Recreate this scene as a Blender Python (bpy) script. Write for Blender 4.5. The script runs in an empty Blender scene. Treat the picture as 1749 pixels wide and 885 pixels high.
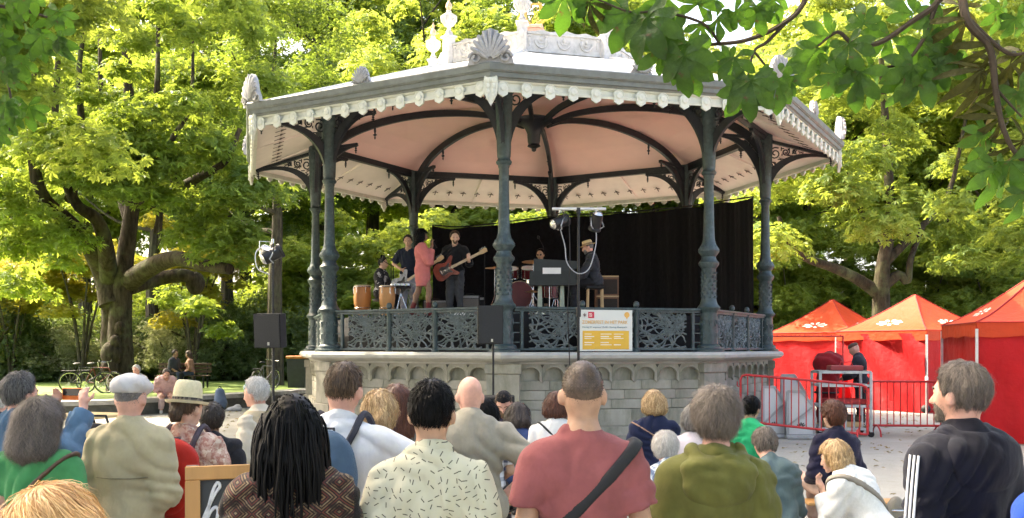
import bpy, bmesh, math, random
import numpy as np
from mathutils import Vector, Matrix, Euler

SC = bpy.context.scene
COL = SC.collection
R = math.radians
PI = math.pi

# ---------------------------------------------------------------- camera
FPX, CXP, HZ, CAMZ = 1650.0, 874.5, 593.0, 1.75
cam_d = bpy.data.cameras.new('camera')
cam = bpy.data.objects.new('camera', cam_d)
COL.objects.link(cam)
cam.location = (0, 0, CAMZ)
cam.rotation_euler = (R(90), 0, 0)
cam_d.sensor_width = 36.0
cam_d.lens = FPX / 1749.0 * 36.0
cam_d.shift_y = (HZ - 442.5) / 1749.0
cam_d.clip_end = 600
cam_d.clip_start = 0.05
SC.camera = cam

# ---------------------------------------------------------------- world, sun, exposure
SUN_AZ = R(153)      # direction the light comes from, measured from +X towards +Y
SUN_EL = R(47)
w = bpy.data.worlds.new('World'); SC.world = w; w.use_nodes = True
nt = w.node_tree
bg = nt.nodes['Background']
sky = nt.nodes.new('ShaderNodeTexSky'); sky.sky_type = 'NISHITA'; sky.sun_disc = False
sky.sun_elevation = SUN_EL
sky.sun_rotation = (PI / 2 - SUN_AZ) % (2 * PI)
sky.air_density = 0.8; sky.dust_density = 6.0; sky.ozone_density = 0.2
nt.links.new(sky.outputs[0], bg.inputs[0])
bg.inputs[1].default_value = 0.15
sd = bpy.data.lights.new('sun', 'SUN'); sd.energy = 2.55; sd.angle = R(0.6); sd.color = (1.0, 0.93, 0.80)
sun = bpy.data.objects.new('sun', sd); COL.objects.link(sun)
sv = Vector((math.cos(SUN_AZ) * math.cos(SUN_EL), math.sin(SUN_AZ) * math.cos(SUN_EL), math.sin(SUN_EL)))
sun.rotation_euler = sv.to_track_quat('Z', 'Y').to_euler()
SC.view_settings.view_transform = 'Standard'
SC.view_settings.look = 'None'
SC.view_settings.gamma = 1.0
SC.view_settings.use_curve_mapping = False
SC.view_settings.exposure = 2.85
SC.view_settings.use_white_balance = True
SC.view_settings.white_balance_temperature = 7200
SC.render.engine = 'CYCLES'
cy = SC.cycles
cy.use_denoising = True
cy.max_bounces = 6; cy.diffuse_bounces = 4; cy.glossy_bounces = 2; cy.transmission_bounces = 4
cy.use_adaptive_sampling = True; cy.adaptive_threshold = 0.03; cy.transparent_max_bounces = 4
cy.caustics_reflective = False; cy.caustics_refractive = False
cy.sample_clamp_indirect = 4.0

# ---------------------------------------------------------------- helpers
def P(px, py, d):
    return Vector(((px - CXP) / FPX * d, d, CAMZ + (HZ - py) / FPX * d))

def np_mesh(name, V, F, smooth=True, mats=None, colors=None, fmat=None):
    """V (n,3); F list of arrays with equal row length (quads and/or tris)"""
    V = np.asarray(V, np.float32)
    if isinstance(F, np.ndarray): F = [F]
    F = [np.asarray(f, np.int32) for f in F if len(f)]
    me = bpy.data.meshes.new(name)
    nl = sum(f.size for f in F); nf = sum(len(f) for f in F)
    me.vertices.add(len(V)); me.vertices.foreach_set('co', V.ravel())
    me.loops.add(nl); me.polygons.add(nf)
    me.loops.foreach_set('vertex_index', np.concatenate([f.ravel() for f in F]))
    tot = np.concatenate([np.full(len(f), f.shape[1], np.int32) for f in F])
    st = np.concatenate([[0], np.cumsum(tot)[:-1]]).astype(np.int32)
    me.polygons.foreach_set('loop_start', st)
    try: me.polygons.foreach_set('loop_total', tot)
    except Exception: pass
    me.polygons.foreach_set('use_smooth', np.full(nf, smooth, bool))
    if fmat is not None: me.polygons.foreach_set('material_index', np.asarray(fmat, np.int32))
    if colors is not None:
        a = me.color_attributes.new('tint', 'FLOAT_COLOR', 'POINT')
        a.data.foreach_set('color', np.asarray(colors, np.float32).ravel())
    me.update(calc_edges=True)
    for m in (mats or []): me.materials.append(m)
    return me

def link(name, me, parent=None, loc=(0, 0, 0), rot=(0, 0, 0), scale=(1, 1, 1)):
    o = bpy.data.objects.new(name, me); COL.objects.link(o)
    o.location = loc; o.rotation_euler = rot; o.scale = scale
    if parent: o.parent = parent
    return o

def tag(o, label=None, cat=None, group=None, kind=None):
    if label: o['label'] = label
    if cat: o['category'] = cat
    if group: o['group'] = group
    if kind: o['kind'] = kind
    return o

def thing(name, label, cat, loc=(0, 0, 0), rz=0, group=None):
    o = bpy.data.objects.new(name, None); COL.objects.link(o)
    o.empty_display_size = 0.2
    o.location = loc; o.rotation_euler = (0, 0, rz)
    return tag(o, label, cat, group)

def copy_tree(o, parent=None):
    c = o.copy(); COL.objects.link(c); c.parent = parent
    for ch in list(o.children): copy_tree(ch, c)
    return c

class MB:
    """collects simple solids into one mesh"""
    def __init__(s): s.V = []; s.Q = []; s.T = []; s.n = 0
    def add(s, V, Q=(), T=()):
        V = np.asarray(V, float).reshape(-1, 3)
        s.V.append(V)
        if len(Q): s.Q.append(np.asarray(Q, int) + s.n)
        if len(T): s.T.append(np.asarray(T, int) + s.n)
        s.n += len(V); return s
    def box(s, c, size, rot=None, taper=1.0, bev=0.0):
        hx, hy, hz = [v / 2 for v in size]
        if bev > 0:
            b = min(bev, hx * .9, hy * .9, hz * .9)
            V = []
            for z, q in ((-hz, b), (-hz + b, 0), (hz - b, 0), (hz, b)):
                a = hx - q; e = hy - q
                V += [(-a + b*0, -e, z), (a, -e, z), (a, e, z), (-a, e, z)]
            V = np.array(V)
            Q = [(3, 2, 1, 0), (12, 13, 14, 15)]
            for l in range(3):
                for k in range(4):
                    Q.append((l*4+k, l*4+(k+1) % 4, l*4+4+(k+1) % 4, l*4+4+k))
        else:
            V = np.array([(-hx, -hy, -hz), (hx, -hy, -hz), (hx, hy, -hz), (-hx, hy, -hz),
                          (-hx*taper, -hy*taper, hz), (hx*taper, -hy*taper, hz), (hx*taper, hy*taper, hz), (-hx*taper, hy*taper, hz)])
            Q = [(3, 2, 1, 0), (4, 5, 6, 7), (0, 1, 5, 4), (1, 2, 6, 5), (2, 3, 7, 6), (3, 0, 4, 7)]
        if rot is not None: V = V @ np.array(rot if not isinstance(rot, (int, float)) else Matrix.Rotation(rot, 3, 'Z')).T
        return s.add(V + np.array(c), Q)
    def lathe(s, prof, n=12, c=(0, 0, 0), rot=None, phase=0.0, cap=True):
        prof = np.array(prof, float)
        a = np.arange(n) * 2 * PI / n + phase
        V = np.stack([prof[:, None, 0] * np.cos(a), prof[:, None, 0] * np.sin(a), np.repeat(prof[:, 1:2], n, 1)], -1).reshape(-1, 3)
        Q = [(i*n+k, i*n+(k+1) % n, (i+1)*n+(k+1) % n, (i+1)*n+k) for i in range(len(prof)-1) for k in range(n)]
        T = []
        if cap:
            V = np.vstack([V, [0, 0, prof[0, 1]], [0, 0, prof[-1, 1]]]); m = len(V)
            T = [(k, m-2, (k+1) % n) for k in range(n)][:0] + [((k+1) % n, k, m-2) for k in range(n)]
            b = (len(prof)-1)*n
            T += [(b+k, b+(k+1) % n, m-1) for k in range(n)]
        if rot is not None: V = V @ np.array(rot).T
        return s.add(V + np.array(c), Q, T)
    def tube(s, pts, r, n=6, closed=False):
        pts = np.array([tuple(p) for p in pts], float); m = len(pts)
        rr = np.full(m, r) if np.isscalar(r) else np.asarray(r, float)
        t = np.gradient(pts, axis=0)
        if closed: t = np.roll(pts, -1, 0) - np.roll(pts, 1, 0)
        t /= np.linalg.norm(t, axis=1)[:, None] + 1e-9
        up = np.array([0, 0, 1.0]) if abs(t[0, 2]) < .9 else np.array([1.0, 0, 0])
        u = np.cross(t[0], up); u /= np.linalg.norm(u)
        V = []
        a = np.arange(n) * 2 * PI / n
        for i in range(m):
            u = u - t[i] * np.dot(u, t[i]); u /= np.linalg.norm(u) + 1e-9
            v = np.cross(t[i], u)
            V.append(pts[i] + rr[i] * (np.cos(a)[:, None] * u + np.sin(a)[:, None] * v))
        V = np.vstack(V)
        Q = [(i*n+k, i*n+(k+1) % n, ((i+1) % m)*n+(k+1) % n, ((i+1) % m)*n+k) for i in range(m if closed else m-1) for k in range(n)]
        T = []
        if not closed:
            V = np.vstack([V, pts[0], pts[-1]]); q = len(V)
            T = [((k+1) % n, k, q-2) for k in range(n)] + [((m-1)*n+k, (m-1)*n+(k+1) % n, q-1) for k in range(n)]
        return s.add(V, Q, T)
    def bar(s, a, b, w, h=None, up=(0, 0, 1)):
        a, b = Vector(a), Vector(b); h = h or w
        d = (b - a); L = d.length; d.normalize()
        u = Vector(up)
        if abs(d.dot(u)) > .97: u = Vector((1, 0, 0))
        x = d.cross(u).normalized(); z = x.cross(d)
        M = np.array(Matrix((x, d, z)).transposed())
        return s.box((a + b) / 2, (w, L, h), rot=M)
    def prism(s, poly, y0, y1, M=None):
        """polygon in (x,z), extruded along y; M optional 4x4"""
        n = len(poly); p = np.array(poly, float)
        V = np.vstack([np.stack([p[:, 0], np.full(n, y0), p[:, 1]], 1), np.stack([p[:, 0], np.full(n, y1), p[:, 1]], 1)])
        bm_t = __import__('mathutils').geometry.tessellate_polygon([[Vector((q[0], q[1], 0)) for q in poly]])
        T = []
        for t in bm_t:
            T.append((t[0], t[1], t[2])); T.append((t[2]+n, t[1]+n, t[0]+n))
        Q = [(k, (k+1) % n, (k+1) % n + n, k + n) for k in range(n)]
        if M is not None:
            M = np.array(M); V = V @ M[:3, :3].T + M[:3, 3]
        return s.add(V, Q, T)
    def ell(s, c, r, n=10, m=7, rot=None):
        prof = [(math.sin(PI*i/m), -math.cos(PI*i/m)) for i in range(m+1)]
        prof[0] = (1e-3, -1); prof[-1] = (1e-3, 1)
        prof = np.array(prof); a = np.arange(n) * 2 * PI / n
        V = np.stack([prof[:, None, 0] * np.cos(a), prof[:, None, 0] * np.sin(a), np.repeat(prof[:, 1:2], n, 1)], -1).reshape(-1, 3) * np.array(r)
        Q = [(i*n+k, i*n+(k+1) % n, (i+1)*n+(k+1) % n, (i+1)*n+k) for i in range(m) for k in range(n)]
        if rot is not None: V = V @ np.array(rot).T
        return s.add(V + np.array(c), Q)
    def mesh(s, name, mat=None, smooth=False, fixn=True):
        V = np.vstack(s.V)
        F = []
        if s.Q: F.append(np.vstack(s.Q))
        if s.T: F.append(np.vstack(s.T))
        me = np_mesh(name, V, F, smooth, [mat] if mat else None)
        if fixn:
            bm = bmesh.new(); bm.from_mesh(me); bmesh.ops.recalc_face_normals(bm, faces=bm.faces); bm.to_mesh(me); bm.free()
        if smooth == 'auto' or smooth:
            try: me.set_sharp_from_angle(angle=R(42))
            except Exception: pass
        return me
    def build(s, name, mat, parent=None, smooth=False, loc=(0, 0, 0), rot=(0, 0, 0), label=None):
        o = link(name, s.mesh(name, mat, smooth), parent, loc, rot)
        if label: o['label'] = label
        return o

def bez(p0, p1, p2, n=8):
    p0, p1, p2 = Vector(p0), Vector(p1), Vector(p2)
    return [(1-t)**2*p0 + 2*t*(1-t)*p1 + t*t*p2 for t in [i/(n-1) for i in range(n)]]

def catmull(pts, k=6):
    pts = [Vector(p) for p in pts]
    q = [pts[0]*2-pts[1]] + pts + [pts[-1]*2-pts[-2]]
    out = []
    for i in range(1, len(q)-2):
        for j in range(k):
            t = j/k
            a, b, c, d = q[i-1], q[i], q[i+1], q[i+2]
            out.append(.5*((2*b)+(c-a)*t+(2*a-5*b+4*c-d)*t*t+(3*b-a-3*c+d)*t**3))
    out.append(pts[-1]); return out

# ---------------------------------------------------------------- materials
_M = {}
def ramp(nt, fac, stops):
    r = nt.nodes.new('ShaderNodeValToRGB')
    el = r.color_ramp.elements
    while len(el) < len(stops): el.new(.5)
    for e, (p, c) in zip(el, stops):
        e.position = p; e.color = (*c, 1) if len(c) == 3 else c
    if fac is not None: nt.links.new(fac, r.inputs[0])
    return r.outputs[0]

def mathn(nt, op, a, b=None, c=None, clamp=False):
    n = nt.nodes.new('ShaderNodeMath'); n.operation = op; n.use_clamp = clamp
    for i, v in enumerate((a, b, c)):
        if v is None: continue
        if isinstance(v, (int, float)): n.inputs[i].default_value = v
        else: nt.links.new(v, n.inputs[i])
    return n.outputs[0]

def mixc(nt, fac, a, b):
    n = nt.nodes.new('ShaderNodeMix'); n.data_type = 'RGBA'
    for i, v in ((0, fac), (6, a), (7, b)):
        if isinstance(v, (int, float)): n.inputs[i].default_value = v
        elif isinstance(v, tuple): n.inputs[i].default_value = (*v, 1)
        else: nt.links.new(v, n.inputs[i])
    return n.outputs[2]

def noise(nt, vec, scale, detail=4, rough=.6):
    n = nt.nodes.new('ShaderNodeTexNoise'); n.inputs['Scale'].default_value = scale
    n.inputs['Detail'].default_value = detail; n.inputs['Roughness'].default_value = rough
    if vec is not None: nt.links.new(vec, n.inputs['Vector'])
    return n

def coords(nt, kind='Object', scale=None):
    t = nt.nodes.new('ShaderNodeTexCoord'); v = t.outputs[kind]
    if scale:
        m = nt.nodes.new('ShaderNodeMapping'); m.inputs['Scale'].default_value = scale
        nt.links.new(v, m.inputs[0]); v = m.outputs[0]
    return v

def newmat(name):
    m = bpy.data.materials.new(name); m.use_nodes = True
    return m, m.node_tree, m.node_tree.nodes['Principled BSDF']

def M(name, c=(.5, .5, .5), rough=.6, var=.18, scale=6, bump=.15, bscale=40, metal=0, c2=None, c2amt=(.5, .7), spec=.4, stretch=None, bdist=.01, rnd=0.0, emit=None, sheen=0):
    if name in _M: return _M[name]
    m, nt, b = newmat(name)
    v = coords(nt, 'Object', stretch)
    n1 = noise(nt, v, scale, 5)
    dark = tuple(x*(1-var) for x in c); lite = tuple(min(1, x*(1+var)) for x in c)
    col = ramp(nt, n1.outputs[0], [(.3, dark), (.7, lite)])
    if c2:
        n2 = noise(nt, v, scale*.37, 6, .7)
        col = mixc(nt, ramp(nt, n2.outputs[0], [(c2amt[0], (0, 0, 0)), (c2amt[1], (1, 1, 1))]), col, c2)
    if rnd:
        oi = nt.nodes.new('ShaderNodeObjectInfo')
        f = mathn(nt, 'MULTIPLY_ADD', oi.outputs['Random'], 2*rnd, 1-rnd)
        hs = nt.nodes.new('ShaderNodeHueSaturation'); nt.links.new(col, hs.inputs['Color']); nt.links.new(f, hs.inputs['Value']); col = hs.outputs[0]
    nt.links.new(col, b.inputs['Base Color'])
    b.inputs['Roughness'].default_value = rough; b.inputs['Metallic'].default_value = metal
    b.inputs['Specular IOR Level'].default_value = spec
    if sheen:
        b.inputs['Sheen Weight'].default_value = sheen
    if bump:
        bn = nt.nodes.new('ShaderNodeBump'); bn.inputs['Strength'].default_value = bump; bn.inputs['Distance'].default_value = bdist
        n3 = noise(nt, v, bscale, 5)
        nt.links.new(n3.outputs[0], bn.inputs['Height']); nt.links.new(bn.outputs[0], b.inputs['Normal'])
    if emit:
        b.inputs['Emission Color'].default_value = (*emit[0], 1); b.inputs['Emission Strength'].default_value = emit[1]
    _M[name] = m; return m

def leafmat(name, c_dark, c_light, c_trans, tr=.45, gloss=.25, spots=None):
    """two-sided leaf: reflects c_dark..c_light, lets c_trans through; colour by the per-leaf tint"""
    if name in _M: return _M[name]
    m, nt, b = newmat(name)
    at = nt.nodes.new('ShaderNodeAttribute'); at.attribute_name = 'tint'
    sp = nt.nodes.new('ShaderNodeSeparateColor'); nt.links.new(at.outputs['Color'], sp.inputs[0])
    oi = nt.nodes.new('ShaderNodeObjectInfo')
    f = mathn(nt, 'ADD', sp.outputs[0], mathn(nt, 'MULTIPLY_ADD', oi.outputs['Random'], .3, -.15), clamp=True)
    col = ramp(nt, f, [(0.0, c_dark), (1.0, c_light)])
    tc = ramp(nt, f, [(0.0, tuple(x*.75 for x in c_trans)), (1.0, c_trans)])
    if spots:
        n1 = noise(nt, coords(nt), 3.2, 5, .7); n2 = noise(nt, coords(nt), 9, 3)
        f1 = ramp(nt, n1.outputs[0], [(.60, (0, 0, 0)), (.68, (1, 1, 1))]); f2 = ramp(nt, n2.outputs[0], [(.35, (.72, .72, .72)), (.65, (1.25, 1.25, 1.25))])
        mu = nt.nodes.new('ShaderNodeMix'); mu.data_type = 'RGBA'; mu.blend_type = 'MULTIPLY'; mu.inputs[0].default_value = 1.0; nt.links.new(col, mu.inputs[6]); nt.links.new(f2, mu.inputs[7])
        col = mixc(nt, f1, mu.outputs[2], spots); tc = mixc(nt, f1, tc, tuple(x*1.6 for x in spots))
        bn = nt.nodes.new('ShaderNodeBump'); bn.inputs['Strength'].default_value = .5; bn.inputs['Distance'].default_value = .02; nt.links.new(n2.outputs[0], bn.inputs['Height']); nt.links.new(bn.outputs[0], b.inputs['Normal'])
    b.inputs['Roughness'].default_value = .5; b.inputs['Specular IOR Level'].default_value = gloss
    nt.links.new(col, b.inputs['Base Color'])
    t = nt.nodes.new('ShaderNodeBsdfTranslucent'); nt.links.new(tc, t.inputs[0])
    mx = nt.nodes.new('ShaderNodeMixShader'); mx.inputs[0].default_value = tr
    nt.links.new(b.outputs[0], mx.inputs[1]); nt.links.new(t.outputs[0], mx.inputs[2])
    nt.links.new(mx.outputs[0], nt.nodes['Material Output'].inputs[0])
    _M[name] = m; return m

def barkmat(name, c1, c2):
    if name in _M: return _M[name]
    m, nt, b = newmat(name)
    v = coords(nt, 'Object', (1, 1, .25))
    n1 = noise(nt, v, 9, 7, .65); n2 = noise(nt, coords(nt), 1.3, 4)
    col = ramp(nt, n1.outputs[0], [(.35, c1), (.68, c2)])
    col = mixc(nt, ramp(nt, n2.outputs[0], [(.5, (0, 0, 0)), (.72, (1, 1, 1))]), col, (.10, .11, .055))
    nt.links.new(col, b.inputs['Base Color']); b.inputs['Roughness'].default_value = .9; b.inputs['Specular IOR Level'].default_value = .15
    bn = nt.nodes.new('ShaderNodeBump'); bn.inputs['Strength'].default_value = .9; bn.inputs['Distance'].default_value = .05
    nt.links.new(n1.outputs[0], bn.inputs['Height']); nt.links.new(bn.outputs[0], b.inputs['Normal'])
    _M[name] = m; return m
# ================================================================ ground, lawn, wall
rng = np.random.default_rng(7)

def ground_mat():
    m, nt, b = newmat('gravel_ground')
    v = coords(nt)
    n1 = noise(nt, v, .35, 6, .65); n2 = noise(nt, v, 60, 3); n3 = noise(nt, v, 4, 6)
    c = ramp(nt, n1.outputs[0], [(.32, (.20, .195, .165)), (.5, (.265, .26, .225)), (.68, (.33, .325, .29))])
    c = mixc(nt, ramp(nt, n3.outputs[0], [(.52, (0, 0, 0)), (.75, (.6, .6, .6))]), c, (.17, .175, .12))
    c = mixc(nt, ramp(nt, n2.outputs[0], [(.4, (0, 0, 0)), (.65, (.55, .55, .55))]), c, (.38, .375, .345))
    nt.links.new(c, b.inputs['Base Color']); b.inputs['Roughness'].default_value = .9
    bn = nt.nodes.new('ShaderNodeBump'); bn.inputs['Strength'].default_value = .5; bn.inputs['Distance'].default_value = .012
    nt.links.new(n2.outputs[0], bn.inputs['Height']); nt.links.new(bn.outputs[0], b.inputs['Normal'])
    return m
mb = MB()
mb.add([(-160, -60, 0), (160, -60, 0), (160, 260, 0), (-160, 260, 0)], [(0, 1, 2, 3)])
g = mb.build('ground', ground_mat()); tag(g, 'pale grey gravel ground of the park square', 'ground', kind='structure')

def lawn_mat():
    m, nt, b = newmat('lawn_grass')
    v = coords(nt); n1 = noise(nt, v, .5, 5); n2 = noise(nt, v, 25, 4)
    c = ramp(nt, n1.outputs[0], [(.35, (.10, .17, .022)), (.65, (.17, .24, .035))])
    c = mixc(nt, ramp(nt, n2.outputs[0], [(.45, (0, 0, 0)), (.65, (.5, .5, .5))]), c, (.07, .12, .02))
    nt.links.new(c, b.inputs['Base Color']); b.inputs['Roughness'].default_value = .85
    return m
LAWN_Z = .36
# low stone wall, a bent line round the square
WALL = [(-16.5, 21.5), (-12.6, 23.0), (-10.2, 24.6), (-7.6, 28.6), (-6.4, 31.5)]
def extrude_line(line, prof, off0=0):
    """profile (offset, z) swept along a 2d polyline, offset to the left of travel"""
    L = [Vector((*p, 0)) for p in line]; V = []
    for i, p in enumerate(L):
        d1 = (L[i]-L[i-1]).normalized() if i else (L[1]-L[0]).normalized()
        d2 = (L[i+1]-L[i]).normalized() if i < len(L)-1 else d1
        n = Vector((-(d1+d2).y, (d1+d2).x, 0)).normalized()
        k = 1/max(.3, n.dot(Vector((-d1.y, d1.x, 0))))
        for o, z in prof: V.append(p + n*o*k + Vector((0, 0, z)))
    m = len(prof); Q = []
    for i in range(len(L)-1):
        for k in range(m): Q.append((i*m+k, i*m+(k+1) % m, (i+1)*m+(k+1) % m, (i+1)*m+k))
    Q0 = [tuple(range(m))[:4]] if m == 4 else []
    mb = MB(); mb.add([tuple(v) for v in V], Q + Q0 + ([tuple(range((len(L)-1)*m, len(L)*m))] if m == 4 else []))
    return mb
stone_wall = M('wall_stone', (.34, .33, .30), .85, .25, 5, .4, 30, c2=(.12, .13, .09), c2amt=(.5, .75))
t = thing('stone_wall', 'low grey stone wall with seat slab along the lawn', 'wall', (-10, 25, 0))
W2 = [(x+10, y-25) for x, y in WALL]
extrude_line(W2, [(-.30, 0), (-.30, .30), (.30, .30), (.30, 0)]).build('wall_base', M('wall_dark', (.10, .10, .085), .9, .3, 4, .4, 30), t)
segs = []
for i in range(len(W2)-1):
    a, b_ = Vector((*W2[i], 0)), Vector((*W2[i+1], 0)); n = max(1, round((b_-a).length/1.6))
    for k in range(n): segs.append((a.lerp(b_, k/n), a.lerp(b_, (k+1)/n)))
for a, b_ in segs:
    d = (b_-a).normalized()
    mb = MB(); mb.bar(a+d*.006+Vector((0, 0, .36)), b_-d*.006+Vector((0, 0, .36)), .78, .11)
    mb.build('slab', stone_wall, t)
lw = [(-60, 15)] + WALL + [(-5.6, 36), (-2, 40), (20, 46), (70, 50)]
V = [(x-.0, y+.28, LAWN_Z-.07) for x, y in lw] + [(150, 51, .3), (150, 240, .3), (-150, 240, .3), (-150, 15, .3)]
bm = bmesh.new(); bm.faces.new([bm.verts.new(v) for v in V]); bmesh.ops.triangulate(bm, faces=bm.faces[:])
me = bpy.data.meshes.new('lawn'); bm.to_mesh(me); bm.free(); me.materials.append(lawn_mat())
tag(link('lawn', me), 'sunlit green lawn behind the low wall', 'lawn', kind='structure')

# ================================================================ trees
BARK = barkmat('bark_brown', (.02, .016, .011), (.075, .06, .04))
BARK2 = barkmat('bark_grey', (.035, .03, .023), (.11, .095, .07))
LF_A = leafmat('leaf_chestnut', (.055, .115, .03), (.14, .22, .055), (.40, .50, .06), .5)
LF_B = leafmat('leaf_yellowgreen', (.08, .15, .035), (.22, .30, .07), (.50, .58, .08), .5)
LF_C = leafmat('leaf_darkgreen', (.035, .075, .028), (.11, .18, .055), (.32, .44, .05), .42)
LF_D = leafmat('leaf_pale', (.14, .17, .08), (.42, .42, .24), (.34, .38, .14), .35)
LF_E = leafmat('leaf_yellow', (.13, .16, .02), (.30, .29, .045), (.62, .54, .05), .5)

def rot_from_normals(Nn, spin):
    """orthonormal frames (n,3,3) with columns u,v,n"""
    ref = np.where(np.abs(Nn[:, 2:3]) < .9, np.array([[0, 0, 1.0]]), np.array([[1.0, 0, 0]]))
    u = np.cross(ref, Nn); u /= np.linalg.norm(u, axis=1)[:, None]
    v = np.cross(Nn, u)
    c, s = np.cos(spin)[:, None], np.sin(spin)[:, None]
    return np.stack([u*c+v*s, -u*s+v*c, Nn], 2)

def leaf_template(kind):
    """one small compound leaf in the xy plane pointing +x: verts, quads"""
    V, Q = [], []
    if kind == 'palm':      # five drooping leaflets
        for a, L in ((-1.5, .75), (-.75, .95), (0, 1.05), (.75, .95), (1.5, .75)):
            d = np.array([math.cos(a), math.sin(a)]); p = np.array([-d[1], d[0]]); k = len(V)
            V += [(0, 0, 0), (*(d*.62*L + p*.19*L), -.06), (*(d*L), -.28*L), (*(d*.62*L - p*.19*L), -.06)]
            Q.append((k, k+1, k+2, k+3))
    else:                   # three pointed leaves on a twig
        for a, L, x in ((-.9, .7, -.2), (0.1, .8, .1), (.95, .7, -.1)):
            d = np.array([math.cos(a), math.sin(a)]); p = np.array([-d[1], d[0]]); k = len(V)
            V += [(x, 0, 0), (*(d*.5*L + p*.26*L + [x, 0]), .05), (*(d*L + [x, 0]), -.12), (*(d*.5*L - p*.26*L + [x, 0]), .05)]
            Q.append((k, k+1, k+2, k+3))
    return np.array(V, float), np.array(Q)

def leaves_mesh(name, pos, nrm, size, tint, mat, kind='palm', rg=rng):
    tv, tq = leaf_template(kind); n = len(pos)
    Rm = rot_from_normals(nrm, rg.uniform(0, 2*PI, n))
    V = np.einsum('nij,kj->nki', Rm, tv) * size[:, None, None] + pos[:, None]
    Q = (tq[None] + (np.arange(n)*len(tv))[:, None, None]).reshape(-1, 4)
    col = np.repeat(np.stack([tint, tint, tint, np.ones(n)], 1), len(tv), 0)
    return np_mesh(name, V.reshape(-1, 3), Q, False, [mat], col)

def clump_points(centres, radii, per, rg, flat=.5, droop=.5, tilt=.45):
    """leaves spread through flattened clumps; returns pos, normals, tint"""
    P_, N_, T_ = [], [], []
    for c, r in zip(centres, radii):
        n = max(6, int(per * (r**2)))
        d = rg.normal(size=(n, 3)); d /= np.linalg.norm(d, axis=1)[:, None]
        rad = rg.uniform(0, 1, n)**.45
        p = d * rad[:, None] * np.array([r, r, r*flat])
        p[:, 2] -= droop * (p[:, 0]**2 + p[:, 1]**2) / max(r, .2) * .6
        nn = np.array([0, 0, 1.0]) + rg.normal(size=(n, 3))*tilt + np.stack([p[:, 0], p[:, 1], 0*p[:, 0]], 1)/r*.6
        nn /= np.linalg.norm(nn, axis=1)[:, None]
        P_.append(p + c); N_.append(nn)
        T_.append(np.clip(rg.normal(.5, .2, n) + rg.normal(0, .16), 0, 1))
    return np.vstack(P_), np.vstack(N_), np.concatenate(T_)

def crown_centres(n, rad, rg, inner=.55, zmin=-1.0):
    """clump centres in an uneven ellipsoid; rad=(rx,ry,rz)"""
    out = []
    ph = rg.uniform(0, 6.28, 6)
    while len(out) < n:
        d = rg.normal(size=3); d /= np.linalg.norm(d)
        if d[2] < zmin: continue
        az = math.atan2(d[1], d[0])
        lump = 1 + .16*math.sin(2*az+ph[0]+2*d[2]) + .13*math.sin(3*az+ph[1]-3*d[2]) + .1*math.sin(5*az+ph[2]+4*d[2])
        out.append(d * rg.uniform(inner, 1.0) * lump * np.array(rad))
    return np.array(out)

def limb_mesh(name, limbs, mat, n=8):
    mb = MB()
    for pts, r0, r1 in limbs:
        pts = catmull(pts, 4); k = len(pts)
        mb.tube(pts, [r0 + (r1-r0)*(i/(k-1))**.8 for i in range(k)], n)
    return mb.mesh(name, mat, True, fixn=False)

def wood_limbs(h, r, cz, crad, rg, nl=9, lean=.3):
    """trunk with rising limbs for a forest tree"""
    L = []
    top = cz + crad[2]*.7
    tr = [(0, 0, -.2)] + [(rg.normal(0, lean*z/top*.6), rg.normal(0, lean*z/top*.6), z) for z in np.linspace(h*.25, top, 5)]
    L.append((tr, r, r*.15))
    for i in range(nl):
        z0 = rg.uniform(cz-crad[2]*.95, cz+crad[2]*.4); k = min(4, int(4*z0/top)); 
        f = z0/top; base = Vector(tr[min(5, max(1, round(f*5)))]); base.z = z0
        a = rg.uniform(0, 6.28); l = crad[0]*rg.uniform(.5, .9)
        e = base + Vector((math.cos(a)*l, math.sin(a)*l, l*rg.uniform(.3, 1.0)))
        m_ = base.lerp(e, .5) + Vector((0, 0, -.12*l))
        L.append(([base, m_, e], r*.34, r*.05))
    return L

# --- shared crowns and trunks for the wood
CROWNS = []
def make_crown(seed, rad, ncl, per, size, mat, kind, flat=.5):
    rg = np.random.default_rng(seed)
    c = crown_centres(ncl, rad, rg, .35)
    p, n, t_ = clump_points(c, rg.uniform(.7, 1.5, ncl)*rad[0]*.24, per, rg, flat)
    return leaves_mesh('crown', p, n, rg.uniform(.75, 1.25, len(p))*size, t_, mat, kind, rg)
CR1 = make_crown(11, (5.2, 5.2, 6.6), 54, 125, .26, LF_A, 'palm')
CR2 = make_crown(12, (4.8, 4.8, 6.0), 50, 125, .27, LF_B, 'palm')
CR3 = make_crown(13, (5.0, 5.0, 7.2), 56, 120, .25, LF_C, 'tri')
CR4 = make_crown(14, (5.6, 5.6, 5.0), 50, 125, .26, LF_B, 'palm')
CR5 = make_crown(15, (4.4, 4.4, 4.2), 45, 110, .26, LF_E, 'palm')
TRUNKS = [limb_mesh('trunk', wood_limbs(18, .42, 11.5, (5, 5, 6.5), np.random.default_rng(s), 10), (BARK, BARK2)[s % 2]) for s in (1, 2, 3)]

def wood_tree(x, y, s, cr, tr, label, cat='tree', zc=11.5, rz=None, group='trees of the park wood', z0=.3, csz=1.0, second=None):
    t = thing('tree', label, cat, (x, y, z0), rng.uniform(0, 6.28) if rz is None else rz, group)
    link('trunk', TRUNKS[tr], t, scale=(s, s, s))
    link('crown', cr, t, (0, 0, zc*s), scale=(s*csz, s*csz, s))
    if second: link('lower_crown', second[0], t, second[1], (0, 0, 1.3), second[2])
    return t
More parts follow.
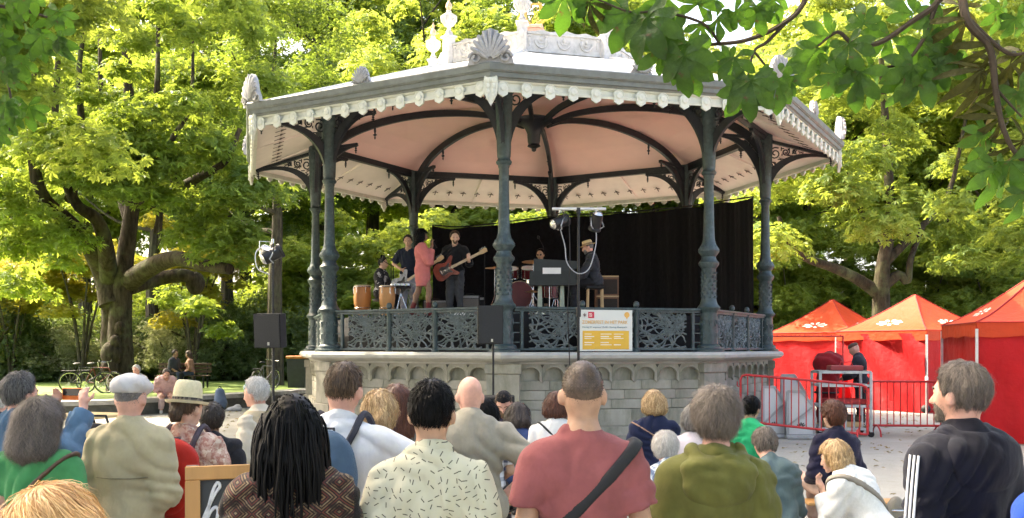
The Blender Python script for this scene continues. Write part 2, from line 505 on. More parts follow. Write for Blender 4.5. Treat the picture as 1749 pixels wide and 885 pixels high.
# ---------------------------------------------------------------- the big chestnut on the left
def Q3(px, py, d, base):
    return P(px, py, d) - base
TD = 32.0
tb = Vector(((207-CXP)/FPX*TD, TD, LAWN_Z-.1))
def q(px, py, dd=0): return P(px, py, TD+dd) - tb
T1L = [
    ([(0, 0, -.1), q(206, 620), q(205, 560), q(208, 500), q(212, 455), q(222, 380), q(230, 300), q(222, 190), q(214, 60), q(205, -60, 1)], .50, .10),
    ([(0.1, .1, -.1), q(190, 600, .3), q(192, 540, .3), q(188, 490)], .30, .36),
    ([q(192, 520), q(178, 468), q(150, 415, -1), q(112, 375, -2), q(70, 330, -3), q(55, 240, -3), q(60, 100, -3)], .44, .10),
    ([q(186, 480), q(180, 420, -1), q(165, 375, -1.5), q(125, 340, -2), q(95, 230, -2), q(100, 90, -2)], .32, .08),
    ([q(222, 480), q(260, 455, -1), q(300, 442, -2), q(345, 452, -3), q(392, 460, -4)], .36, .16),
    ([q(225, 490), q(265, 478, 1), q(310, 470, 1), q(334, 478, 1.2)], .26, .22),
    ([q(228, 350), q(262, 345), q(300, 325, -1), q(345, 300, -2), q(385, 275, -3), q(410, 220, -3)], .26, .07),
    ([q(228, 300), q(255, 240, 1), q(268, 150, 1), q(270, 40, 2)], .2, .06),
    ([q(120, 340, -2), q(140, 250), q(135, 120, 1), q(150, 20, 1)], .18, .06),
    ([q(222, 380), q(195, 300, 1), q(175, 200, 2), q(170, 60, 3)], .2, .06),
    ([q(330, 312, -1.5), q(335, 360, -2), q(350, 400, -2)], .1, .04),
    ([q(300, 325, -1), q(290, 250, -2), q(325, 180, -2), q(330, 60, -1)], .13, .04),
    ([q(265, 400), q(275, 360), q(272, 420, -.5)], .1, .05),
]
t = thing('chestnut_tree', 'big old chestnut with forking dark limbs and knobbly trunk left of the bandstand', 'tree', tb)
tk = link('trunk', limb_mesh('trunk', T1L, BARK, 12), t)
for c, r in ((q(334, 484, 1.2), .34), (q(190, 605, -.5), .36), (q(187, 628, -.55), .3), (q(205, 560, -.5), .18), (q(196, 585, -.55), .2)):
    mb = MB(); mb.ell(c, (r, r*.8, r*1.2), 10, 7); mb.build('burl', BARK, tk, True)
rg = np.random.default_rng(21)
cc, cr_ = [], []
for _ in range(105):      # uneven tiers of foliage spread along the limbs
    px = rg.uniform(-60, 450); py = rg.uniform(-160, 430)
    if 150 < px < 330 and py > 330: continue
    if py > 360 and rg.uniform() < .55: continue
    dd = rg.uniform(-5, 5)
    cc.append(np.array(q(px, py, dd))); cr_.append(rg.uniform(.7, 1.35))
for px, py, dd in ((380, 420, -4), (410, 390, -4), (360, 360, -3), (395, 330, -4), (330, 395, -3), (420, 300, -3), (20, 420, -3), (60, 400, -3), (100, 440, 2), (30, 480, -2), (340, 520, 4), (380, 560, 4), (300, 500, 5),
                   (290, 330, -3), (260, 280, -4), (310, 270, -4), (350, 240, -4), (230, 240, -4), (180, 300, -4), (140, 290, -4)):
    cc.append(np.array(q(px, py, dd))); cr_.append(rg.uniform(.8, 1.2))
p_, n_, t_ = clump_points(np.array(cc), np.array(cr_), 185, rg, .42)
link('crown', leaves_mesh('crown', p_, n_, rg.uniform(.15, .29, len(p_)), t_, LF_A, 'palm', rg), t)

# ---------------------------------------------------------------- chestnut on the right behind the tents
TD2 = 36.0
tb2 = Vector(((1505-CXP)/FPX*TD2, TD2, .2))
def q2(px, py, dd=0): return P(px, py, TD2+dd) - tb2
T2L = [
    ([(0, 0, -.1), q2(1506, 600), q2(1505, 520), q2(1508, 455), q2(1520, 380), q2(1515, 250), q2(1505, 100)], .48, .10),
    ([q2(1505, 505), q2(1470, 480), q2(1425, 458, -1), q2(1375, 440, -2), q2(1345, 412, -3), q2(1330, 370, -3)], .27, .07),
    ([q2(1506, 490), q2(1535, 470), q2(1550, 480), q2(1556, 440), q2(1580, 380, 1)], .24, .08),
    ([q2(1510, 450), q2(1560, 400), q2(1620, 330, 1), q2(1650, 200, 1)], .2, .05),
    ([q2(1512, 420), q2(1460, 340, 1), q2(1430, 220, 1)], .18, .05),
]
t = thing('chestnut_tree', 'leaning chestnut with long low limb behind the red tents', 'tree', tb2)
link('trunk', limb_mesh('trunk', T2L, BARK, 12), t)
rg = np.random.default_rng(31); cc, cr_ = [], []
for _ in range(110):
    px = rg.uniform(1280, 1800); py = rg.uniform(-120, 450)
    if 1380 < px < 1600 and py > 395: continue
    dd = rg.uniform(-5, 6)
    cc.append(np.array(q2(px, py, dd))); cr_.append(rg.uniform(.8, 1.5))
p_, n_, t_ = clump_points(np.array(cc), np.array(cr_), 165, rg, .45)
link('crown', leaves_mesh('crown', p_, n_, rg.uniform(.15, .30, len(p_)), t_, LF_B, 'palm', rg), t)

# ---------------------------------------------------------------- the wood all round
ORD = ['first', 'second', 'third', 'fourth', 'fifth', 'sixth', 'seventh', 'eighth', 'ninth', 'tenth', 'eleventh', 'twelfth', 'thirteenth', 'fourteenth']
CNT = {}
def nth(key):
    CNT[key] = CNT.get(key, -1)+1; return ORD[CNT[key]]
def wx(px, d): return (px - CXP)/FPX*d
t = thing('tree', 'tree with pale mossy trunk rising behind the left loudspeaker', 'tree', (wx(470, 37), 37, .3), 1.0, 'trees of the park wood')
link('trunk', TRUNKS[0], t, scale=(.82, .82, .82)); link('crown', CR3, t, (0, 0, 11.5), scale=(.78, .78, .75))
CR = [CR1, CR2, CR3, CR4]
for i, (px, d, s, k) in enumerate(sorted([
    (45, 55, 1.1, 1), (150, 52, 1.05, 3), (262, 47, 1.0, 0), (335, 54, 1.1, 1), (390, 45, .9, 2), (-230, 58, 1.1, 2),
    (560, 56, 1.4, 2), (640, 60, 1.45, 3), (700, 66, 1.55, 0), (800, 64, 1.5, 1), (470, 58, 1.4, 0), (745, 50, 1.1, 1), (870, 60, 1.5, 2), (930, 50, 1.12, 0), (1030, 60, 1.35, 1), (1120, 49, 1.08, 3), (1200, 57, 1.0, 0), (1290, 47, 1.0, 1),
    (1380, 52, 1.05, 0), (1450, 60, 1.15, 2), (1590, 54, 1.1, 3), (1690, 46, 1.0, 1), (1790, 52, 1.1, 0), (1880, 44, 1.0, 1)])):
    zn = 'left of the bandstand' if px < 500 else 'behind the bandstand' if px < 1300 else 'behind the red tents'
    wood_tree(wx(px, d), d, s, CR[k], i % 3, 'tall wood tree '+zn+', '+nth(zn)+' from the left in its row',
              group=('trees left of the bandstand' if px < 500 else 'trees behind the bandstand' if px < 1300 else 'trees behind the tents'))
for i, px in enumerate(range(-500, 2300, 230)):      # the far edge of the wood, one green mass
    d = 76 + (i*37 % 13)
    t = wood_tree(wx(px, d), d, 1.62, CR[(i*3+1) % 4], i % 3, 'distant tree at the back of the wood, '+nth('far')+' from the left', group='far trees at the back of the wood', zc=9.2, csz=1.3)
# lower young trees and shrubs under the wood
def shrub(px, d, zc, sc, cr, name, label, group=None):
    t = thing(name, label, 'tree' if 'tree' in name else 'shrub', (wx(px, d), d, .25), rng.uniform(0, 6.28), group)
    link('crown', cr, t, (0, 0, zc), scale=sc)
    mb = MB()
    for k in range(5):
        a = k*1.256+rng.uniform(0, .6); r = sc[0]*2.2
        mb.tube(bez((0, 0, -.2), (math.cos(a)*r*.2, math.sin(a)*r*.2, zc*.7), (math.cos(a)*r, math.sin(a)*r, zc*1.15)), np.linspace(.12, .03, 8)*max(.5, sc[0]), 6)
    mb.build('stem', BARK2, t, True)
    return t
shrub(140, 39, 4.6, (.62, .5, .42), CR5, 'young_tree', 'low golden-leaved young tree glowing left of the big chestnut trunk')
shrub(330, 41, 4.6, (.62, .5, .5), CR5, 'young_tree', 'low golden-leaved young tree glowing right of the big chestnut trunk')
shrub(20, 40, 4.2, (.6, .5, .45), CR5, 'young_tree', 'golden-leaved young tree at the left edge of the lawn')
for i, (px, d, z, s, c) in enumerate([(560, 44, 4.2, (.75, .6, .6), CR4), (690, 45, 4.4, (.8, .6, .66), CR2), (820, 46, 4.4, (.75, .6, .62), CR4), (960, 44, 4.2, (.8, .6, .62), CR1), (1090, 46, 4.6, (.85, .6, .66), CR2),
                                      (1230, 43, 4.4, (.75, .6, .66), CR4), (1350, 45, 4.4, (.8, .6, .7), CR2), (1460, 47, 4.2, (.8, .6, .64), CR1), (1580, 45, 4.2, (.8, .6, .6), CR4), (1700, 43, 4.4, (.8, .6, .7), CR2)]):
    shrub(px, d, z, s, c, 'young_tree', 'bushy bright young tree under the wood, '+nth('young')+' from the left', 'young trees under the wood')
LF_F = leafmat('leaf_shrub', (.05, .085, .04), (.16, .22, .10), (.24, .33, .07), .4)
BR1 = make_crown(41, (3.0, 2.4, 1.9), 60, 260, .17, LF_F, 'tri', .7)
BR3 = make_crown(43, (3.0, 2.4, 1.9), 60, 240, .19, LF_A, 'tri', .7)
BR2 = make_crown(42, (2.4, 2.2, 1.7), 55, 280, .15, LF_D, 'tri', .7)
for px, d, z, s, c, lab in [
    (70, 43, 1.7, (1.15, 1, 1.15), BR1, 'dark drooping evergreen shrub at the left end of the lawn'),
    (-20, 41, 2.0, (1.1, 1, 1.3), BR1, 'dark evergreen shrub cut by the left picture edge'),
    (125, 41, 1.3, (.8, .8, .8), BR2, 'grey-green feathery shrub behind the parked bicycles'),
    (290, 42.5, 1.5, (.72, .8, 1.0), BR2, 'pale cream-leaved shrub behind the sitting pair'),
    (390, 43, 1.9, (1.1, 1, 1.2), BR1, 'big dark glossy shrub behind the blue rucksack'),
    (250, 45, 1.6, (1.0, 1, 1.0), BR1, 'dark shrub right of the chestnut trunk'),
    (500, 43, 1.6, (1.0, 1, 1.0), BR1, 'dark shrub beside the bandstand corner'),
    (620, 46, 1.6, (1.2, 1, 1.1), BR3, 'dark hedge shrub seen behind the conga drums'),
]: shrub(px, d, z, s, c, 'shrub', lab)
for px in range(-150, 620, 75):
    shrub(px, 57+(px % 4)*2, 2.6, (1.7, 1.2, 1.9), BR3, 'shrub', 'green thicket at the back of the lawn, '+nth('thick')+' from the left', 'thicket behind the lawn')
for px in (760, 900, 1050, 1200, 1340, 1440, 1540, 1640, 1740):
    shrub(px, 44, 1.7, (1.2, 1, 1.2), BR3, 'shrub', 'green hedge shrub behind bandstand and tents, '+nth('hedge')+' from the left', 'hedge shrubs')
# off-frame trees that shade the square (their boughs hang into the picture at the top corners)
for x, y, s, k in [(-12.5, 14.5, .85, 2), (-12.5, 4, .78, 0), (-12, -6, 1.0, 2), (-13.5, 21, .85, 3), (7, -9, 1.0, 0)]:
    wood_tree(x, y, s, CR[k], k % 3, 'tall shade tree outside the picture, '+nth('shade')+' round the square', group='shade trees round the square', z0=0)


t = thing('tree', 'very tall unseen tree added to shade the square and bandstand', 'tree', (-10.6, 16.0, 0), 0)  # unseen tree, added with its crown above the frame to cast shade
link('trunk', TRUNKS[1], t, scale=(1.2, 1.2, 1.3)); link('crown', CR1, t, (2.6, 1.5, 17.6), (0, 0, 2.0), (1.15, .95, .85)); link('crown', CR3, t, (-2.5, -2, 17.0), (0, 0, 1.0), (1.1, 1.0, .9))
OVER = make_crown(77, (7.5, 6.5, 3.0), 80, 38, .28, LF_A, 'palm')
# ---------------------------------------------------------------- overhanging chestnut boughs, every leaf its own piece
def big_leaf(seed, wilt=0.0):
    rg = np.random.default_rng(seed); V, F, C = [], [], []
    nlf = 7 if seed % 3 else 5
    for i in range(nlf):
        a = (i-(nlf-1)/2)*(.72 if nlf == 7 else .85) + rg.normal(0, .06)
        L = 1.0 - .17*abs(i-(nlf-1)/2)/((nlf-1)/2)*2 + rg.normal(0, .03)
        dr = rg.uniform(.15, .5) + wilt; k = len(V); n = 8
        wprof = [.015, .06, .11, .165, .21, .22, .16, .015]
        tn = rg.normal(.5, .16)
        for j in range(n):
            s = j/(n-1); r = L*s
            z = -dr*L*s*s + .05*math.sin(s*9+i)
            for e, zz in ((-1, .05), (0, 0), (1, .05)):
                x = r; y = e*wprof[j]*L*(1-.5*wilt)
                V.append((x*math.cos(a)-y*math.sin(a), x*math.sin(a)+y*math.cos(a), z + zz*abs(e)*wprof[j]*3 + .012*math.sin(j*5+e)))
                tv = tn + (.22 if e == 0 else rg.normal(0, .05)); C.append((tv, tv, tv, 1))
        for j in range(n-1):
            for e in range(2):
                F.append((k+j*3+e, k+(j+1)*3+e, k+(j+1)*3+e+1, k+j*3+e+1))
    return np_mesh('leaf', np.array(V), np.array(F), True, [leafmat('leaf_near_shaded', (.018, .052, .010), (.060, .125, .020), (.11, .26, .018), .5, .45, (.09, .055, .015))] if not wilt else [leafmat('leaf_withered', (.025, .026, .008), (.075, .075, .018), (.10, .10, .015), .35, .2, (.06, .03, .01))], np.array(C))  # near leaves coloured darker, putting their shade into the colour
BIG = [big_leaf(s) for s in (1, 2, 3, 4)]; WILT = [big_leaf(s, .8) for s in (5, 6)]
TWIG = M('twig_bark', (.05, .035, .022), .8, .3, 20, .4, 60)
def bough(root, name, label, twigs, leaves, limb, over):
    t = thing(name, label, 'tree', root)
    link('crown', OVER, t, over)
    if limb: link('trunk', limb_mesh('trunk', [([Vector(p)-root for p in pts], a, b) for pts, a, b in limb], BARK, 10), t)
    mb = MB()
    for pts, r0, r1 in twigs:
        c = catmull([P(*p)-root for p in pts], 6); mb.tube(c, np.linspace(r0, r1, len(c)), 6)
    twig = mb.build('branch', TWIG, t, True)
    for px, py, d, rpx, ang, tilt, w_ in leaves:
        c = P(px, py, d) - root; s = rpx*d/FPX*.92
        rg = random.Random(int(px*7+py))
        # leaf fan hangs, facing roughly along the view with its own tilt
        e = Matrix.Rotation(R(rg.uniform(-35, 35)), 4, 'Z') @ Matrix.Rotation(R(90+tilt), 4, 'X') @ Matrix.Rotation(R(ang), 4, 'Z')
        o = link('leaf', (WILT if w_ else BIG)[rg.randrange(2 if w_ else 4)], t)
        o.matrix_local = Matrix.Translation(c) @ e @ Matrix.Scale(s, 4)
    return t
RB = Vector((5.2, 3.2, 0))
twR = [([(1395, -60, 4.5), (1370, 10, 4.5), (1330, 45, 4.5), (1270, 70, 4.5), (1200, 78, 4.5), (1150, 95, 4.4)], .016, .006),
       ([(1345, 36, 4.5), (1310, 72, 4.5), (1288, 88, 4.5), (1275, 140, 4.4)], .010, .005),
       ([(1288, 88, 4.5), (1310, 115, 4.5), (1331, 138, 4.4)], .006, .004),
       ([(1230, 75, 4.5), (1200, 40, 4.4), (1130, 20, 4.4), (1075, 20, 4.4), (1000, -10, 4.4)], .008, .004),
       ([(1640, -60, 4.4), (1600, 5, 4.4), (1560, 35, 4.4), (1500, 74, 4.4), (1455, 72, 4.4), (1430, 55, 4.4), (1395, 80, 4.4)], .018, .006),
       ([(1600, 5, 4.4), (1575, 70, 4.4), (1540, 108, 4.4), (1470, 120, 4.4)], .012, .005),
       ([(1640, -60, 4.4), (1650, 30, 4.3), (1690, 82, 4.3), (1700, 150, 4.3), (1712, 215, 4.3), (1735, 262, 4.3), (1765, 285, 4.3)], .02, .008),
       ([(1650, 30, 4.3), (1720, 90, 4.3), (1770, 85, 4.3)], .012, .006),
       ([(1700, 150, 4.3), (1745, 200, 4.3)], .007, .004)]
lvR = [(965, -8, 4.4, 70, -90, 10, 0), (1010, 0, 4.4, 52, -80, 30, 0), (1006, 5, 4.4, 50, -95, 5, 1), (1075, 22, 4.4, 78, -120, 10, 0), (1105, 30, 4.35, 82, -70, -15, 0), (1140, -5, 4.4, 65, -100, 20, 0), (1198, 40, 4.4, 60, -60, 10, 0), (1192, 8, 4.45, 62, 70, 20, 0),
       (1172, 75, 4.35, 72, -115, -5, 0), (1168, 95, 4.3, 74, -95, 8, 0), (1150, 62, 4.4, 70, -170, 15, 0), (1130, 85, 4.4, 55, -140, -10, 0), (1180, 115, 4.35, 56, -75, 15, 0), (1225, 30, 4.4, 50, -20, 10, 0), (1295, 12, 4.4, 55, -90, 20, 0), (1318, -4, 4.4, 48, -60, 0, 0), (1255, 20, 4.4, 42, -60, 30, 0),
       (1254, 98, 4.4, 55, -80, -10, 0), (1247, 105, 4.45, 42, -160, 20, 0), (1282, 138, 4.3, 72, -95, -5, 0), (1275, 150, 4.35, 62, -120, 15, 0), (1300, 135, 4.4, 50, -60, 10, 0), (1331, 138, 4.35, 62, -85, 12, 0), (1340, 130, 4.4, 48, -20, 0, 0),
       (1398, 82, 4.4, 64, -100, 10, 0), (1385, 90, 4.45, 55, -150, -12, 0), (1418, 62, 4.4, 52, 160, 20, 0), (1475, 42, 4.4, 44, 100, 10, 0), (1450, 75, 4.35, 58, -70, -8, 0), (1469, 123, 4.35, 72, -105, 8, 0), (1480, 118, 4.4, 70, -75, -12, 0), (1430, 125, 4.4, 52, -120, 16, 0),
       (1559, 112, 4.35, 70, -110, 8, 0), (1565, 118, 4.4, 76, -70, -10, 0), (1548, 130, 4.4, 62, -95, 20, 0), (1600, 112, 4.4, 58, -20, 0, 0), (1520, 60, 4.4, 60, -140, 25, 0), (1560, 25, 4.4, 55, 150, 10, 0), (1575, 70, 4.4, 60, -60, 22, 0), (1630, 85, 4.4, 56, -100, 10, 0),
       (1708, 15, 4.6, 48, -90, 15, 0), (1735, 30, 4.6, 45, -60, 25, 0), (1650, 34, 4.3, 75, -95, 0, 1), (1697, 75, 4.3, 80, -80, 10, 1), (1675, 120, 4.3, 70, -100, -10, 1), (1704, 150, 4.3, 72, -70, 15, 1), (1725, 110, 4.3, 75, -30, 0, 1), (1712, 200, 4.3, 66, -95, 10, 1), (1738, 157, 4.3, 60, -60, 20, 0),
       (1686, 228, 4.35, 56, -110, 8, 0), (1697, 285, 4.3, 78, -95, 0, 0), (1725, 275, 4.3, 70, -70, 14, 0), (1745, 240, 4.3, 62, -40, 20, 1), (1750, 330, 4.3, 60, -100, 10, 0), (1640, 10, 4.4, 60, -130, 10, 1), (1610, 30, 4.4, 66, -120, 0, 0), (1700, 110, 4.35, 60, -130, 10, 1), (1748, 90, 4.35, 62, -90, 0, 1)]
bough(RB, 'chestnut_tree', 'chestnut bough with big drooping leaves hanging in at the top right', twR, lvR,
      [([(5.2, 3.2, -.1), (5.1, 3.3, 2.5), (5.3, 3.5, 5), (5.4, 3.6, 9)], .35, .18), ([(5.15, 3.3, 3.0), (4.2, 3.8, 3.8), tuple(P(1640, -60, 4.4))], .14, .022), ([(4.2, 3.8, 3.8), (2.6, 4.3, 3.8), tuple(P(1395, -60, 4.5))], .08, .018)], (4.5, -4.5, 9.3))
LB = Vector((-7.6, 5.0, 0))
rg_ = random.Random(5)
lvL = [(rg_.uniform(-30, 105), rg_.uniform(-25, 75), rg_.uniform(7.2, 7.8), rg_.uniform(34, 46), rg_.uniform(-140, -40), rg_.uniform(-15, 30), 0) for _ in range(22)] + \
      [(rg_.uniform(-30, 60), rg_.uniform(75, 230), rg_.uniform(7.2, 7.8), rg_.uniform(34, 46), rg_.uniform(-140, -40), rg_.uniform(-15, 30), 0) for _ in range(16)]
bough(LB, 'chestnut_tree', 'chestnut bough with broad leaves hanging in at the top left corner',
      [([(-160, -60, 7.0), (-40, 0, 7.4), (50, 20, 7.5), (110, 40, 7.5)], .02, .006), ([(-40, 0, 7.4), (0, 90, 7.5), (20, 180, 7.5), (15, 230, 7.5)], .014, .005)], lvL,
      [([(-7.6, 5, -.1), (-7.5, 5.1, 3), (-7.7, 5.3, 8)], .33, .2), ([(-7.5, 5.1, 3.4), (-6, 6.2, 4.4), tuple(P(-160, -60, 7.0))], .12, .025)], (-3.5, -4.0, 10.2))
# ================================================================ the bandstand
BR, BC, BTH = 5.4, Vector((.524, 23.1, 0)), R(-90-7.15)
iron = M('iron_green', (.030, .052, .055), .42, .35, 14, .35, 70, c2=(.085, .12, .12), c2amt=(.52, .75), spec=.5)
iron_dk = M('iron_dark', (.014, .018, .024), .45, .3, 10, .25, 60, spec=.4)
paint_w = M('fascia_paint', (.60, .61, .53), .55, .08, 5, .2, 30, c2=(.33, .36, .30), c2amt=(.55, .8))
zinc = M('zinc_grey', (.15, .165, .155), .5, .18, 6, .2, 30, c2=(.11, .12, .10), c2amt=(.5, .78))
zinc_lt = M('zinc_roof', (.56, .56, .55), .5, .1, 3, .15, 20)
soffit_m = M('soffit_paint', (.78, .70, .65), .7, .06, 2, .1, 20, c2=(.45, .40, .37), c2amt=(.62, .85))
vault_m = M('vault_pink_light', (.90, .60, .555), .7, .04, 1.2, .08, 16, c2=(.72, .48, .43), c2amt=(.6, .82))  # pink of the coloured light on the ceiling is painted into this base
stone_c = (.315, .295, .24)
stoneM = M('bandstand_stone', stone_c, .85, .16, 5, .45, 35, c2=(.14, .145, .10), c2amt=(.46, .7), rnd=.10, stretch=(1, 1, .45))
stoneD = M('bandstand_stone_back', (.20, .20, .16), .9, .2, 5, .3, 30)
corniceM = M('cornice_stone', (.40, .39, .35), .8, .12, 4, .35, 40, c2=(.27, .27, .22), c2amt=(.54, .8))
crestM = M('crest_stone', (.55, .53, .51), .7, .12, 9, .3, 40, c2=(.36, .35, .33), c2amt=(.5, .7))
antefixM = M('antefix_stone', (.34, .34, .345), .75, .14, 9, .3, 40, c2=(.22, .22, .22), c2amt=(.5, .7))
goldM = M('gilding', (.75, .42, .10), .35, .15, 12, .1, 30, metal=.6)

lat_m = M('iron_lattice', (.10, .122, .122), .5, .3, 10, .3, 60, c2=(.18, .20, .195), c2amt=(.5, .75))
bs = thing('bandstand', 'octagonal cast iron bandstand with scalloped roof edge and stone base', 'bandstand', BC, BTH)
C8 = math.cos(PI/8); S8 = math.sin(PI/8)
def ring8(prof, name, mat, parent, flat=True, closed=True):
    """profile (vertex radius, z) swept round the octagon with mitred corners"""
    mb = MB(); p = list(prof)
    if closed: p = p + [p[0]]
    mb.lathe(p, 8, cap=False)
    return mb.build(name, mat, parent)
def vert(k): return k*PI/4
def face(k): return PI/8 + k*PI/4

# --- base
base = ring8([(5.30, .0), (5.30, 1.5), (5.1, 1.5), (5.1, 0)], 'base_core', stoneD, bs)
st = ring8([(6.05, -.1), (6.05, .13), (5.5, .13), (5.5, -.1)], 'step', stoneM, bs)
ring8([(5.86, 0), (5.86, .27), (5.40, .27), (5.40, 0)], 'plinth', stoneM, bs)
ring8([(5.32, 1.44), (5.56, 1.44), (5.58, 1.475), (5.72, 1.50), (5.80, 1.545), (5.815, 1.60), (5.79, 1.64), (5.74, 1.657), (5.0, 1.657), (5.0, 1.44)], 'cornice', corniceM, bs)
ring8([(5.45, 1.0), (5.45, 1.442), (5.2, 1.442), (5.2, 1.0)], 'band_back', stoneM, bs)
RW = 5.52                                    # outer face of the coursed wall
apw = RW*C8; halfw = RW*S8
blk = {}
def block(L, H, D=.2):
    key = (round(L, 3), round(H, 3))
    if key not in blk:
        mb = MB(); mb.box((0, 0, 0), (D, L-.007, H-.007), bev=.006); blk[key] = mb.mesh('stone_block', stoneM)
    return blk[key]
rgb = random.Random(3)
for k in range(8):
    a = face(k)
    rows = [(.59, .77), (.77, .95), (.95, 1.13)]
    for r_, (z0, z1) in enumerate(rows):
        W = 2*halfw - .56; n = 6 + (r_ % 2)
        xs = [-W/2] + [-W/2 + W*(i + (0 if r_ % 2 else .0))/n for i in range(1, n)] + [W/2]
        for i in range(n):
            L = xs[i+1]-xs[i]; yc = (xs[i]+xs[i+1])/2; x = apw-.1 - rgb.uniform(0, .006)
            o = link('stone_block', block(L, z1-z0), base, (x*math.cos(a)-yc*math.sin(a), x*math.sin(a)+yc*math.cos(a), (z0+z1)/2), (0, 0, a))
    # lower course, proud
    W = 2*halfw - .5; n = 5
    for i in range(n):
        L = W/n; yc = -W/2 + (i+.5)*L; x = apw-.06
        link('stone_block', block(L, .32, .28), base, (x*math.cos(a)-yc*math.sin(a), x*math.sin(a)+yc*math.cos(a), .27+.16), (0, 0, a))
# arch band unit: a slab with a round-headed opening below and a corbel at each springing
def arch_unit(w, h):
    rx, n = w*.40, 12; zc = .07
    outline = [(-w/2, h), (-w/2, -.055), (-rx*.98, .0), (-rx, zc)]
    outline += [(-rx*math.cos(PI*i/n), zc + (h-.06-zc)*math.sin(PI*i/n)**.85) for i in range(1, n)]
    outline += [(rx, zc), (rx*.98, .0), (w/2, -.055), (w/2, h)]
    mb = MB()
    mb.prism(outline, -.10, 0.0, Matrix.Rotation(-PI/2, 4, 'Z'))
    mb.tube([(.0, -rx*1.06*math.cos(PI*i/12), zc+(h-.05-zc)*math.sin(PI*i/12)**.85) for i in range(13)], .016, 5)
    return mb.mesh('arch', stoneM)
W = 2*halfw-.56; na = 8; AW = W/na
arch_me = arch_unit(AW-.006, .30)
mb = MB(); mb.prism([(-.035, 0), (.035, 0), (0, -.06)], -.02, .004, Matrix.Rotation(-PI/2, 4, 'Z')); tri_me = mb.mesh('painted_recess', M('recess_shade', (.06, .06, .05), .9, .1, 5, 0))  # solid dark triangle, painted shade standing for a hole
for k in range(8):
    a = face(k)
    for i in range(na):
        yc = -W/2+(i+.5)*AW; x = apw+.03
        o = link('arch', arch_me, base, (x*math.cos(a)-yc*math.sin(a), x*math.sin(a)+yc*math.cos(a), 1.137), (0, 0, a))
    for i in range(1, na):
        yc = -W/2+i*AW; x = apw+.032
        link('painted_recess', tri_me, base, (x*math.cos(a)-yc*math.sin(a), x*math.sin(a)+yc*math.cos(a), 1.425), (0, 0, a))
# corner piers
mb = MB()
for z0, z1, w_, d_ in ((.27, .60, .68, .50), (.60, 1.26, .60, .40), (1.26, 1.445, .66, .45)):
    mb.box((RW-.17, 0, (z0+z1)/2), (d_, w_, z1-z0), bev=.012)
pier_me = mb.mesh('pier', stoneM)
for k in range(8): link('pier', pier_me, base, rot=(0, 0, vert(k)))
# raised stage floor inside
ring8([(4.95, 1.5), (4.95, 2.37), (4.90, 2.37), (4.90, 1.5)], 'stage_skirt', M('stage_skirt', (.012, .012, .014), .8, .3, 6, .2, 30), bs)
ring8([(4.94, 2.30), (4.94, 2.368), (.01, 2.368), (.01, 2.30)], 'stage_deck', M('stage_boards', (.30, .25, .20), .7, .2, 6, .2, 30, stretch=(1, .1, 1)), bs)
STZ = 2.37
# --- columns
prof = [(.30, 0), (.30, .05), (.24, .07), (.235, .12), (.175, .16), (.165, .75), (.175, .80), (.215, .83), (.225, .87), (.20, .90), (.17, .94), (.155, .99), (.145, 1.04), (.14, 1.62),
        (.15, 1.64), (.195, 1.70), (.20, 1.745), (.15, 1.80), (.135, 1.86), (.20, 1.95), (.205, 2.0), (.14, 2.10), (.115, 2.2), (.105, 2.5), (.095, 3.0), (.092, 3.38),
        (.105, 3.40), (.11, 3.44), (.135, 3.46), (.15, 3.50), (.125, 3.53), (.115, 3.56), (.125, 3.60), (.14, 4.0), (.16, 4.6), (.17, 5.06)]
mb = MB(); mb.lathe([(r_, z+1.65) for r_, z in prof], 16)
col_me = mb.mesh('shaft', iron, True)
mb = MB(); rr = random.Random(4)              # cast relief on the lower drum and pedestal
for i in range(7):
    for j in range(9):
        a = (j+.5*(i % 2))*2*PI/9; z = 1.65+1.08+i*.078
        mb.tube([(.143*math.cos(a-.13), .143*math.sin(a-.13), z-.03), (.156*math.cos(a), .156*math.sin(a), z+.012), (.143*math.cos(a+.13), .143*math.sin(a+.13), z-.03)], .009, 4)
for j in range(8):
    a = j*PI/4
    for zz in (1.95, 2.2):
        pts = [(.168*math.cos(a+.22*math.cos(u)*(1-u/9)), .168*math.sin(a+.22*math.cos(u)*(1-u/9)), zz+.09*math.sin(u)*(1-u/9)) for u in np.linspace(0, 7, 14)]
        mb.tube(pts, .011, 4)
for j in range(14):
    a = j*2*PI/14
    mb.tube([(.2*math.cos(a), .2*math.sin(a), 3.61), (.155*math.cos(a), .155*math.sin(a), 3.72)], .014, 4)
rel_me = mb.mesh('cast_ornament', iron, True)
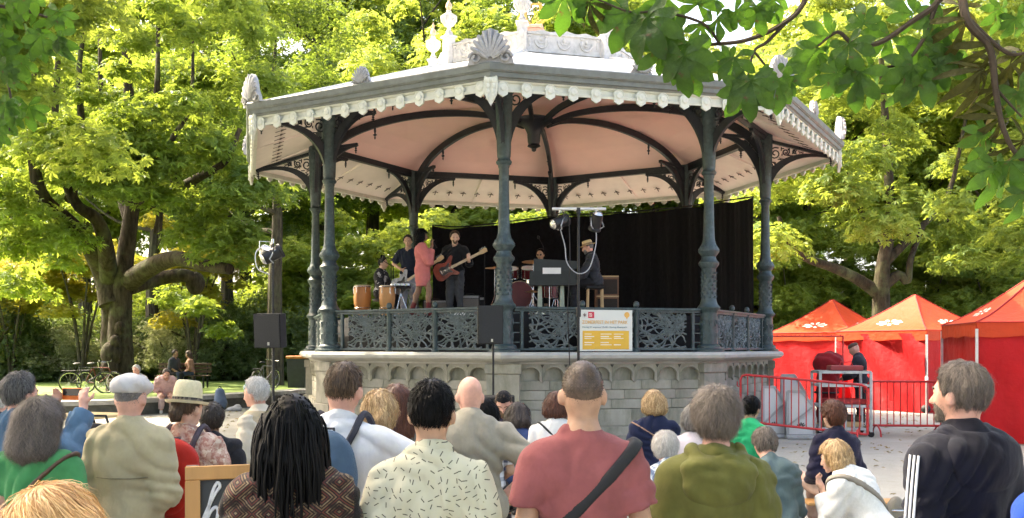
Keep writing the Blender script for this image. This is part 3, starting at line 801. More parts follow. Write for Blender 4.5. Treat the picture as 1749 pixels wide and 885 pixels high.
# bracket: curved rib, top bar, scrollwork and pendant, in the xz plane along +x from the column axis
def bracket(L, z0, z1, dz=0.0, w_=.07):
    mb = MB(); n = 14
    arc = [(.10 + (L-.10)*(1-math.cos(t_)), z0 + (z1-z0)*math.sin(t_)) for t_ in np.linspace(0, PI/2, n)]
    arc = [(x, z + dz*x/L) for x, z in arc]
    # tapered plate following the arc
    up = [(x - .16*(1-i/(n-1))**.5 - .03, z + .03 + .075*(1-.5*i/(n-1))) for i, (x, z) in enumerate(arc)]
    poly = arc + [(L, z1+dz+.07)] + up[::-1][1:] + [(.0, z0)]
    Mx = Matrix.Identity(4)
    mb.prism([(max(x, 0.0), z) for x, z in poly], -w_/2, w_/2)
    mb.bar((0, 0, z1+.05), (L+.02, 0, z1+dz+.05), w_*1.3, .07)
    # scrolls in the spandrel
    for cx_, cz_, r_, tw in ((.22, z1-.20, .15, 1), (.46, z1-.105, .09, -1), (.13, z1-.52, .10, -1), (.66, z1-.05, .05, 1), (.10, z1-.75, .06, 1)):
        pts = []
        for u in np.linspace(0, 1, 18):
            rr_ = r_*(1-.8*u); an = tw*u*10+1
            pts.append((cx_+rr_*math.cos(an), 0, cz_+dz*cx_/L+rr_*math.sin(an)))
        mb.tube(pts, .016, 5)
        for q_ in range(4):
            an = q_*1.57+.4; mb.tube([(cx_+r_*math.cos(an), 0, cz_+dz*cx_/L+r_*math.sin(an)), (cx_+1.35*r_*math.cos(an+.4), 0, cz_+dz*cx_/L+1.35*r_*math.sin(an+.4))], .012, 4)
    # pendant drop at the tip
    mb.lathe([(.005, -.17), (.02, -.15), (.012, -.12), (.04, -.10), (.012, -.08), (.03, -.06), (.015, -.02), (.03, .0), (.03, .05)], 6, (L-.03, 0, z1+dz))
    return mb.mesh('bracket', iron_dk)
Z0, Z1 = 5.22, 6.52
br_t = bracket(1.18, Z0, Z1)
br_o = bracket(1.50, Z0+.05, Z1-.02, -.42)
br_i = bracket(1.05, Z0, Z1+.02, .12)
for k in range(8):
    a = vert(k); p = (BR*math.cos(a), BR*math.sin(a), 0)
    c = bpy.data.objects.new('column', None); COL.objects.link(c); c.parent = bs; c.location = p; c.rotation_euler = (0, 0, a)
    link('shaft', col_me, c); tag(link('cast_ornament', rel_me, c), kind='stuff')
    link('bracket', br_t, c, rot=(0, 0, PI/2+PI/8)); link('bracket', br_t, c, rot=(0, 0, -PI/2-PI/8))
    link('bracket', br_o, c); link('bracket', br_i, c, rot=(0, 0, PI))
# --- balustrade: three twig-lattice panels to a side between slim posts
def lattice(seed, w_, h_):
    """cast tracery of crossing, forking twigs between two bars"""
    rg = np.random.default_rng(seed); mb = MB()
    def grow(x, z, an, s, L, r0, lev):
        pts = []; ph0 = rg.uniform(0, 6.28); L = int(L*1.25)
        for j in range(L):
            if not (abs(x) <= w_/2 and -.01 <= z <= h_): break
            pts.append((rg.normal(0, .008), x, z))
            an += .34*math.sin(j*1.3+ph0) + rg.normal(0, .10) - .08*(an-.70)
            x += s*math.cos(an)*.050; z += math.sin(an)*.050
            if lev < 2 and j and j % 3 == 0: grow(x, z, an+rg.uniform(.3, .7)*(1 if rg.uniform() < .5 else -1), s if rg.uniform() < .4 else -s, int(L*.6), r0*.82, lev+1)
        if len(pts) > 1: mb.tube(pts, np.linspace(r0, r0*.7, len(pts)), 4)
    for i in range(12):
        s = 1 if i % 2 else -1
        grow((i+.5)/12*w_-w_/2, 0, rg.uniform(.55, 1.1), s, 16, .020, 1)
    for s in (-1, 1):
        for z in (.12, .27, .42, .56): grow(-s*w_/2, z, rg.uniform(.2, .6), s, 14, .018, 1)
    for z in (0, h_): mb.bar((0, -w_/2, z), (0, w_/2, z), .03, .03)
    return mb.mesh('lattice_panel', lat_m)
side = 2*BR*S8; PW = (side-.36-.5)/3
lat = [lattice(s, PW-.10, .70) for s in (1, 2, 3, 4)]
mb = MB(); mb.lathe([(.075, 0), (.075, .05), (.055, .07), (.055, .76), (.07, .79), (.07, .82)], 10); mb.ell((0, 0, .90), (.06, .06, .07)); post_me = mb.mesh('post', iron, True)
mb = MB(); mb.box((0, 0, .815), (.13, side-.40, .05), bev=.012); mb.box((0, 0, .77), (.07, side-.40, .035)); mb.box((0, 0, .05), (.06, side-.40, .035)); rail_me = mb.mesh('rail', iron)
side_me = []
for s in (-1, 1):
    mb = MB(); mb.box((0, s*(side/2-.34), .40), (.055, .05, .72))
    for z in (.18, .36, .54, .72): mb.bar((0, s*(side/2-.34), z), (0, s*(side/2-.14), z), .02)
    side_me.append(mb.mesh('side_bars', iron))
for k in range(8):
    a = face(k); x = BR*C8; c, s = math.cos(a), math.sin(a)
    b = bpy.data.objects.new('balustrade', None); COL.objects.link(b); b.parent = bs; b.location = (x*c, x*s, 1.66); b.rotation_euler = (0, 0, a)
    link('rail', rail_me, b); [link('side_bars', m_, b) for m_ in side_me]
    for i in range(3): link('lattice_panel', lat[(i*2+k*3) % 4], b, (0, (i-1)*PW, .065))
    for i in (-.5, .5): link('post', post_me, b, (0, i*PW, 0))
# --- ceiling, ribs, roof
RE = 7.04
ring8([(RE-.06, 6.13), (BR+.06, 6.70), (BR+.06, 6.74), (RE-.06, 6.20)], 'soffit', soffit_m, bs)
mb = MB(); mb.lathe([(BR+.10, 6.60), (BR+.10, 6.74), (BR-.06, 6.74), (BR-.06, 6.60), (BR+.10, 6.60)], 8, cap=False); mb.build('ring_beam', iron_dk, bs)
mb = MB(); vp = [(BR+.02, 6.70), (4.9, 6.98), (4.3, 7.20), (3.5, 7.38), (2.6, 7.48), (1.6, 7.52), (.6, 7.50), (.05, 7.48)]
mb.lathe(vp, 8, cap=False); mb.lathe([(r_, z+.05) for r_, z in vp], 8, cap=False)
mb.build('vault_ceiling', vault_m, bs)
mb = MB()
rp = [(5.30, 6.30), (5.05, 6.62), (4.6, 6.93), (4.0, 7.16), (3.2, 7.33), (2.4, 7.40), (1.6, 7.38), (.9, 7.28), (.42, 7.10)]
rp = catmull([(x, 0, z) for x, z in rp], 3)
V = []; m = len(rp)
for i, p in enumerate(rp):
    d = (rp[min(i+1, m-1)]-rp[max(i-1, 0)]).normalized(); n = Vector((-d.z, 0, d.x)); n = -n if n.z < 0 else n
    h = .055+.05*(1-i/m)
    for y, q_ in ((-.045, 0), (.045, 0), (.045, 1), (-.045, 1)): V.append(p + n*(h*(q_*2-1)) + Vector((0, y, 0)))
Q = [(i*4+k, i*4+(k+1) % 4, (i+1)*4+(k+1) % 4, (i+1)*4+k) for i in range(m-1) for k in range(4)]
mb.add([tuple(v) for v in V], Q)
rib_me = mb.mesh('rib', iron_dk)
mb = MB(); mb.lathe([(.004, -.30), (.02, -.27), (.012, -.22), (.05, -.19), (.015, -.16), (.03, -.10), (.02, .05)], 6); mb.bar((-.05, 0, -.19), (.05, 0, -.19), .02); fin_me = mb.mesh('drop_finial', iron_dk)
for k in range(8):
    o = link('rib', rib_me, bs, rot=(0, 0, vert(k)))
    link('drop_finial', fin_me, o, (3.9, 0, 7.12))
mb = MB(); mb.lathe([(.01, 6.42), (.05, 6.44), (.06, 6.50), (.16, 6.55), (.13, 6.60), (.15, 6.66), (.16, 6.85), (.22, 6.98), (.36, 7.08), (.46, 7.13), (.48, 7.18), (.40, 7.22)], 16); mb.build('centre_pendant', iron_dk, bs, True)
# small dark fleurs, painted shade in place of perforations, along the soffit
mb = MB()
for a_, l in ((0, .17), (.9, .10), (-.9, .10), (PI, .05)):
    mb.bar((0, 0, 0), (math.cos(a_)*l, math.sin(a_)*l, 0), .022, .012)
mb.ell((.17, 0, 0), (.028, .02, .008), 6, 4)
fl_me = mb.mesh('fleur', M('fleur_shade', (.10, .075, .07), .8, .1, 5, 0))
slope = math.atan2(.57, (RE-BR-.12)*C8)
mb = MB(); mb.bar((0, 0, 0), ((RE-BR)*1.0, 0, -.55), .09, .06)
hip_me = mb.mesh('hip_batten', soffit_m)
for k in range(8):
    a = face(k)
    for i in range(11):
        y = (i-5)*.42
        rr_ = (BR+.95)*C8; z = 6.70-(.95)*(.57/(RE-BR-.12))-.02
        link('fleur', fl_me, bs, (rr_*math.cos(a)-y*math.sin(a), rr_*math.sin(a)+y*math.cos(a), z), Euler((0, slope, a)))
    link('hip_batten', hip_me, bs, (BR*math.cos(vert(k)), BR*math.sin(vert(k)), 6.68), (0, 0, vert(k)))
    a2 = face(k); link('hip_batten', hip_me, bs, (BR*C8*math.cos(a2), BR*C8*math.sin(a2), 6.68), (0, 0, a2), (C8, 1, 1))
# fascia and gutter
ring8([(RE-.10, 6.05), (RE-.02, 6.035), (RE-.01, 6.075), (RE-.045, 6.085), (RE-.045, 6.185), (RE-.01, 6.19), (RE+.01, 6.215), (RE-.10, 6.215)], 'fascia', paint_w, bs)
ring8([(RE-.08, 6.217), (RE+.02, 6.217), (RE+.03, 6.25), (RE+.07, 6.26), (RE+.075, 6.335), (RE+.10, 6.34), (RE+.105, 6.355), (RE+.12, 6.36), (RE+.135, 6.46), (RE+.11, 6.485), (RE-.05, 6.485)], 'gutter', zinc, bs)
mb = MB()
s_ = .085
outl = [(-s_, .03), (-s_, -.085), (-s_*.5, -.11), (0, -.135), (s_*.5, -.11), (s_, -.085), (s_, .03)] + [(s_*1.0*math.cos(u), .03+s_*.95*math.sin(u)) for u in np.linspace(.2, PI-.2, 7)]
mb.prism(outl, -.02, .02, Matrix.Rotation(-PI/2, 4, 'Z'))
mb.lathe([(.055, 0), (.055, .012), (.035, .02)], 12, (.02, 0, .02), rot=Matrix.Rotation(PI/2, 3, 'Y'))
mb.tube([(.018, -s_*1.12*math.cos(u), .02+s_*1.2*math.sin(u)) for u in np.linspace(0, PI, 9)], .012, 5)
tab_me = mb.mesh('fascia_tab', paint_w)
mb = MB()
outl = [(-.11, .16), (-.12, .0), (-.10, -.14), (-.05, -.24), (0, -.33), (.05, -.24), (.10, -.14), (.12, 0), (.11, .16), (0, .22)]
mb.prism(outl, -.03, .025, Matrix.Rotation(-PI/2, 4, 'Z'))
for s in (-1, 1):
    for i in range(4): mb.ell((.03, s*.05, .09-.09*i), (.03, .05-.006*i, .055), 6, 5)
mb.ell((.035, 0, .10), (.03, .04, .05), 6, 5)
pend_me = mb.mesh('corner_drop', paint_w)
nt_ = 13; fl = 2*RE*S8
for k in range(8):
    a = face(k)
    for i in range(nt_):
        y = (i+.5-nt_/2)*fl/nt_ ; x = RE*C8-.005
        link('fascia_tab', tab_me, bs, (x*math.cos(a)-y*math.sin(a), x*math.sin(a)+y*math.cos(a), 6.075), (0, 0, a))
    link('corner_drop', pend_me, bs, ((RE+.01)*math.cos(vert(k)), (RE+.01)*math.sin(vert(k)), 6.10), (0, 0, vert(k)))
# antefixes
def antefix(w_, h_):
    mb = MB()
    outl = [(-w_*.5, 0), (-w_*.47, h_*.16), (-w_*.38, h_*.32), (-w_*.33, h_*.40), (-w_*.30, h_*.60), (-w_*.22, h_*.80), (-w_*.10, h_*.95), (0, h_)]
    outl = outl + [(-x, z) for x, z in outl[::-1][1:]]
    mb.prism(outl, -.07, .0, Matrix.Rotation(-PI/2, 4, 'Z'))
    for i in range(9):                    # fan of petals
        an = R(90 + (i-4)*15); L = h_*(.86-.035*abs(i-4)); c0 = Vector((0, 0, h_*.10))
        e = c0 + Vector((0, math.cos(an)*L*.86, math.sin(an)*L))
        pts = [c0.lerp(e, t_) + Vector((.02+.03*math.sin(t_*2.6), 0, 0)) for t_ in np.linspace(.12, 1, 6)]
        mb.tube(pts, [.012*w_/.75+.03*w_/.75*math.sin(t_*2.6) for t_ in np.linspace(.12, 1, 6)], 6)
    for s in (-1, 1):
        pts = []
        for u in np.linspace(0, 1, 16):
            r_ = w_*.14*(1-.8*u); an = u*8
            pts.append((.03, s*(w_*.33 + r_*math.cos(an)), h_*.17 + r_*math.sin(an)))
        mb.tube(pts, .03*w_, 6)
    return mb.mesh('antefix', antefixM, True)
af, af2 = antefix(.78, .60), antefix(.42, .36)
for k in range(8):
    link('antefix', af, bs, ((RE+.04)*math.cos(vert(k)), (RE+.04)*math.sin(vert(k)), 6.46), (0, 0, vert(k)))
    a = face(k); link('antefix', af2, bs, ((RE*C8+.04)*math.cos(a), (RE*C8+.04)*math.sin(a), 6.46), (0, 0, a))
mb = MB(); rp_ = [(RE+.02, 6.47), (5.6, 6.98), (4.2, 7.48), (2.62, 8.02), (1.5, 8.35), (.1, 8.7)]
mb.lathe(rp_, 8, cap=False); rf = mb.build('roof', zinc_lt, bs)
mb = MB(); mb.bar((RE-.05, 0, 6.50), (2.62, 0, 8.05), .06, .06); seam = mb.mesh('seam', zinc_lt)
for k in range(8): link('seam', seam, rf, rot=(0, 0, vert(k)))
# crest: panels with swags between urn posts
RC = 2.45; cw = 2*RC*S8-.22
mb = MB()
top = [(cw/2, .48)] + [(cw/2*(1-2*i/20), .48+.07*math.exp(-((i-10)/2.6)**2)+.05*math.exp(-((i-4)/1.5)**2)+.05*math.exp(-((i-16)/1.5)**2)) for i in range(1, 20)] + [(-cw/2, .48)]
mb.prism([(-cw/2, 0), (cw/2, 0)] + top, -.06, .0, Matrix.Rotation(-PI/2, 4, 'Z'))
for z in (.05, .44): mb.bar((.012, -cw/2, z), (.012, cw/2, z), .05, .035)
for x in (-.5, 0, .5):
    yy = x*cw*.62; r_ = .14
    mb.tube([(.01, yy-r_*math.cos(u), .30-r_*1.15*math.sin(u)) for u in np.linspace(0, PI, 11)], .024, 6)
    mb.tube([(.01, yy-.07*math.cos(u), .30-.07*math.sin(u)) for u in np.linspace(0, PI, 9)], .014, 5)
    mb.ell((.01, yy, .33), (.03, .035, .05), 6, 5)
for x in (-.25, .25, -.47, .47):
    mb.ell((.0, x*cw, .26), (.025, .04, .11), 8, 6); mb.ell((.01, x*cw, .39), (.025, .05, .03), 6, 5)
pan_me = mb.mesh('crest_panel', crestM, True)
mb = MB(); mb.box((0, 0, .28), (.20, .20, .72), bev=.012); mb.box((0, 0, .66), (.27, .27, .05), bev=.012); mb.box((0, 0, -.02), (.28, .28, .14), bev=.015); mb.ell((.10, 0, .45), (.03, .06, .09), 8, 6)
mb.box((0, 0, .73), (.15, .15, .10), taper=.7)
postc = mb.mesh('crest_post', crestM)
mb = MB(); mb.lathe([(.085, .76), (.045, .80), (.04, .86), (.07, .90), (.14, .98), (.175, 1.07), (.165, 1.13), (.09, 1.18), (.05, 1.20), (.06, 1.24), (.03, 1.27)], 16)
for j in range(12):
    a = j*PI/6; mb.tube([(.09*math.cos(a), .09*math.sin(a), .92), (.165*math.cos(a), .165*math.sin(a), 1.02), (.165*math.cos(a), .165*math.sin(a), 1.13)], .02, 5)
urn_me = mb.mesh('urn', crestM, True)
mb = MB(); mb.lathe([(.035, 1.26), (.075, 1.32), (.06, 1.40), (.02, 1.46), (.035, 1.50), (.004, 1.60)], 10); fin2 = mb.mesh('gilt_finial', M('gilt_pale', (.62, .42, .26), .5, .2, 12, .2, 30), True)
for k in range(8):
    a = face(k); x = RC*C8
    link('crest_panel', pan_me, bs, (x*math.cos(a), x*math.sin(a), 8.05), (0, 0, a))
    o = link('crest_post', postc, bs, (RC*math.cos(vert(k)), RC*math.sin(vert(k)), 8.02), (0, 0, vert(k)))
    u = link('urn', urn_me, o); link('gilt_finial', fin2, o)
mb = MB(); mb.box((0, 0, 8.9), (.36, .36, .9), bev=.03); mb.box((0, 0, 9.37), (.46, .46, .06), bev=.015)
cp = mb.build('centre_pedestal', M('pink_stone', (.52, .33, .26), .7, .12, 8, .2, 30), bs)
mb = MB()
for s in (-1, 1): mb.tube([(0, s*x, 9.42+z) for x, z in ((.05, 0), (.20, .12), (.24, .32), (.14, .52), (.18, .72), (.26, .80))], [.05, .06, .06, .05, .045, .03], 8)
mb.bar((0, -.16, 9.95), (0, .16, 9.95), .04)
for y in (-.07, 0, .07): mb.bar((0, y, 9.48), (0, y, 9.95), .012)
mb.build('gilt_lyre', goldM, cp, True)
# ================================================================ people: bodies grown from a signed distance field
def smin(a, b, k):
    h = np.clip(.5+.5*(b-a)/k, 0, 1)
    return b*(1-h)+a*h - k*h*(1-h)

class Field:
    def __init__(s, lo, hi, h):
        s.h = h; s.lo = np.array(lo, np.float32); s.n = np.ceil((np.array(hi)-lo)/h).astype(int)+1
        s.D = np.full(tuple(s.n), .5, np.float32)
    def sub(s, lo, hi):
        a = np.clip(np.floor((np.array(lo)-s.lo)/s.h).astype(int), 0, s.n-1); b = np.clip(np.ceil((np.array(hi)-s.lo)/s.h).astype(int)+1, 1, s.n)
        sl = tuple(slice(int(i), int(j)) for i, j in zip(a, b))
        ax = [s.lo[i]+np.arange(a[i], b[i], dtype=np.float32)*s.h for i in range(3)]
        return sl, np.meshgrid(*ax, indexing='ij', sparse=True)
    def add(s, prim, k=.02, off=0.0):
        kind = prim[0]
        if kind == 'c':                 # round cone a->b; optional flat cuts at the ends
            _, a, b, ra, rb = prim[:5]; a = np.array(a, np.float32); b = np.array(b, np.float32); ra += off; rb += off
            m = max(ra, rb)+k+2*s.h
            sl, (X, Y, Z) = s.sub(np.minimum(a, b)-m, np.maximum(a, b)+m)
            d = b-a; L2 = float(d@d)+1e-9
            t = ((X-a[0])*d[0]+(Y-a[1])*d[1]+(Z-a[2])*d[2])/L2
            tc = np.clip(t, 0, 1)
            D = np.sqrt((X-a[0]-tc*d[0])**2+(Y-a[1]-tc*d[1])**2+(Z-a[2]-tc*d[2])**2) - (ra+(rb-ra)*tc)
            if len(prim) > 5 and prim[5]:
                L = math.sqrt(L2)
                if prim[5] & 2: D = np.maximum(D, (t-1)*L)
                if prim[5] & 1: D = np.maximum(D, -t*L)
        else:                            # ellipsoid c, r, rotation (rows = local axes)
            _, c, r, Rm = prim; c = np.array(c, np.float32); r = np.array(r, np.float32)+off; m = float(r.max())+k+2*s.h
            sl, (X, Y, Z) = s.sub(c-m, c+m)
            x, y, z = X-c[0], Y-c[1], Z-c[2]
            if Rm is not None:
                Rm = np.asarray(Rm, np.float32)
                x, y, z = Rm[0, 0]*x+Rm[0, 1]*y+Rm[0, 2]*z, Rm[1, 0]*x+Rm[1, 1]*y+Rm[1, 2]*z, Rm[2, 0]*x+Rm[2, 1]*y+Rm[2, 2]*z
            k0 = np.sqrt((x/r[0])**2+(y/r[1])**2+(z/r[2])**2); k1 = np.sqrt((x/r[0]**2)**2+(y/r[1]**2)**2+(z/r[2]**2)**2)+1e-6
            D = k0*(k0-1)/k1
        s.D[sl] = smin(s.D[sl], D, k)
    def sub_prim(s, prim, off=0.0, k=.006):
        t = Field.__new__(Field); t.h = s.h; t.lo = s.lo; t.n = s.n; t.D = np.full(tuple(s.n), .5, np.float32); t.add(prim, k, off)
        s.D = np.maximum(s.D, -t.D)
    def grid(s):
        return np.meshgrid(*[s.lo[i]+np.arange(s.n[i], dtype=np.float32)*s.h for i in range(3)], indexing='ij', sparse=True)
    def surf(s):
        """naive surface nets -> verts, quads"""
        D = s.D; n = s.n; neg = D < 0
        cells = np.zeros(tuple(n-1), np.int8)
        for i in (0, 1):
            for j in (0, 1):
                for k in (0, 1): cells += neg[i:n[0]-1+i, j:n[1]-1+j, k:n[2]-1+k]
        mix = (cells > 0) & (cells < 8); idx = np.argwhere(mix)
        if len(idx) == 0: return np.zeros((0, 3)), np.zeros((0, 4), int)
        vid = np.full(tuple(n-1), -1, np.int32); vid[mix] = np.arange(len(idx))
        acc = np.zeros((len(idx), 3)); cnt = np.zeros(len(idx))
        cor = np.array([(i, j, k) for i in (0, 1) for j in (0, 1) for k in (0, 1)])
        val = np.stack([D[idx[:, 0]+c[0], idx[:, 1]+c[1], idx[:, 2]+c[2]] for c in cor], 1)
        for a in range(8):
            for b in range(a+1, 8):
                if np.abs(cor[a]-cor[b]).sum() != 1: continue
                va, vb = val[:, a], val[:, b]; m = (va < 0) != (vb < 0)
                t = va[m]/(va[m]-vb[m])
                acc[m] += cor[a] + t[:, None]*(cor[b]-cor[a]); cnt[m] += 1
        V = s.lo + (idx + acc/cnt[:, None])*s.h
        Qs = []
        for ax in range(3):
            o = [1, 1, 1]; o[ax] = 0
            sl0 = tuple(slice(1, n[i]-1) if i != ax else slice(0, n[i]-1) for i in range(3))
            sl1 = tuple(slice(1, n[i]-1) if i != ax else slice(1, n[i]) for i in range(3))
            A, B = neg[sl0], neg[sl1]; e = np.argwhere(A != B)
            if len(e) == 0: continue
            e = e + np.array(o)
            u, v = [(1, 2), (2, 0), (0, 1)][ax]
            du = np.eye(3, dtype=int)[u]; dv = np.eye(3, dtype=int)[v]
            def g(p): return vid[p[:, 0], p[:, 1], p[:, 2]]
            q_ = np.stack([g(e-du-dv), g(e-dv), g(e), g(e-du)], 1)
            fl = ~neg[e[:, 0], e[:, 1], e[:, 2]]
            q_[fl] = q_[fl][:, ::-1]
            Qs.append(q_)
        Q = np.vstack(Qs); Q = Q[(Q >= 0).all(1)]
        return V, Q

def vnormals(V, Q):
    n = np.cross(V[Q[:, 2]]-V[Q[:, 0]], V[Q[:, 3]]-V[Q[:, 1]]); out = np.zeros_like(V)
    for c in range(4): np.add.at(out, Q[:, c], n)
    return out/(np.linalg.norm(out, axis=1)[:, None]+1e-9)

def skin_mat(key, c):
    if 'skin_'+key in _M: return _M['skin_'+key]
    m, nt, b = newmat('skin_'+key)
    n1 = noise(nt, coords(nt), 22, 5); n2 = noise(nt, coords(nt), 260, 2)
    col = ramp(nt, n1.outputs[0], [(.3, tuple(x*.84 for x in c)), (.7, tuple(min(1, x*1.1) for x in c))])
    nt.links.new(col, b.inputs['Base Color']); b.inputs['Roughness'].default_value = .5; b.inputs['Specular IOR Level'].default_value = .35
    b.inputs['Subsurface Weight'].default_value = .12; b.inputs['Subsurface Radius'].default_value = (.02, .008, .005); b.inputs['Subsurface Scale'].default_value = .3
    bn = nt.nodes.new('ShaderNodeBump'); bn.inputs['Strength'].default_value = .15; bn.inputs['Distance'].default_value = .002
    nt.links.new(n2.outputs[0], bn.inputs['Height']); nt.links.new(bn.outputs[0], b.inputs['Normal'])
    _M['skin_'+key] = m; return m
SKIN = {'fair': (.62, .38, .28), 'pink': (.60, .33, .25), 'tan': (.44, .26, .17), 'brown': (.22, .12, .075), 'dark': (.10, .055, .035)}

def cloth_out(nt, b, col, rough=.85, weave=900, fold=.8):
    nt.links.new(col, b.inputs['Base Color']) if not isinstance(col, tuple) else setattr(b.inputs['Base Color'], 'default_value', (*col, 1))
    b.inputs['Roughness'].default_value = rough; b.inputs['Specular IOR Level'].default_value = .15
    b.inputs['Sheen Weight'].default_value = .08
    v = coords(nt, 'Object', (1.15, 1, .6)); n1 = noise(nt, v, 4.2, 1.5, .45); n1.noise_type = 'RIDGED_MULTIFRACTAL'; n1.inputs['Distortion'].default_value = 1.1; n1.inputs['Gain'].default_value = 2.0; n2 = noise(nt, coords(nt), weave, 1)
    n4 = noise(nt, v, 10, 3, .5)
    ad = mathn(nt, 'ADD', mathn(nt, 'MULTIPLY', n1.outputs[0], .55), mathn(nt, 'MULTIPLY_ADD', n2.outputs[0], .04, mathn(nt, 'MULTIPLY', n4.outputs[0], .6)))
    bn = nt.nodes.new('ShaderNodeBump'); bn.inputs['Strength'].default_value = fold; bn.inputs['Distance'].default_value = .028
    nt.links.new(ad, bn.inputs['Height']); nt.links.new(bn.outputs[0], b.inputs['Normal'])

def cloth(name, c, c2=None, var=.12, rough=.85, scale=9, fold=.8):
    if name in _M: return _M[name]
    m, nt, b = newmat(name)
    n1 = noise(nt, coords(nt), scale, 4)
    col = ramp(nt, n1.outputs[0], [(.35, tuple(x*(1-var) for x in c)), (.65, c2 or tuple(min(1, x*(1+var)) for x in c))])
    cloth_out(nt, b, col, rough, fold=fold); _M[name] = m; return m

def cloth_dash(name, c, cd, sc=22, l=.30, w_=.075):
    """scattered short dashes at random angles"""
    if name in _M: return _M[name]
    m, nt, b = newmat(name)
    mp = coords(nt, 'Object', (sc, 0, sc))
    vo = nt.nodes.new('ShaderNodeTexVoronoi'); vo.feature = 'F1'; vo.inputs['Scale'].default_value = 1.0; vo.inputs['Randomness'].default_value = .62; nt.links.new(mp, vo.inputs['Vector'])
    sb = nt.nodes.new('ShaderNodeVectorMath'); sb.operation = 'SUBTRACT'; nt.links.new(mp, sb.inputs[0]); nt.links.new(vo.outputs['Position'], sb.inputs[1])
    sc_ = nt.nodes.new('ShaderNodeSeparateColor'); nt.links.new(vo.outputs['Color'], sc_.inputs[0])
    ro = nt.nodes.new('ShaderNodeVectorRotate'); ro.rotation_type = 'Y_AXIS'; nt.links.new(sb.outputs[0], ro.inputs['Vector']); nt.links.new(mathn(nt, 'MULTIPLY', sc_.outputs[0], 6.28), ro.inputs['Angle'])
    sx = nt.nodes.new('ShaderNodeSeparateXYZ'); nt.links.new(ro.outputs[0], sx.inputs[0])
    mk = mathn(nt, 'MULTIPLY', mathn(nt, 'LESS_THAN', mathn(nt, 'ABSOLUTE', sx.outputs[0]), l), mathn(nt, 'LESS_THAN', mathn(nt, 'ABSOLUTE', sx.outputs[2]), w_))
    n1 = noise(nt, coords(nt), 7, 3)
    bc = ramp(nt, n1.outputs[0], [(.35, tuple(x*.9 for x in c)), (.65, c)])
    cloth_out(nt, b, mixc(nt, mk, bc, cd)); _M[name] = m; return m

def cloth_spots(name, c, c2, c3=None, sc=30, th=(.45, .55)):
    if name in _M: return _M[name]
    m, nt, b = newmat(name)
    n1 = noise(nt, coords(nt), sc, 3, .6); n2 = noise(nt, coords(nt), sc*.6, 3, .6)
    col = mixc(nt, ramp(nt, n1.outputs[0], [(th[0], (0, 0, 0)), (th[1], (1, 1, 1))]), c, c2)
    if c3: col = mixc(nt, ramp(nt, n2.outputs[0], [(.55, (0, 0, 0)), (.6, (1, 1, 1))]), col, c3)
    cloth_out(nt, b, col); _M[name] = m; return m

def cloth_check(name, c, c2, sc=30):
    if name in _M: return _M[name]
    m, nt, b = newmat(name)
    sx = nt.nodes.new('ShaderNodeSeparateXYZ'); nt.links.new(coords(nt), sx.inputs[0])
    a = mathn(nt, 'GREATER_THAN', mathn(nt, 'SINE', mathn(nt, 'MULTIPLY', sx.outputs[0], sc*3)), .2); e = mathn(nt, 'GREATER_THAN', mathn(nt, 'SINE', mathn(nt, 'MULTIPLY', sx.outputs[2], sc*3)), .2)
    cloth_out(nt, b, mixc(nt, mathn(nt, 'MULTIPLY', mathn(nt, 'ADD', a, e), .5), c, c2)); _M[name] = m; return m

def cloth_diamond(name, cols, sc=9):
    """woven bands of nested diamonds"""
    if name in _M: return _M[name]
    m, nt, b = newmat(name)
    sx = nt.nodes.new('ShaderNodeSeparateXYZ'); nt.links.new(coords(nt), sx.inputs[0])
    x = mathn(nt, 'PINGPONG', mathn(nt, 'MULTIPLY', sx.outputs[0], sc), .5); z = mathn(nt, 'PINGPONG', mathn(nt, 'MULTIPLY', sx.outputs[2], sc*1.15), .5)
    d = mathn(nt, 'ADD', x, z)
    st = mathn(nt, 'FRACT', mathn(nt, 'MULTIPLY', d, 3.0))
    r = nt.nodes.new('ShaderNodeValToRGB'); r.color_ramp.interpolation = 'CONSTANT'; el = r.color_ramp.elements
    while len(el) < len(cols): el.new(.5)
    for i, (e, c) in enumerate(zip(el, cols)): e.position = i/len(cols); e.color = (*c, 1)
    nt.links.new(st, r.inputs[0])
    bx = mathn(nt, 'LESS_THAN', mathn(nt, 'PINGPONG', mathn(nt, 'MULTIPLY', sx.outputs[0], sc*.5), .5), .045)
    n1 = noise(nt, coords(nt), 28, 4)
    col = mixc(nt, bx, r.outputs[0], (.012, .010, .010))
    col = mixc(nt, ramp(nt, n1.outputs[0], [(.48, (0, 0, 0)), (.62, (.85, .85, .85))]), col, (.018, .013, .012))
    cloth_out(nt, b, col); _M[name] = m; return m

def hair_mat(name, c, c2, rough=.45):
    if 'hair_'+name in _M: return _M['hair_'+name]
    m, nt, b = newmat('hair_'+name)
    at = nt.nodes.new('ShaderNodeAttribute'); at.attribute_name = 'tint'; sp = nt.nodes.new('ShaderNodeSeparateColor'); nt.links.new(at.outputs['Color'], sp.inputs[0])
    col = ramp(nt, sp.outputs[0], [(0, c), (1, c2)])
    nt.links.new(col, b.inputs['Base Color']); b.inputs['Roughness'].default_value = rough; b.inputs['Specular IOR Level'].default_value = .10 if name == 'black' else .40
    _M['hair_'+name] = m; return m

def rotm(pitch=0, yaw=0, roll=0):
    """forward pitch (head down positive), yaw left positive, roll"""
    return np.array(Matrix.Rotation(R(yaw), 3, 'Z') @ Matrix.Rotation(R(-pitch), 3, 'X') @ Matrix.Rotation(R(roll), 3, 'Y'))

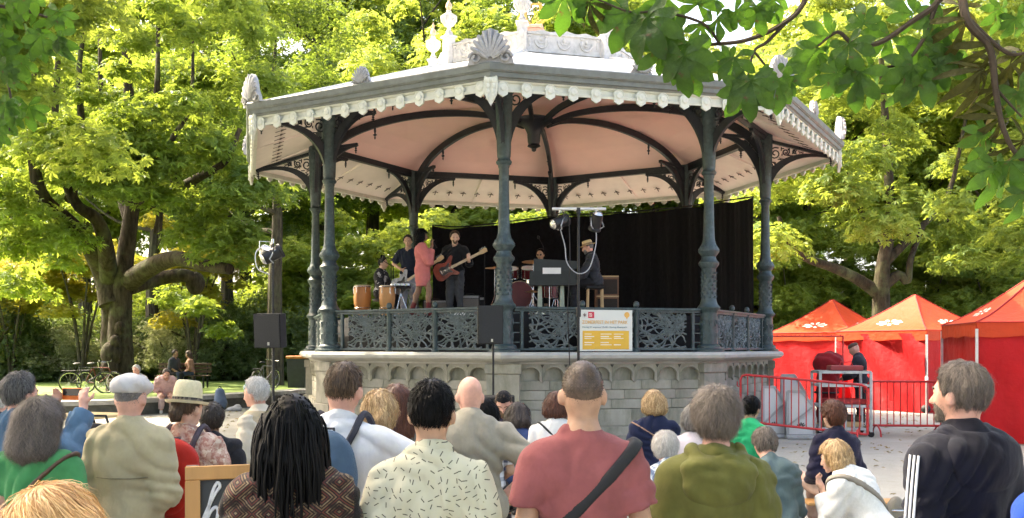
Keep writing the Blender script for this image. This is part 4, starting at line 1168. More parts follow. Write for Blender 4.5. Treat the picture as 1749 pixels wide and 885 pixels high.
NOFOLD = lambda X, Y, Z: 0.0
def person(label, loc, yaw=0, H=1.72, pose='stand', lean=0, bend=0, head=(0, 0, 0), sw=1.0, girth=1.0, skin='fair', h=.012, fem=False,
           arms=None, top=None, legs=None, hair=None, shoes=None, extra=None, seat=.46, group=None, face=True, neck_fwd=0.0, foldamp=.007, seed=0, hunch=0, knees=None, feet=None, name='person'):
    """local frame: +y is where the person faces, feet at z = 0. arms: two of (elbow, wrist[, finger dir]) in upright body space, or None to hang"""
    s = H/1.72
    rg = np.random.default_rng(seed+int(abs(loc[0])*100))
    root = thing(name, label, 'person', loc, R(yaw), group)
    sit = pose == 'sit'
    pel = np.array([0, 0, (seat+.09) if sit else .93*s])
    RL = rotm(lean)
    def U(p, bend_z=None):                 # upright body space -> posed
        p = np.array(p, float)*s
        q_ = p-np.array([0, 0, .93*s])
        if hunch:
            f = max(0.0, min(1.2, (q_[2]-.12*s)/(.45*s)))
            Rh = rotm(hunch*f); piv = np.array([0, 0, .12*s])
            q_ = piv + Rh @ (q_-piv)
        return pel + RL @ q_
    hp_, hy_, hr_ = head
    RH = RL @ rotm(hunch*.6) @ rotm(hp_, hy_, hr_)
    nb = U((0, -.012, 1.475)); hc0 = U((0, .012+neck_fwd, 1.515))
    def Hd(p):                              # head space (origin at the top of the neck)
        return hc0 + RH @ (np.array(p, float)*s)
    rH = RH.T
    g = girth; T = {}
    g_ch = (.155*sw*(.93 if fem else 1), .108*g, .19)
    T['torso'] = [('e', U((0, -.005, 1.25)), np.array(g_ch)*s, RL.T), ('e', U((0, .008, 1.09)), np.array([.135*g*(.9 if fem else 1.02), .105*g, .19])*s, RL.T),
                  ('e', U((0, -.01, .95)), np.array([.158*g, .118*g, .13])*s, RL.T if not sit else None),
                  ('c', U((0, -.022, 1.435)), U((.150*sw, -.018, 1.372)), .052*s, .050*s), ('c', U((0, -.022, 1.435)), U((-.150*sw, -.018, 1.372)), .052*s, .050*s),
                  ('e', U((.085*sw, -.055, 1.31)), np.array([.075, .05, .11])*s, RL.T), ('e', U((-.085*sw, -.055, 1.31)), np.array([.075, .05, .11])*s, RL.T)]
    if fem: T['torso'] += [('e', U((x, .085, 1.26)), np.array([.06, .055, .06])*s, None) for x in (-.07, .07)]
    T['neck'] = [('c', U((0, -.02, 1.43)), Hd((0, -.016, .03)), .060*s*(.86 if fem else 1), .054*s*(.86 if fem else 1)), ('c', U((0, -.018, 1.42)), U((0, -.020, 1.47)), .066*s*(.86 if fem else 1), .057*s*(.86 if fem else 1))]
    T['head'] = [('e', Hd((0, -.012, .125)), np.array([.076, .097, .098])*s, rH), ('e', Hd((0, .030, .065)), np.array([.056, .066, .075])*s, rH), ('c', Hd((0, -.03, .06)), Hd((0, .02, .10)), .058*s, .066*s)]
    if face: T['face'] = [('c', Hd((0, .095, .098)), Hd((0, .112, .062)), .009*s, .015*s), ('e', Hd((0, .088, .030)), np.array([.025, .012, .012])*s, rH), ('e', Hd((0, .088, .118)), np.array([.045, .010, .010])*s, rH), ('e', Hd((0, .075, .0)), np.array([.024, .018, .016])*s, rH)]
    T['ear'] = []
    for e in (-1, 1): T['ear'] += [('e', Hd((e*.083, -.014, .085)), np.array([.011, .023, .034])*s, rH @ rotm(0, e*25)), ('e', Hd((e*.074, 0, .072)), np.array([.012, .014, .018])*s, rH)]
    A = []
    for i, e in enumerate((-1, 1)):
        sh = U((e*.172*sw, -.014, 1.355))
        ar = arms[i] if arms else None
        if ar is None: el, wr, fd = U((e*.230*sw, -.035, 1.08)), U((e*.240*sw, .045, .84)), RL @ np.array([0, .12, -1])
        else:
            el, wr = U(ar[0]), U(ar[1]); fd = RL @ np.array(ar[2]) if len(ar) > 2 else wr-el
        fd = np.array(fd, float); fd /= np.linalg.norm(fd)
        A.append((sh, el, wr, fd))
        T.setdefault('uarm', []).append(('c', sh, el, .050*s*g**.5, .040*s)); T.setdefault('farm', []).append(('c', el, wr, .041*s, .027*s))
        T['uarm'].append(('e', sh+(el-sh)*.12, np.array([.058, .058, .06])*s, None))
        # hand: palm, four unequal bent fingers and a thumb off the palm's side
        side = np.cross(fd, RL @ np.array([0, 1.0, .3])); side = side/(np.linalg.norm(side)+1e-6)*e
        up = np.cross(side, fd)
        pc = wr+fd*.055*s
        hd = [('c', wr, pc, .027*s, .026*s), ('c', wr+fd*.04*s-side*.022*s, wr+fd*.085*s-side*.026*s, .016*s, .014*s), ('c', wr+fd*.04*s+side*.022*s, wr+fd*.085*s+side*.026*s, .016*s, .013*s), ('c', wr+fd*.04*s, wr+fd*.088*s, .017*s, .014*s)]
        for j, L in enumerate((.062, .075, .072, .055)):
            b0 = wr+fd*.088*s+side*(j-1.5)*.0185*s; m1 = b0+(fd*.8+up*.3)*L*.55*s; m2 = m1+(fd*.45+up*.75)*L*.5*s
            hd += [('c', b0, m1, .0098*s, .0090*s), ('c', m1, m2, .0090*s, .0075*s)]
        t0 = wr+fd*.03*s-side*.03*s; t1 = t0+(fd*.5-side*.8+up*.2)*.045*s; t2 = t1+(fd*.9-side*.2+up*.25)*.032*s
        hd += [('c', t0, t1, .013*s, .011*s), ('c', t1, t2, .011*s, .008*s)]
        T.setdefault('hand', []).extend(hd)
    Lg = []
    for i, e in enumerate((-1, 1)):
        hip = pel + np.array([e*.088*s, 0, -.02])
        if sit:
            kn = np.array(knees[i]) if knees else np.array([e*.12*s, .43*s, seat+.06]); an = np.array(feet[i]) if feet else np.array([e*.13*s, .40*s, .085*s])
        else:
            kn = np.array(knees[i]) if knees else np.array([e*.10*s, .015, .50*s]); an = np.array(feet[i]) if feet else np.array([e*.11*s, -.01, .085*s])
        Lg.append((hip, kn, an))
        T.setdefault('thigh', []).append(('c', hip, kn, .088*s*g**.6, .056*s)); T.setdefault('shin', []).append(('c', kn, an, .054*s, .036*s))
        cf = kn+(an-kn)*.3+np.array([0, -.018*s, 0]); T['shin'].append(('e', cf, np.array([.048, .05, .11])*s, None))
        T.setdefault('foot', []).extend([('c', an, an+np.array([0, -.03*s, -.045*s]), .034*s, .034*s), ('c', an+np.array([0, -.035, -.05])*s, an+np.array([e*.02, .15, -.058])*s, .033*s, .026*s)])
    allp = [p for v in T.values() for p in v]
    def bounds(pr, m=.06):
        lo = np.full(3, 9.0); hi = np.full(3, -9.0)
        for p in pr:
            if p[0] == 'c': q_ = np.array([p[1], p[2]]); r = max(p[3], p[4])
            else: q_ = np.array([p[1]]); r = float(np.max(p[2]))
            lo = np.minimum(lo, q_.min(0)-r); hi = np.maximum(hi, q_.max(0)+r)
        return lo-m, hi+m
    K = {'torso': .05, 'neck': .03, 'head': .03, 'face': .012, 'ear': .006, 'uarm': .04, 'farm': .02, 'hand': .008, 'thigh': .05, 'shin': .025, 'foot': .02}
    lo, hi = bounds(allp)
    F = Field(lo, hi, h)
    for kk, pr in T.items():
        for p in pr: F.add(p, K[kk])
    V, Q = F.surf()
    body = link('body', np_mesh('body', V, Q, True, [skin_mat(skin, SKIN[skin])]), root)
    if face:
        mb = MB()
        for e in (-1, 1):
            mb = MB(); mb.ell(Hd((e*.031, .080, .100)), np.array([.014, .009, .008])*s, 8, 6, rot=RH); mb.build('eye', M('eye_dark', (.05, .035, .03), .25, .1, 5, 0), root, True)
        for e in (-1, 1):
            mb = MB(); mb.tube([Hd((e*.014, .097, .117)), Hd((e*.031, .094, .123)), Hd((e*.050, .080, .117))], .0042*s, 5); mb.build('eyebrow', M('brow_dark', (.05, .035, .025), .8, .1, 5, 0), root, True)
        mb = MB(); mb.ell(Hd((0, .0985, .031)), np.array([.024, .006, .0075])*s, 8, 6, rot=RH); mb.build('lips', M('lips', (.30, .10, .085), .5, .1, 5, 0), root, True)
    info = dict(root=root, U=U, Hd=Hd, RH=RH, RL=RL, s=s, A=A, Lg=Lg, T=T, pel=pel, h=h)
    # ---------------- garments
    ph = rg.uniform(0, 6.28, 8)
    def folds(X, Y, Z, amp):
        w1 = np.sin(X*9+Z*4+ph[0])+np.sin(Z*11-X*5+Y*6+ph[1])
        def rid(u): return 1-np.abs(np.sin(u))**.8
        def msk(v): return np.clip(v*1.6+.25, 0, 1)
        f1 = rid(X*27+w1*1.6+ph[2])*msk(np.sin(Z*6+X*5+ph[3]))
        f2 = rid((Z*.7+np.abs(X)*1.1)*25+w1*1.5+ph[4])*msk(np.sin(X*8-Z*5+ph[5]))
        f3 = rid(Z*33+w1*1.8+np.sin(X*7)*1.2+ph[6])*msk(np.sin(X*5+Z*9+ph[7]))
        return amp*(1.5*f1+1.5*f2+1.2*f3-.12*w1)
    def garment(gname, prims, mat, off=.012, k=.03, amp=foldamp, cut=None, carve=(), label_=None, hh=None):
        off0 = off; off = off+amp*1.6
        lo, hi = bounds(prims, .05+off)
        G = Field(lo, hi, hh or h)
        for p in prims: G.add(p, k, off)
        X, Y, Z = G.grid()
        if amp: G.D = G.D + np.clip(folds(X, Y, Z, amp)*2.3-amp*.9, -.03, off0*.4+amp*1.6).astype(np.float32)*np.clip((.08-np.abs(G.D))/.08, 0, 1)
        if cut:
            for c, n in cut: G.D = np.maximum(G.D, ((X-c[0])*n[0]+(Y-c[1])*n[1]+(Z-c[2])*n[2]).astype(np.float32))
        for p, o_ in carve: G.sub_prim(p, o_)
        V, Q = G.surf()
        if len(Q) == 0: return None
        o = link(gname, np_mesh(gname, V, Q, True, [mat]), root)
        if label_: o['label'] = label_
        return o
    info['garment'] = garment; info['bounds'] = bounds
    if top:
        tp = dict(top); ln = tp.get('sleeve', .6); off = tp.get('off', .013); hem = tp.get('hem', .86)
        pr = list(T['torso'])+[('c', U((0, -.020, 1.40)), U((0, -.020, 1.428)), .070*s, .062*s)]
        if not sit or hem < .85:
            pr += [('e', U((0, -.005, (hem+.98)/2)), np.array([.158*g, .115*g, max(.10, (1.05-hem)*.75)])*s, RL.T)]
        info['shirt_prims'] = list(pr); info['shirt_off'] = off
        for sh, el, wr, fd in A:
            if ln <= 1:
                e_ = sh+(el-sh)*ln; pr += [('c', sh, e_, .058*s, (.060 if ln < .9 else .05)*s, 2)]
            else:
                e_ = el+(wr-el)*(ln-1); pr += [('c', sh, el, .060*s, .050*s), ('c', el, e_, .050*s, .037*s, 2)]
        cut = [(U((0, 0, hem)), RL @ np.array([0, 0, -1.0]))]
        cv = [] if tp.get('collar') else [(('c', U((0, .02, 1.45)), U((0, .03, 1.60)), .060*s, .075*s), .004)]
        o = garment(tp.get('name', 'shirt'), pr, tp['mat'], off, .035, tp.get('amp', foldamp), cut, cv)
        if tp.get('collar'):
            ch = tp['collar']
            garment('collar', [('c', U((0, -.03, 1.455)), U((0, -.012+neck_fwd*.3, 1.455+ch)), .066*s, .060*s, 3)], tp.get('cmat', tp['mat']), .006, .01, .002, None, [(('c', U((0, -.005, 1.46)), U((0, .0, 1.62)), .050*s, .058*s), 0)])
        if tp.get('hood'):
            garment('hood', [('c', U((-.10*sw, -.02, 1.462)), U((-.085, -.085, 1.425)), .022*s, .030*s), ('c', U((.10*sw, -.02, 1.462)), U((.085, -.085, 1.425)), .022*s, .030*s), ('c', U((-.085, -.085, 1.425)), U((.085, -.085, 1.425)), .030*s, .030*s),
                             ('e', U((0, -.118, 1.345)), np.array([.150*sw, .042, .105])*s, RL.T), ('c', U((-.13*sw, -.10, 1.40)), U((.13*sw, -.10, 1.40)), .028*s, .028*s), ('c', U((-.10, -.02, 1.46)), U((-.085, .07, 1.42)), .022*s, .018*s), ('c', U((.10, -.02, 1.46)), U((.085, .07, 1.42)), .022*s, .018*s)], tp['mat'], .006, .025, .006)
    if legs:
        lg = dict(legs); ln = lg.get('len', 1.9)
        pr = [T['torso'][2]]
        for hip, kn, an in Lg:
            if ln <= 1: pr += [('c', hip, hip+(kn-hip)*ln, .09*s*g**.6, .075*s, 2)]
            else: pr += [('c', hip, kn, .09*s*g**.6, .062*s), ('c', kn, kn+(an-kn)*(ln-1), .060*s, .05*s, 2)]
        if lg.get('skirt'):
            a = (Lg[0][1]+Lg[1][1])/2; pr += [('c', pel, pel+(a-pel)*lg['skirt'], .16*s, .15*s, 2)]
        garment(lg.get('name', 'trousers'), pr, lg['mat'], lg.get('off', .010), .04, .006, [(U((0, 0, lg.get('waist', 1.02))), RL @ np.array([0, 0, 1.0]))])
    if shoes:
        for i, (hip, kn, an) in enumerate(Lg):
            pr = T['foot'][i*2:i*2+2]
            garment('shoe', list(pr) + ([('c', an, an+(kn-an)*shoes[1], .042*s, .046*s, 2)] if len(shoes) > 1 else []), shoes[0], .008, .02, 0, [(np.array([0, 0, .004]), np.array([0, 0, -1.0]))])
    if hair: make_hair(info, rg=rg, **hair)
    if extra: extra(info)
    return info

# ---------------------------------------------------------------- hair
def strands(F, V, N, rg, n, L, w_, flow, lift=.0, curl=0.0, seg=6, jit=.18, tint=(.5, .22), hgt=.004):
    """flat ribbons that start on the hair surface and run along it, following a flow field"""
    gx, gy, gz = np.gradient(F.D, F.h)
    def samp(p):
        i = np.clip(np.round((p-F.lo)/F.h).astype(int), 0, F.n-1); i = (i[:, 0], i[:, 1], i[:, 2])
        g_ = np.stack([gx[i], gy[i], gz[i]], 1); ln = np.linalg.norm(g_, axis=1)[:, None]
        return F.D[i], g_/(ln+1e-6)
    i = rg.integers(0, len(V), n); p = V[i].copy(); nn = N[i].copy()
    Ls = L*rg.uniform(.55, 1.2, n); hh = np.abs(rg.normal(0, hgt, n)); lift = np.where(rg.uniform(0, 1, n) < .05, lift+.35, lift)
    wd = rg.normal(0, jit, (n, 3)); ph = rg.uniform(0, 6.28, n); pts = [p+nn*hh[:, None]*.3]; nrm = [nn]
    d = flow(p, nn)
    for k in range(seg):
        f = flow(pts[-1], nn); d = d*.5+f*.5+wd*.5; d -= nn*np.sum(d*nn, 1)[:, None]; d /= np.linalg.norm(d, axis=1)[:, None]+1e-6
        st = d
        if curl:
            sd = np.cross(d, nn); st = d+curl*np.cos(ph+k*2.1)[:, None]*sd+curl*.4*np.sin(ph+k*2.1)[:, None]*nn
        q_ = pts[-1]+st*(Ls/seg)[:, None]
        D, g_ = samp(q_)
        tgt = hh*(.5+.5*k/seg)+lift*Ls*(k+1)/seg*.5
        inside = np.abs(D) < .05
        q_ = np.where(inside[:, None], q_-g_*np.clip(D-tgt, -.03, .03)[:, None]*.8, q_)
        nn = np.where(inside[:, None], g_, nn)
        pts.append(q_); nrm.append(nn)
    pts = np.stack(pts, 1); nrm = np.stack(nrm, 1)
    dd = np.gradient(pts, axis=1); sd = np.cross(dd, nrm+rg.normal(0, .35, (n, 1, 3))); sd /= np.linalg.norm(sd, axis=2)[..., None]+1e-6
    wid = w_*np.concatenate([[.6], np.linspace(1, .15, seg)])[None, :, None]*rg.uniform(.6, 1.4, (n, 1, 1))
    VV = np.stack([pts+sd*wid, pts-sd*wid], 2).reshape(-1, 3); m = (seg+1)*2
    q0 = np.array([(2*k, 2*k+1, 2*k+3, 2*k+2) for k in range(seg)])
    Q = (q0[None]+(np.arange(n)*m)[:, None, None]).reshape(-1, 4)
    o_ = V.mean(0); an = np.arctan2(pts[:, 0, 0]-o_[0], pts[:, 0, 1]-o_[1])
    lock = .5*np.sin(an*23+3*np.sin(pts[:, 0, 2]*25)) + .5*np.sin(an*41+pts[:, 0, 2]*40)
    t_ = np.clip(rg.normal(tint[0], tint[1]*1.15, n)+lock*.17, 0, 1); col = np.repeat(np.stack([t_, t_, t_, np.ones(n)], 1), m, 0)
    return VV, Q, col

def make_hair(I, style='short', mat=None, rg=None, n=2500, vol=.012, L=.05, w_=.0016, part=None, tint=(.5, .22), curl=0.0, lift=.0, back_len=.0, nape=.0, hgt=.005):
    root, Hd, RH, s, h = I['root'], I['Hd'], I['RH'], I['s'], min(I['h'], .011)
    rH = RH.T; U = I['U']
    def hp(V): return ((V-Hd((0, 0, 0))) @ RH)/s            # to head space
    skull = [('e', Hd((0, -.014, .127)), np.array([.077, .098, .099])*s, rH)]
    pr = [(p, vol) for p in skull]
    cutz = {'short': .045, 'buzz': .045, 'curlytop': .05, 'ring': .04}.get(style, .02)
    pr2 = []
    if style in ('bob', 'long', 'longcurly', 'dreads'):
        bl = back_len
        pr2 = [('c', Hd((-.055, -.045, .11)), Hd((-.065, -.055, .10-bl)), .050*s+vol, .048*s+vol*.9), ('c', Hd((.055, -.045, .11)), Hd((.065, -.055, .10-bl)), .050*s+vol, .048*s+vol*.9), ('c', Hd((0, -.07, .10)), Hd((0, -.075, .09-bl)), .05*s+vol, .052*s+vol*.8)]
        if bl > .09:                       # fall over the back, clear of the neck
            pr2 = [('c', p[1], p[2]+np.array([0, -.02, 0]), p[3], p[4]) for p in pr2]
    lo, hi = I['bounds'](skull+pr2, .07+vol)
    F = Field(lo, hi, h)
    for p, o_ in pr: F.add(p, .02, o_)
    for p in pr2: F.add(p, .03)
    if style in ('bun', 'topbun'):
        c = Hd((0, -.115, .15)) if style == 'bun' else Hd((0, -.05, .245)); F.add(('e', c, np.array([.042, .038, .040])*s, None), .012)
    if style == 'pony':
        F.add(('c', Hd((0, -.11, .13)), Hd((.01, -.135, .08)), .028*s, .034*s), .012); F.add(('c', Hd((.01, -.135, .08)), Hd((.03, -.13, .08-back_len)), .034*s, .016*s), .012)
    X, Y, Z = F.grid()
    x, y, z = [(X-Hd((0, 0, 0))[0])*RH[0, i]+(Y-Hd((0, 0, 0))[1])*RH[1, i]+(Z-Hd((0, 0, 0))[2])*RH[2, i] for i in range(3)]
    x, y, z = x/s, y/s, z/s
    # face opening and nape line
    front = np.minimum(y-.052, .165-z+.0*x) if style not in ('bob', 'long', 'longcurly', 'dreads') else np.minimum(y-.045, .16-z)
    F.D = np.maximum(F.D, front.astype(np.float32)*s)
    if style in ('short', 'buzz', 'curlytop', 'bun', 'pony', 'topbun', 'ring'):
        nap = (.030+nape) - z + np.clip(y+.03, 0, .1)*2.2       # higher over the ears
        ear = np.minimum(y+.035, .105-z)                        # cut round the ear
        ear = np.minimum(ear, np.abs(x)-.05)
        F.D = np.maximum(F.D, nap.astype(np.float32)*s); F.D = np.maximum(F.D, ear.astype(np.float32)*s)
    if style == 'ring': F.D = np.maximum(F.D, (z-.145).astype(np.float32)*s)
    ph = rg.uniform(0, 6.28, 5)
    if style not in ('buzz',):
        am = min(.003, vol*.2) if style not in ('longcurly', 'curlytop') else .0035
        F.D -= (am*np.abs(np.sin(X*140+ph[0]+np.sin(Z*30)*2)+np.sin(Y*120+ph[1]+Z*20)+.6*np.sin(Z*90+ph[2]+X*60))).astype(np.float32)
    V, Q = F.surf()
    if not len(Q): return
    N = vnormals(V, Q)
    rt = np.clip(rg.normal(max(.05, tint[0]-.38), .08, len(V)), 0, 1)
    if style == 'buzz': rt = np.clip(rg.normal(.12, .06, len(V))+np.clip((.115-hp(V)[:, 2])/.07, 0, 1)*.55, 0, 1)
    col = np.stack([rt, rt, rt, np.ones(len(V))], 1)
    crown = Hd((0, -.035, .225))
    down = np.array([0, 0, -1.0])
    def flow(p, nn):
        r = p-crown; r /= np.linalg.norm(r, axis=1)[:, None]+1e-6
        hs = ((p-Hd((0, 0, 0))) @ RH)/s
        wgt = np.clip((.20-hs[:, 2:3])/.1, 0, 1)
        f = r*(1-wgt)+down*wgt*1.1+r*.25
        if part is not None: f = f + RH @ np.array(part)*np.clip((hs[:, 2:3]-.13)/.06, 0, 1)
        f = f-nn*np.sum(f*nn, 1)[:, None]*.9
        return f/(np.linalg.norm(f, axis=1)[:, None]+1e-6)
    VV, QQ, CC = [V], [Q], [col]; nv = len(V)
    if style == 'dreads':
        hs = hp(V); ok = (hs[:, 2] > .05); Vs, Ns = V[ok], N[ok]
        mb_n = 300
        idx = rg.integers(0, len(Vs), mb_n)
        for i in idx:
            p0 = Vs[i]; hs0 = hp(p0[None])[0]
            e = np.array([hs0[0]*1.5, min(hs0[1], .02)-.05, 0]); e = e/(np.linalg.norm(e)+1e-6)
            out = RH @ e
            Ld = L*rg.uniform(.75, 1.1); pts = []; p = p0.copy(); d = flow(p0[None], Ns[i][None])[0]*.8+out*.25
            for k in range(9):
                pts.append(p.copy()); d = d*.5+np.array([0, 0, -.6])+out*.02*max(0, 2-k)+rg.normal(0, .06, 3); d /= np.linalg.norm(d); p = p+d*Ld/9
            m_ = MB(); m_.tube(pts, [.0045, .0055, .0048, .0056, .005, .0055, .0048, .0045, .0025], 5)
            v = np.vstack(m_.V); q_ = np.vstack(m_.Q)
            VV.append(v); QQ.append(q_+nv); nv += len(v); tt = np.clip(rg.normal(tint[0], tint[1]), 0, 1); CC.append(np.tile([tt, tt, tt, 1], (len(v), 1)))
    else:
        v, q_, c = strands(F, V, N, rg, n, L*s, w_, flow, lift, curl, seg=6 if L > .03 else 2, tint=tint, hgt=hgt)
        VV.append(v); QQ.append(q_+nv); CC.append(c)
    return link('hair', np_mesh('hair', np.vstack(VV), np.vstack(QQ), True, [mat], np.vstack(CC)), root)

HAIR = dict(black=((.0015, .0015, .0015), (.008, .0075, .0075)), dkbrown=((.012, .008, .006), (.05, .033, .022)), brown=((.035, .02, .011), (.14, .085, .045)), auburn=((.045, .014, .008), (.17, .06, .03)),
            blonde=((.26, .15, .06), (.72, .52, .28)), grey=((.07, .065, .06), (.34, .32, .30)), greybrown=((.05, .038, .03), (.28, .23, .19)), white=((.42, .40, .37), (.80, .78, .74)), salt=((.025, .023, .022), (.20, .19, .18)), buzz=((.035, .025, .019), (.30, .195, .135)), golden=((.42, .20, .06), (.95, .62, .28)))
def hm(k): return hair_mat(k, *HAIR[k])
# ================================================================ the audience
def at(px, d): return (px-CXP)/FPX*d
def Hof(ytop, d, vol=.012): return (CAMZ+(HZ-ytop)/FPX*d - vol)/1.0105
def seat_for(ytop, d, s, lean, vol=.015, hunch=0): return CAMZ+(HZ-ytop)/FPX*d - vol - .09 - .808*s*math.cos(R(lean+hunch*.6))
FOLD = [((-.235, -.03, 1.07), (-.10, .20, 1.05)), ((.235, -.03, 1.07), (.10, .20, 1.03))]
HANG = [((-.235, -.035, 1.07), (-.235, .06, .83)), ((.235, -.035, 1.07), (.235, .06, .83))]
LAP = [((-.23, .0, 1.10), (-.10, .27, .98)), ((.23, .0, 1.10), (.10, .27, .98))]
JEANS = cloth('denim_dark', (.035, .05, .085)); BLACKT = cloth('black_trousers', (.015, .015, .018)); KHAKI = cloth('khaki', (.28, .22, .14)); GREYT = cloth('grey_trousers', (.10, .10, .11))
SHOE = M('shoe_dark', (.03, .025, .022), .5, .2, 10, .1); SHOEW = M('shoe_white', (.6, .58, .55), .6, .1, 10, .1)
def strap(I, c, n, w_, mat, off=.020, name='bag_strap', h_=None):
    U, RL = I['U'], I['RL']; n = np.array(n, float); n /= np.linalg.norm(n); c = np.array(c, float)
    pr = (I.get('shirt_prims') or list(I['T']['torso']))+[('c', a_[0], a_[0]+(a_[1]-a_[0])*.12, .058*I['s'], .058*I['s']) for a_ in I['A']]; off = I.get('shirt_off', .012)+.021
    nw = RL @ n
    return I['garment'](name, pr, mat, off, .035, 0, [(U(c+n*w_/2), nw), (U(c-n*w_/2), -nw)], hh=min(I['h'], .010))
BLKSTRAP = M('strap_black', (.012, .012, .014), .7, .2, 20, .1, 60)

# --- front row
def buzz_extra(I): strap(I, (.02, -.12, 1.24), (-.62, 0, .60), .045, BLKSTRAP, .022)
P17 = person('crop-haired man in dusty red t-shirt with black strap across his back', (at(995, 3.62), 3.62, 0), 2, Hof(615, 3.62, .005), h=.0105, sw=.98, skin='tan', face=True, arms=HANG,
    top=dict(mat=cloth('tee_dustyred', (.27, .085, .085)), sleeve=.62, off=.012, hem=.84), legs=dict(mat=JEANS), shoes=(SHOE,), hair=dict(style='buzz', mat=hm('buzz'), n=7000, vol=.0012, L=.005, w_=.0007, hgt=.0012, tint=(.15, .08), nape=.006), extra=buzz_extra, foldamp=.006)
P11 = person('black-haired man in pale green shirt scattered with dark dashes', (at(737, 3.55), 3.55, 0), -3, Hof(642, 3.55, .022), h=.0105, sw=.97, skin='tan', arms=HANG,
    top=dict(mat=cloth_dash('shirt_dashes', (.58, .56, .42), (.10, .095, .075), 30, .27, .055), sleeve=.75, off=.012, hem=.80, collar=.042), legs=dict(mat=GREYT), shoes=(SHOE,), hair=dict(style='short', mat=hm('black'), n=7500, vol=.007, L=.03, w_=.0011, lift=.22, curl=.4, nape=.01, hgt=.005), foldamp=.006)
P7 = person('person with long black dreadlocks in dark woven-pattern shirt', (at(499, 3.45), 3.45, 0), 4, Hof(672, 3.45, .02), h=.011, sw=1.0, skin='dark', arms=FOLD,
    top=dict(mat=cloth_diamond('shirt_woven', [(.03, .018, .014), (.16, .10, .055), (.022, .016, .016), (.11, .035, .025), (.035, .022, .02), (.20, .15, .09)], 8.5), sleeve=1.4, off=.020, hem=.80), legs=dict(mat=BLACKT), shoes=(SHOE,),
    hair=dict(style='dreads', mat=hm('black'), vol=.016, L=.36, back_len=.10, tint=(.45, .25)))
P21 = person('wild-grey-haired man in olive green hooded jacket', (at(1222, 3.9), 3.9, 0), -2, Hof(655, 3.9, .03), h=.011, sw=1.0, girth=1.04, skin='pink', head=(0, 0, 2), arms=FOLD,
    top=dict(mat=cloth('jacket_olive', (.115, .115, .030), var=.15, rough=.75), sleeve=1.9, off=.020, hem=.78, hood=1, collar=.03, cmat=cloth('collar_tan', (.22, .17, .09))), legs=dict(mat=JEANS), shoes=(SHOE,),
    hair=dict(style='curlytop', mat=hm('greybrown'), n=19000, vol=.010, L=.07, w_=.00055, lift=.42, curl=.9, tint=(.45, .32), nape=-.03, hgt=.012), foldamp=.0055)
def beard(I, key):
    Hd, RH, s = I['Hd'], I['RH'], I['s']
    F = Field(*I['bounds']([('e', Hd((0, .04, .03)), np.array([.07, .07, .07])*s, None)], .03), .008); F.add(('e', Hd((0, .030, .062)), np.array([.0585, .070, .079])*s, RH.T), .01); F.add(('e', Hd((0, .078, -.002)), np.array([.026, .020, .018])*s, RH.T), .015)
    X, Y, Z = F.grid(); o = Hd((0, 0, 0)); x, y, z = [((X-o[0])*RH[0, i]+(Y-o[1])*RH[1, i]+(Z-o[2])*RH[2, i])/s for i in range(3)]
    F.D = np.maximum(F.D, (np.maximum(z-.040-np.abs(x)*.75, .012-y-z*.3)*s).astype(np.float32))
    V, Q = F.surf(); N = vnormals(V, Q); rg = np.random.default_rng(3)
    v, q_, c = strands(F, V, N, rg, 1500, .014, .0009, lambda p, n: np.tile([0, 0, -1.0], (len(p), 1)), lift=.15, seg=2)
    col = np.tile([.3, .3, .3, 1], (len(V), 1))
    link('beard', np_mesh('beard', np.vstack([V, v]), np.vstack([Q, q_+len(V)]), True, [hm(key)], np.vstack([col, c])), I['root'])
STRW = M('stripe_white', (.66, .67, .70), .7, .05, 10, .05)
def man26(I):
    for k in (-1, 0, 1):
        sh, el, wr, fd = I['A'][0]; mb = MB(); out = np.array([-1.0, -.12, 0])
        pts = [sh+out*.090+np.array([0, k*.020, .03])]+[sh+(el-sh)*t+out*(.096-.006*t)+np.array([0, k*.020, 0]) for t in (.2, .5, .8, 1.0)]+[el+(wr-el)*t+out*.080+np.array([0, k*.018, 0]) for t in (.3, .6)]
        mb.tube(pts, .0048, 6); mb.build('sleeve_stripe', STRW, I['root'], True)
P26 = person('grey-haired bearded man in navy hooded jacket with three white sleeve stripes', (at(1641, 3.75), 3.75, 0), 24, Hof(612, 3.75, .02), h=.011, sw=1.06, girth=1.06, skin='pink', head=(-2, 12, 0), arms=FOLD,
    top=dict(mat=cloth('jacket_navy', (.005, .0055, .013), var=.2, rough=.7), sleeve=1.9, off=.018, hem=.80, hood=1, collar=.035), legs=dict(mat=JEANS), shoes=(SHOE,),
    hair=dict(style='curlytop', mat=hm('greybrown'), n=15000, vol=.004, L=.08, w_=.00055, lift=.10, curl=.55, tint=(.38, .27), nape=-.04, hgt=.006), extra=lambda I: (man26(I), beard(I, 'greybrown')), foldamp=.007)
def cap4(I):
    Hd, RH, s = I['Hd'], I['RH'], I['s']
    I['garment']('flat_cap', [('e', Hd((0, -.012, .165)), np.array([.090, .114, .064])*s, RH.T), ('c', Hd((-.05, .09, .15)), Hd((.05, .09, .15)), .028*s, .028*s), ('e', Hd((0, -.03, .195)), np.array([.075, .09, .03])*s, RH.T)], cloth('cap_linen', (.52, .50, .49), var=.06), .004, .04, .003, [(Hd((0, 0, .122)), RH @ np.array([0, -.12, -1.0]))])
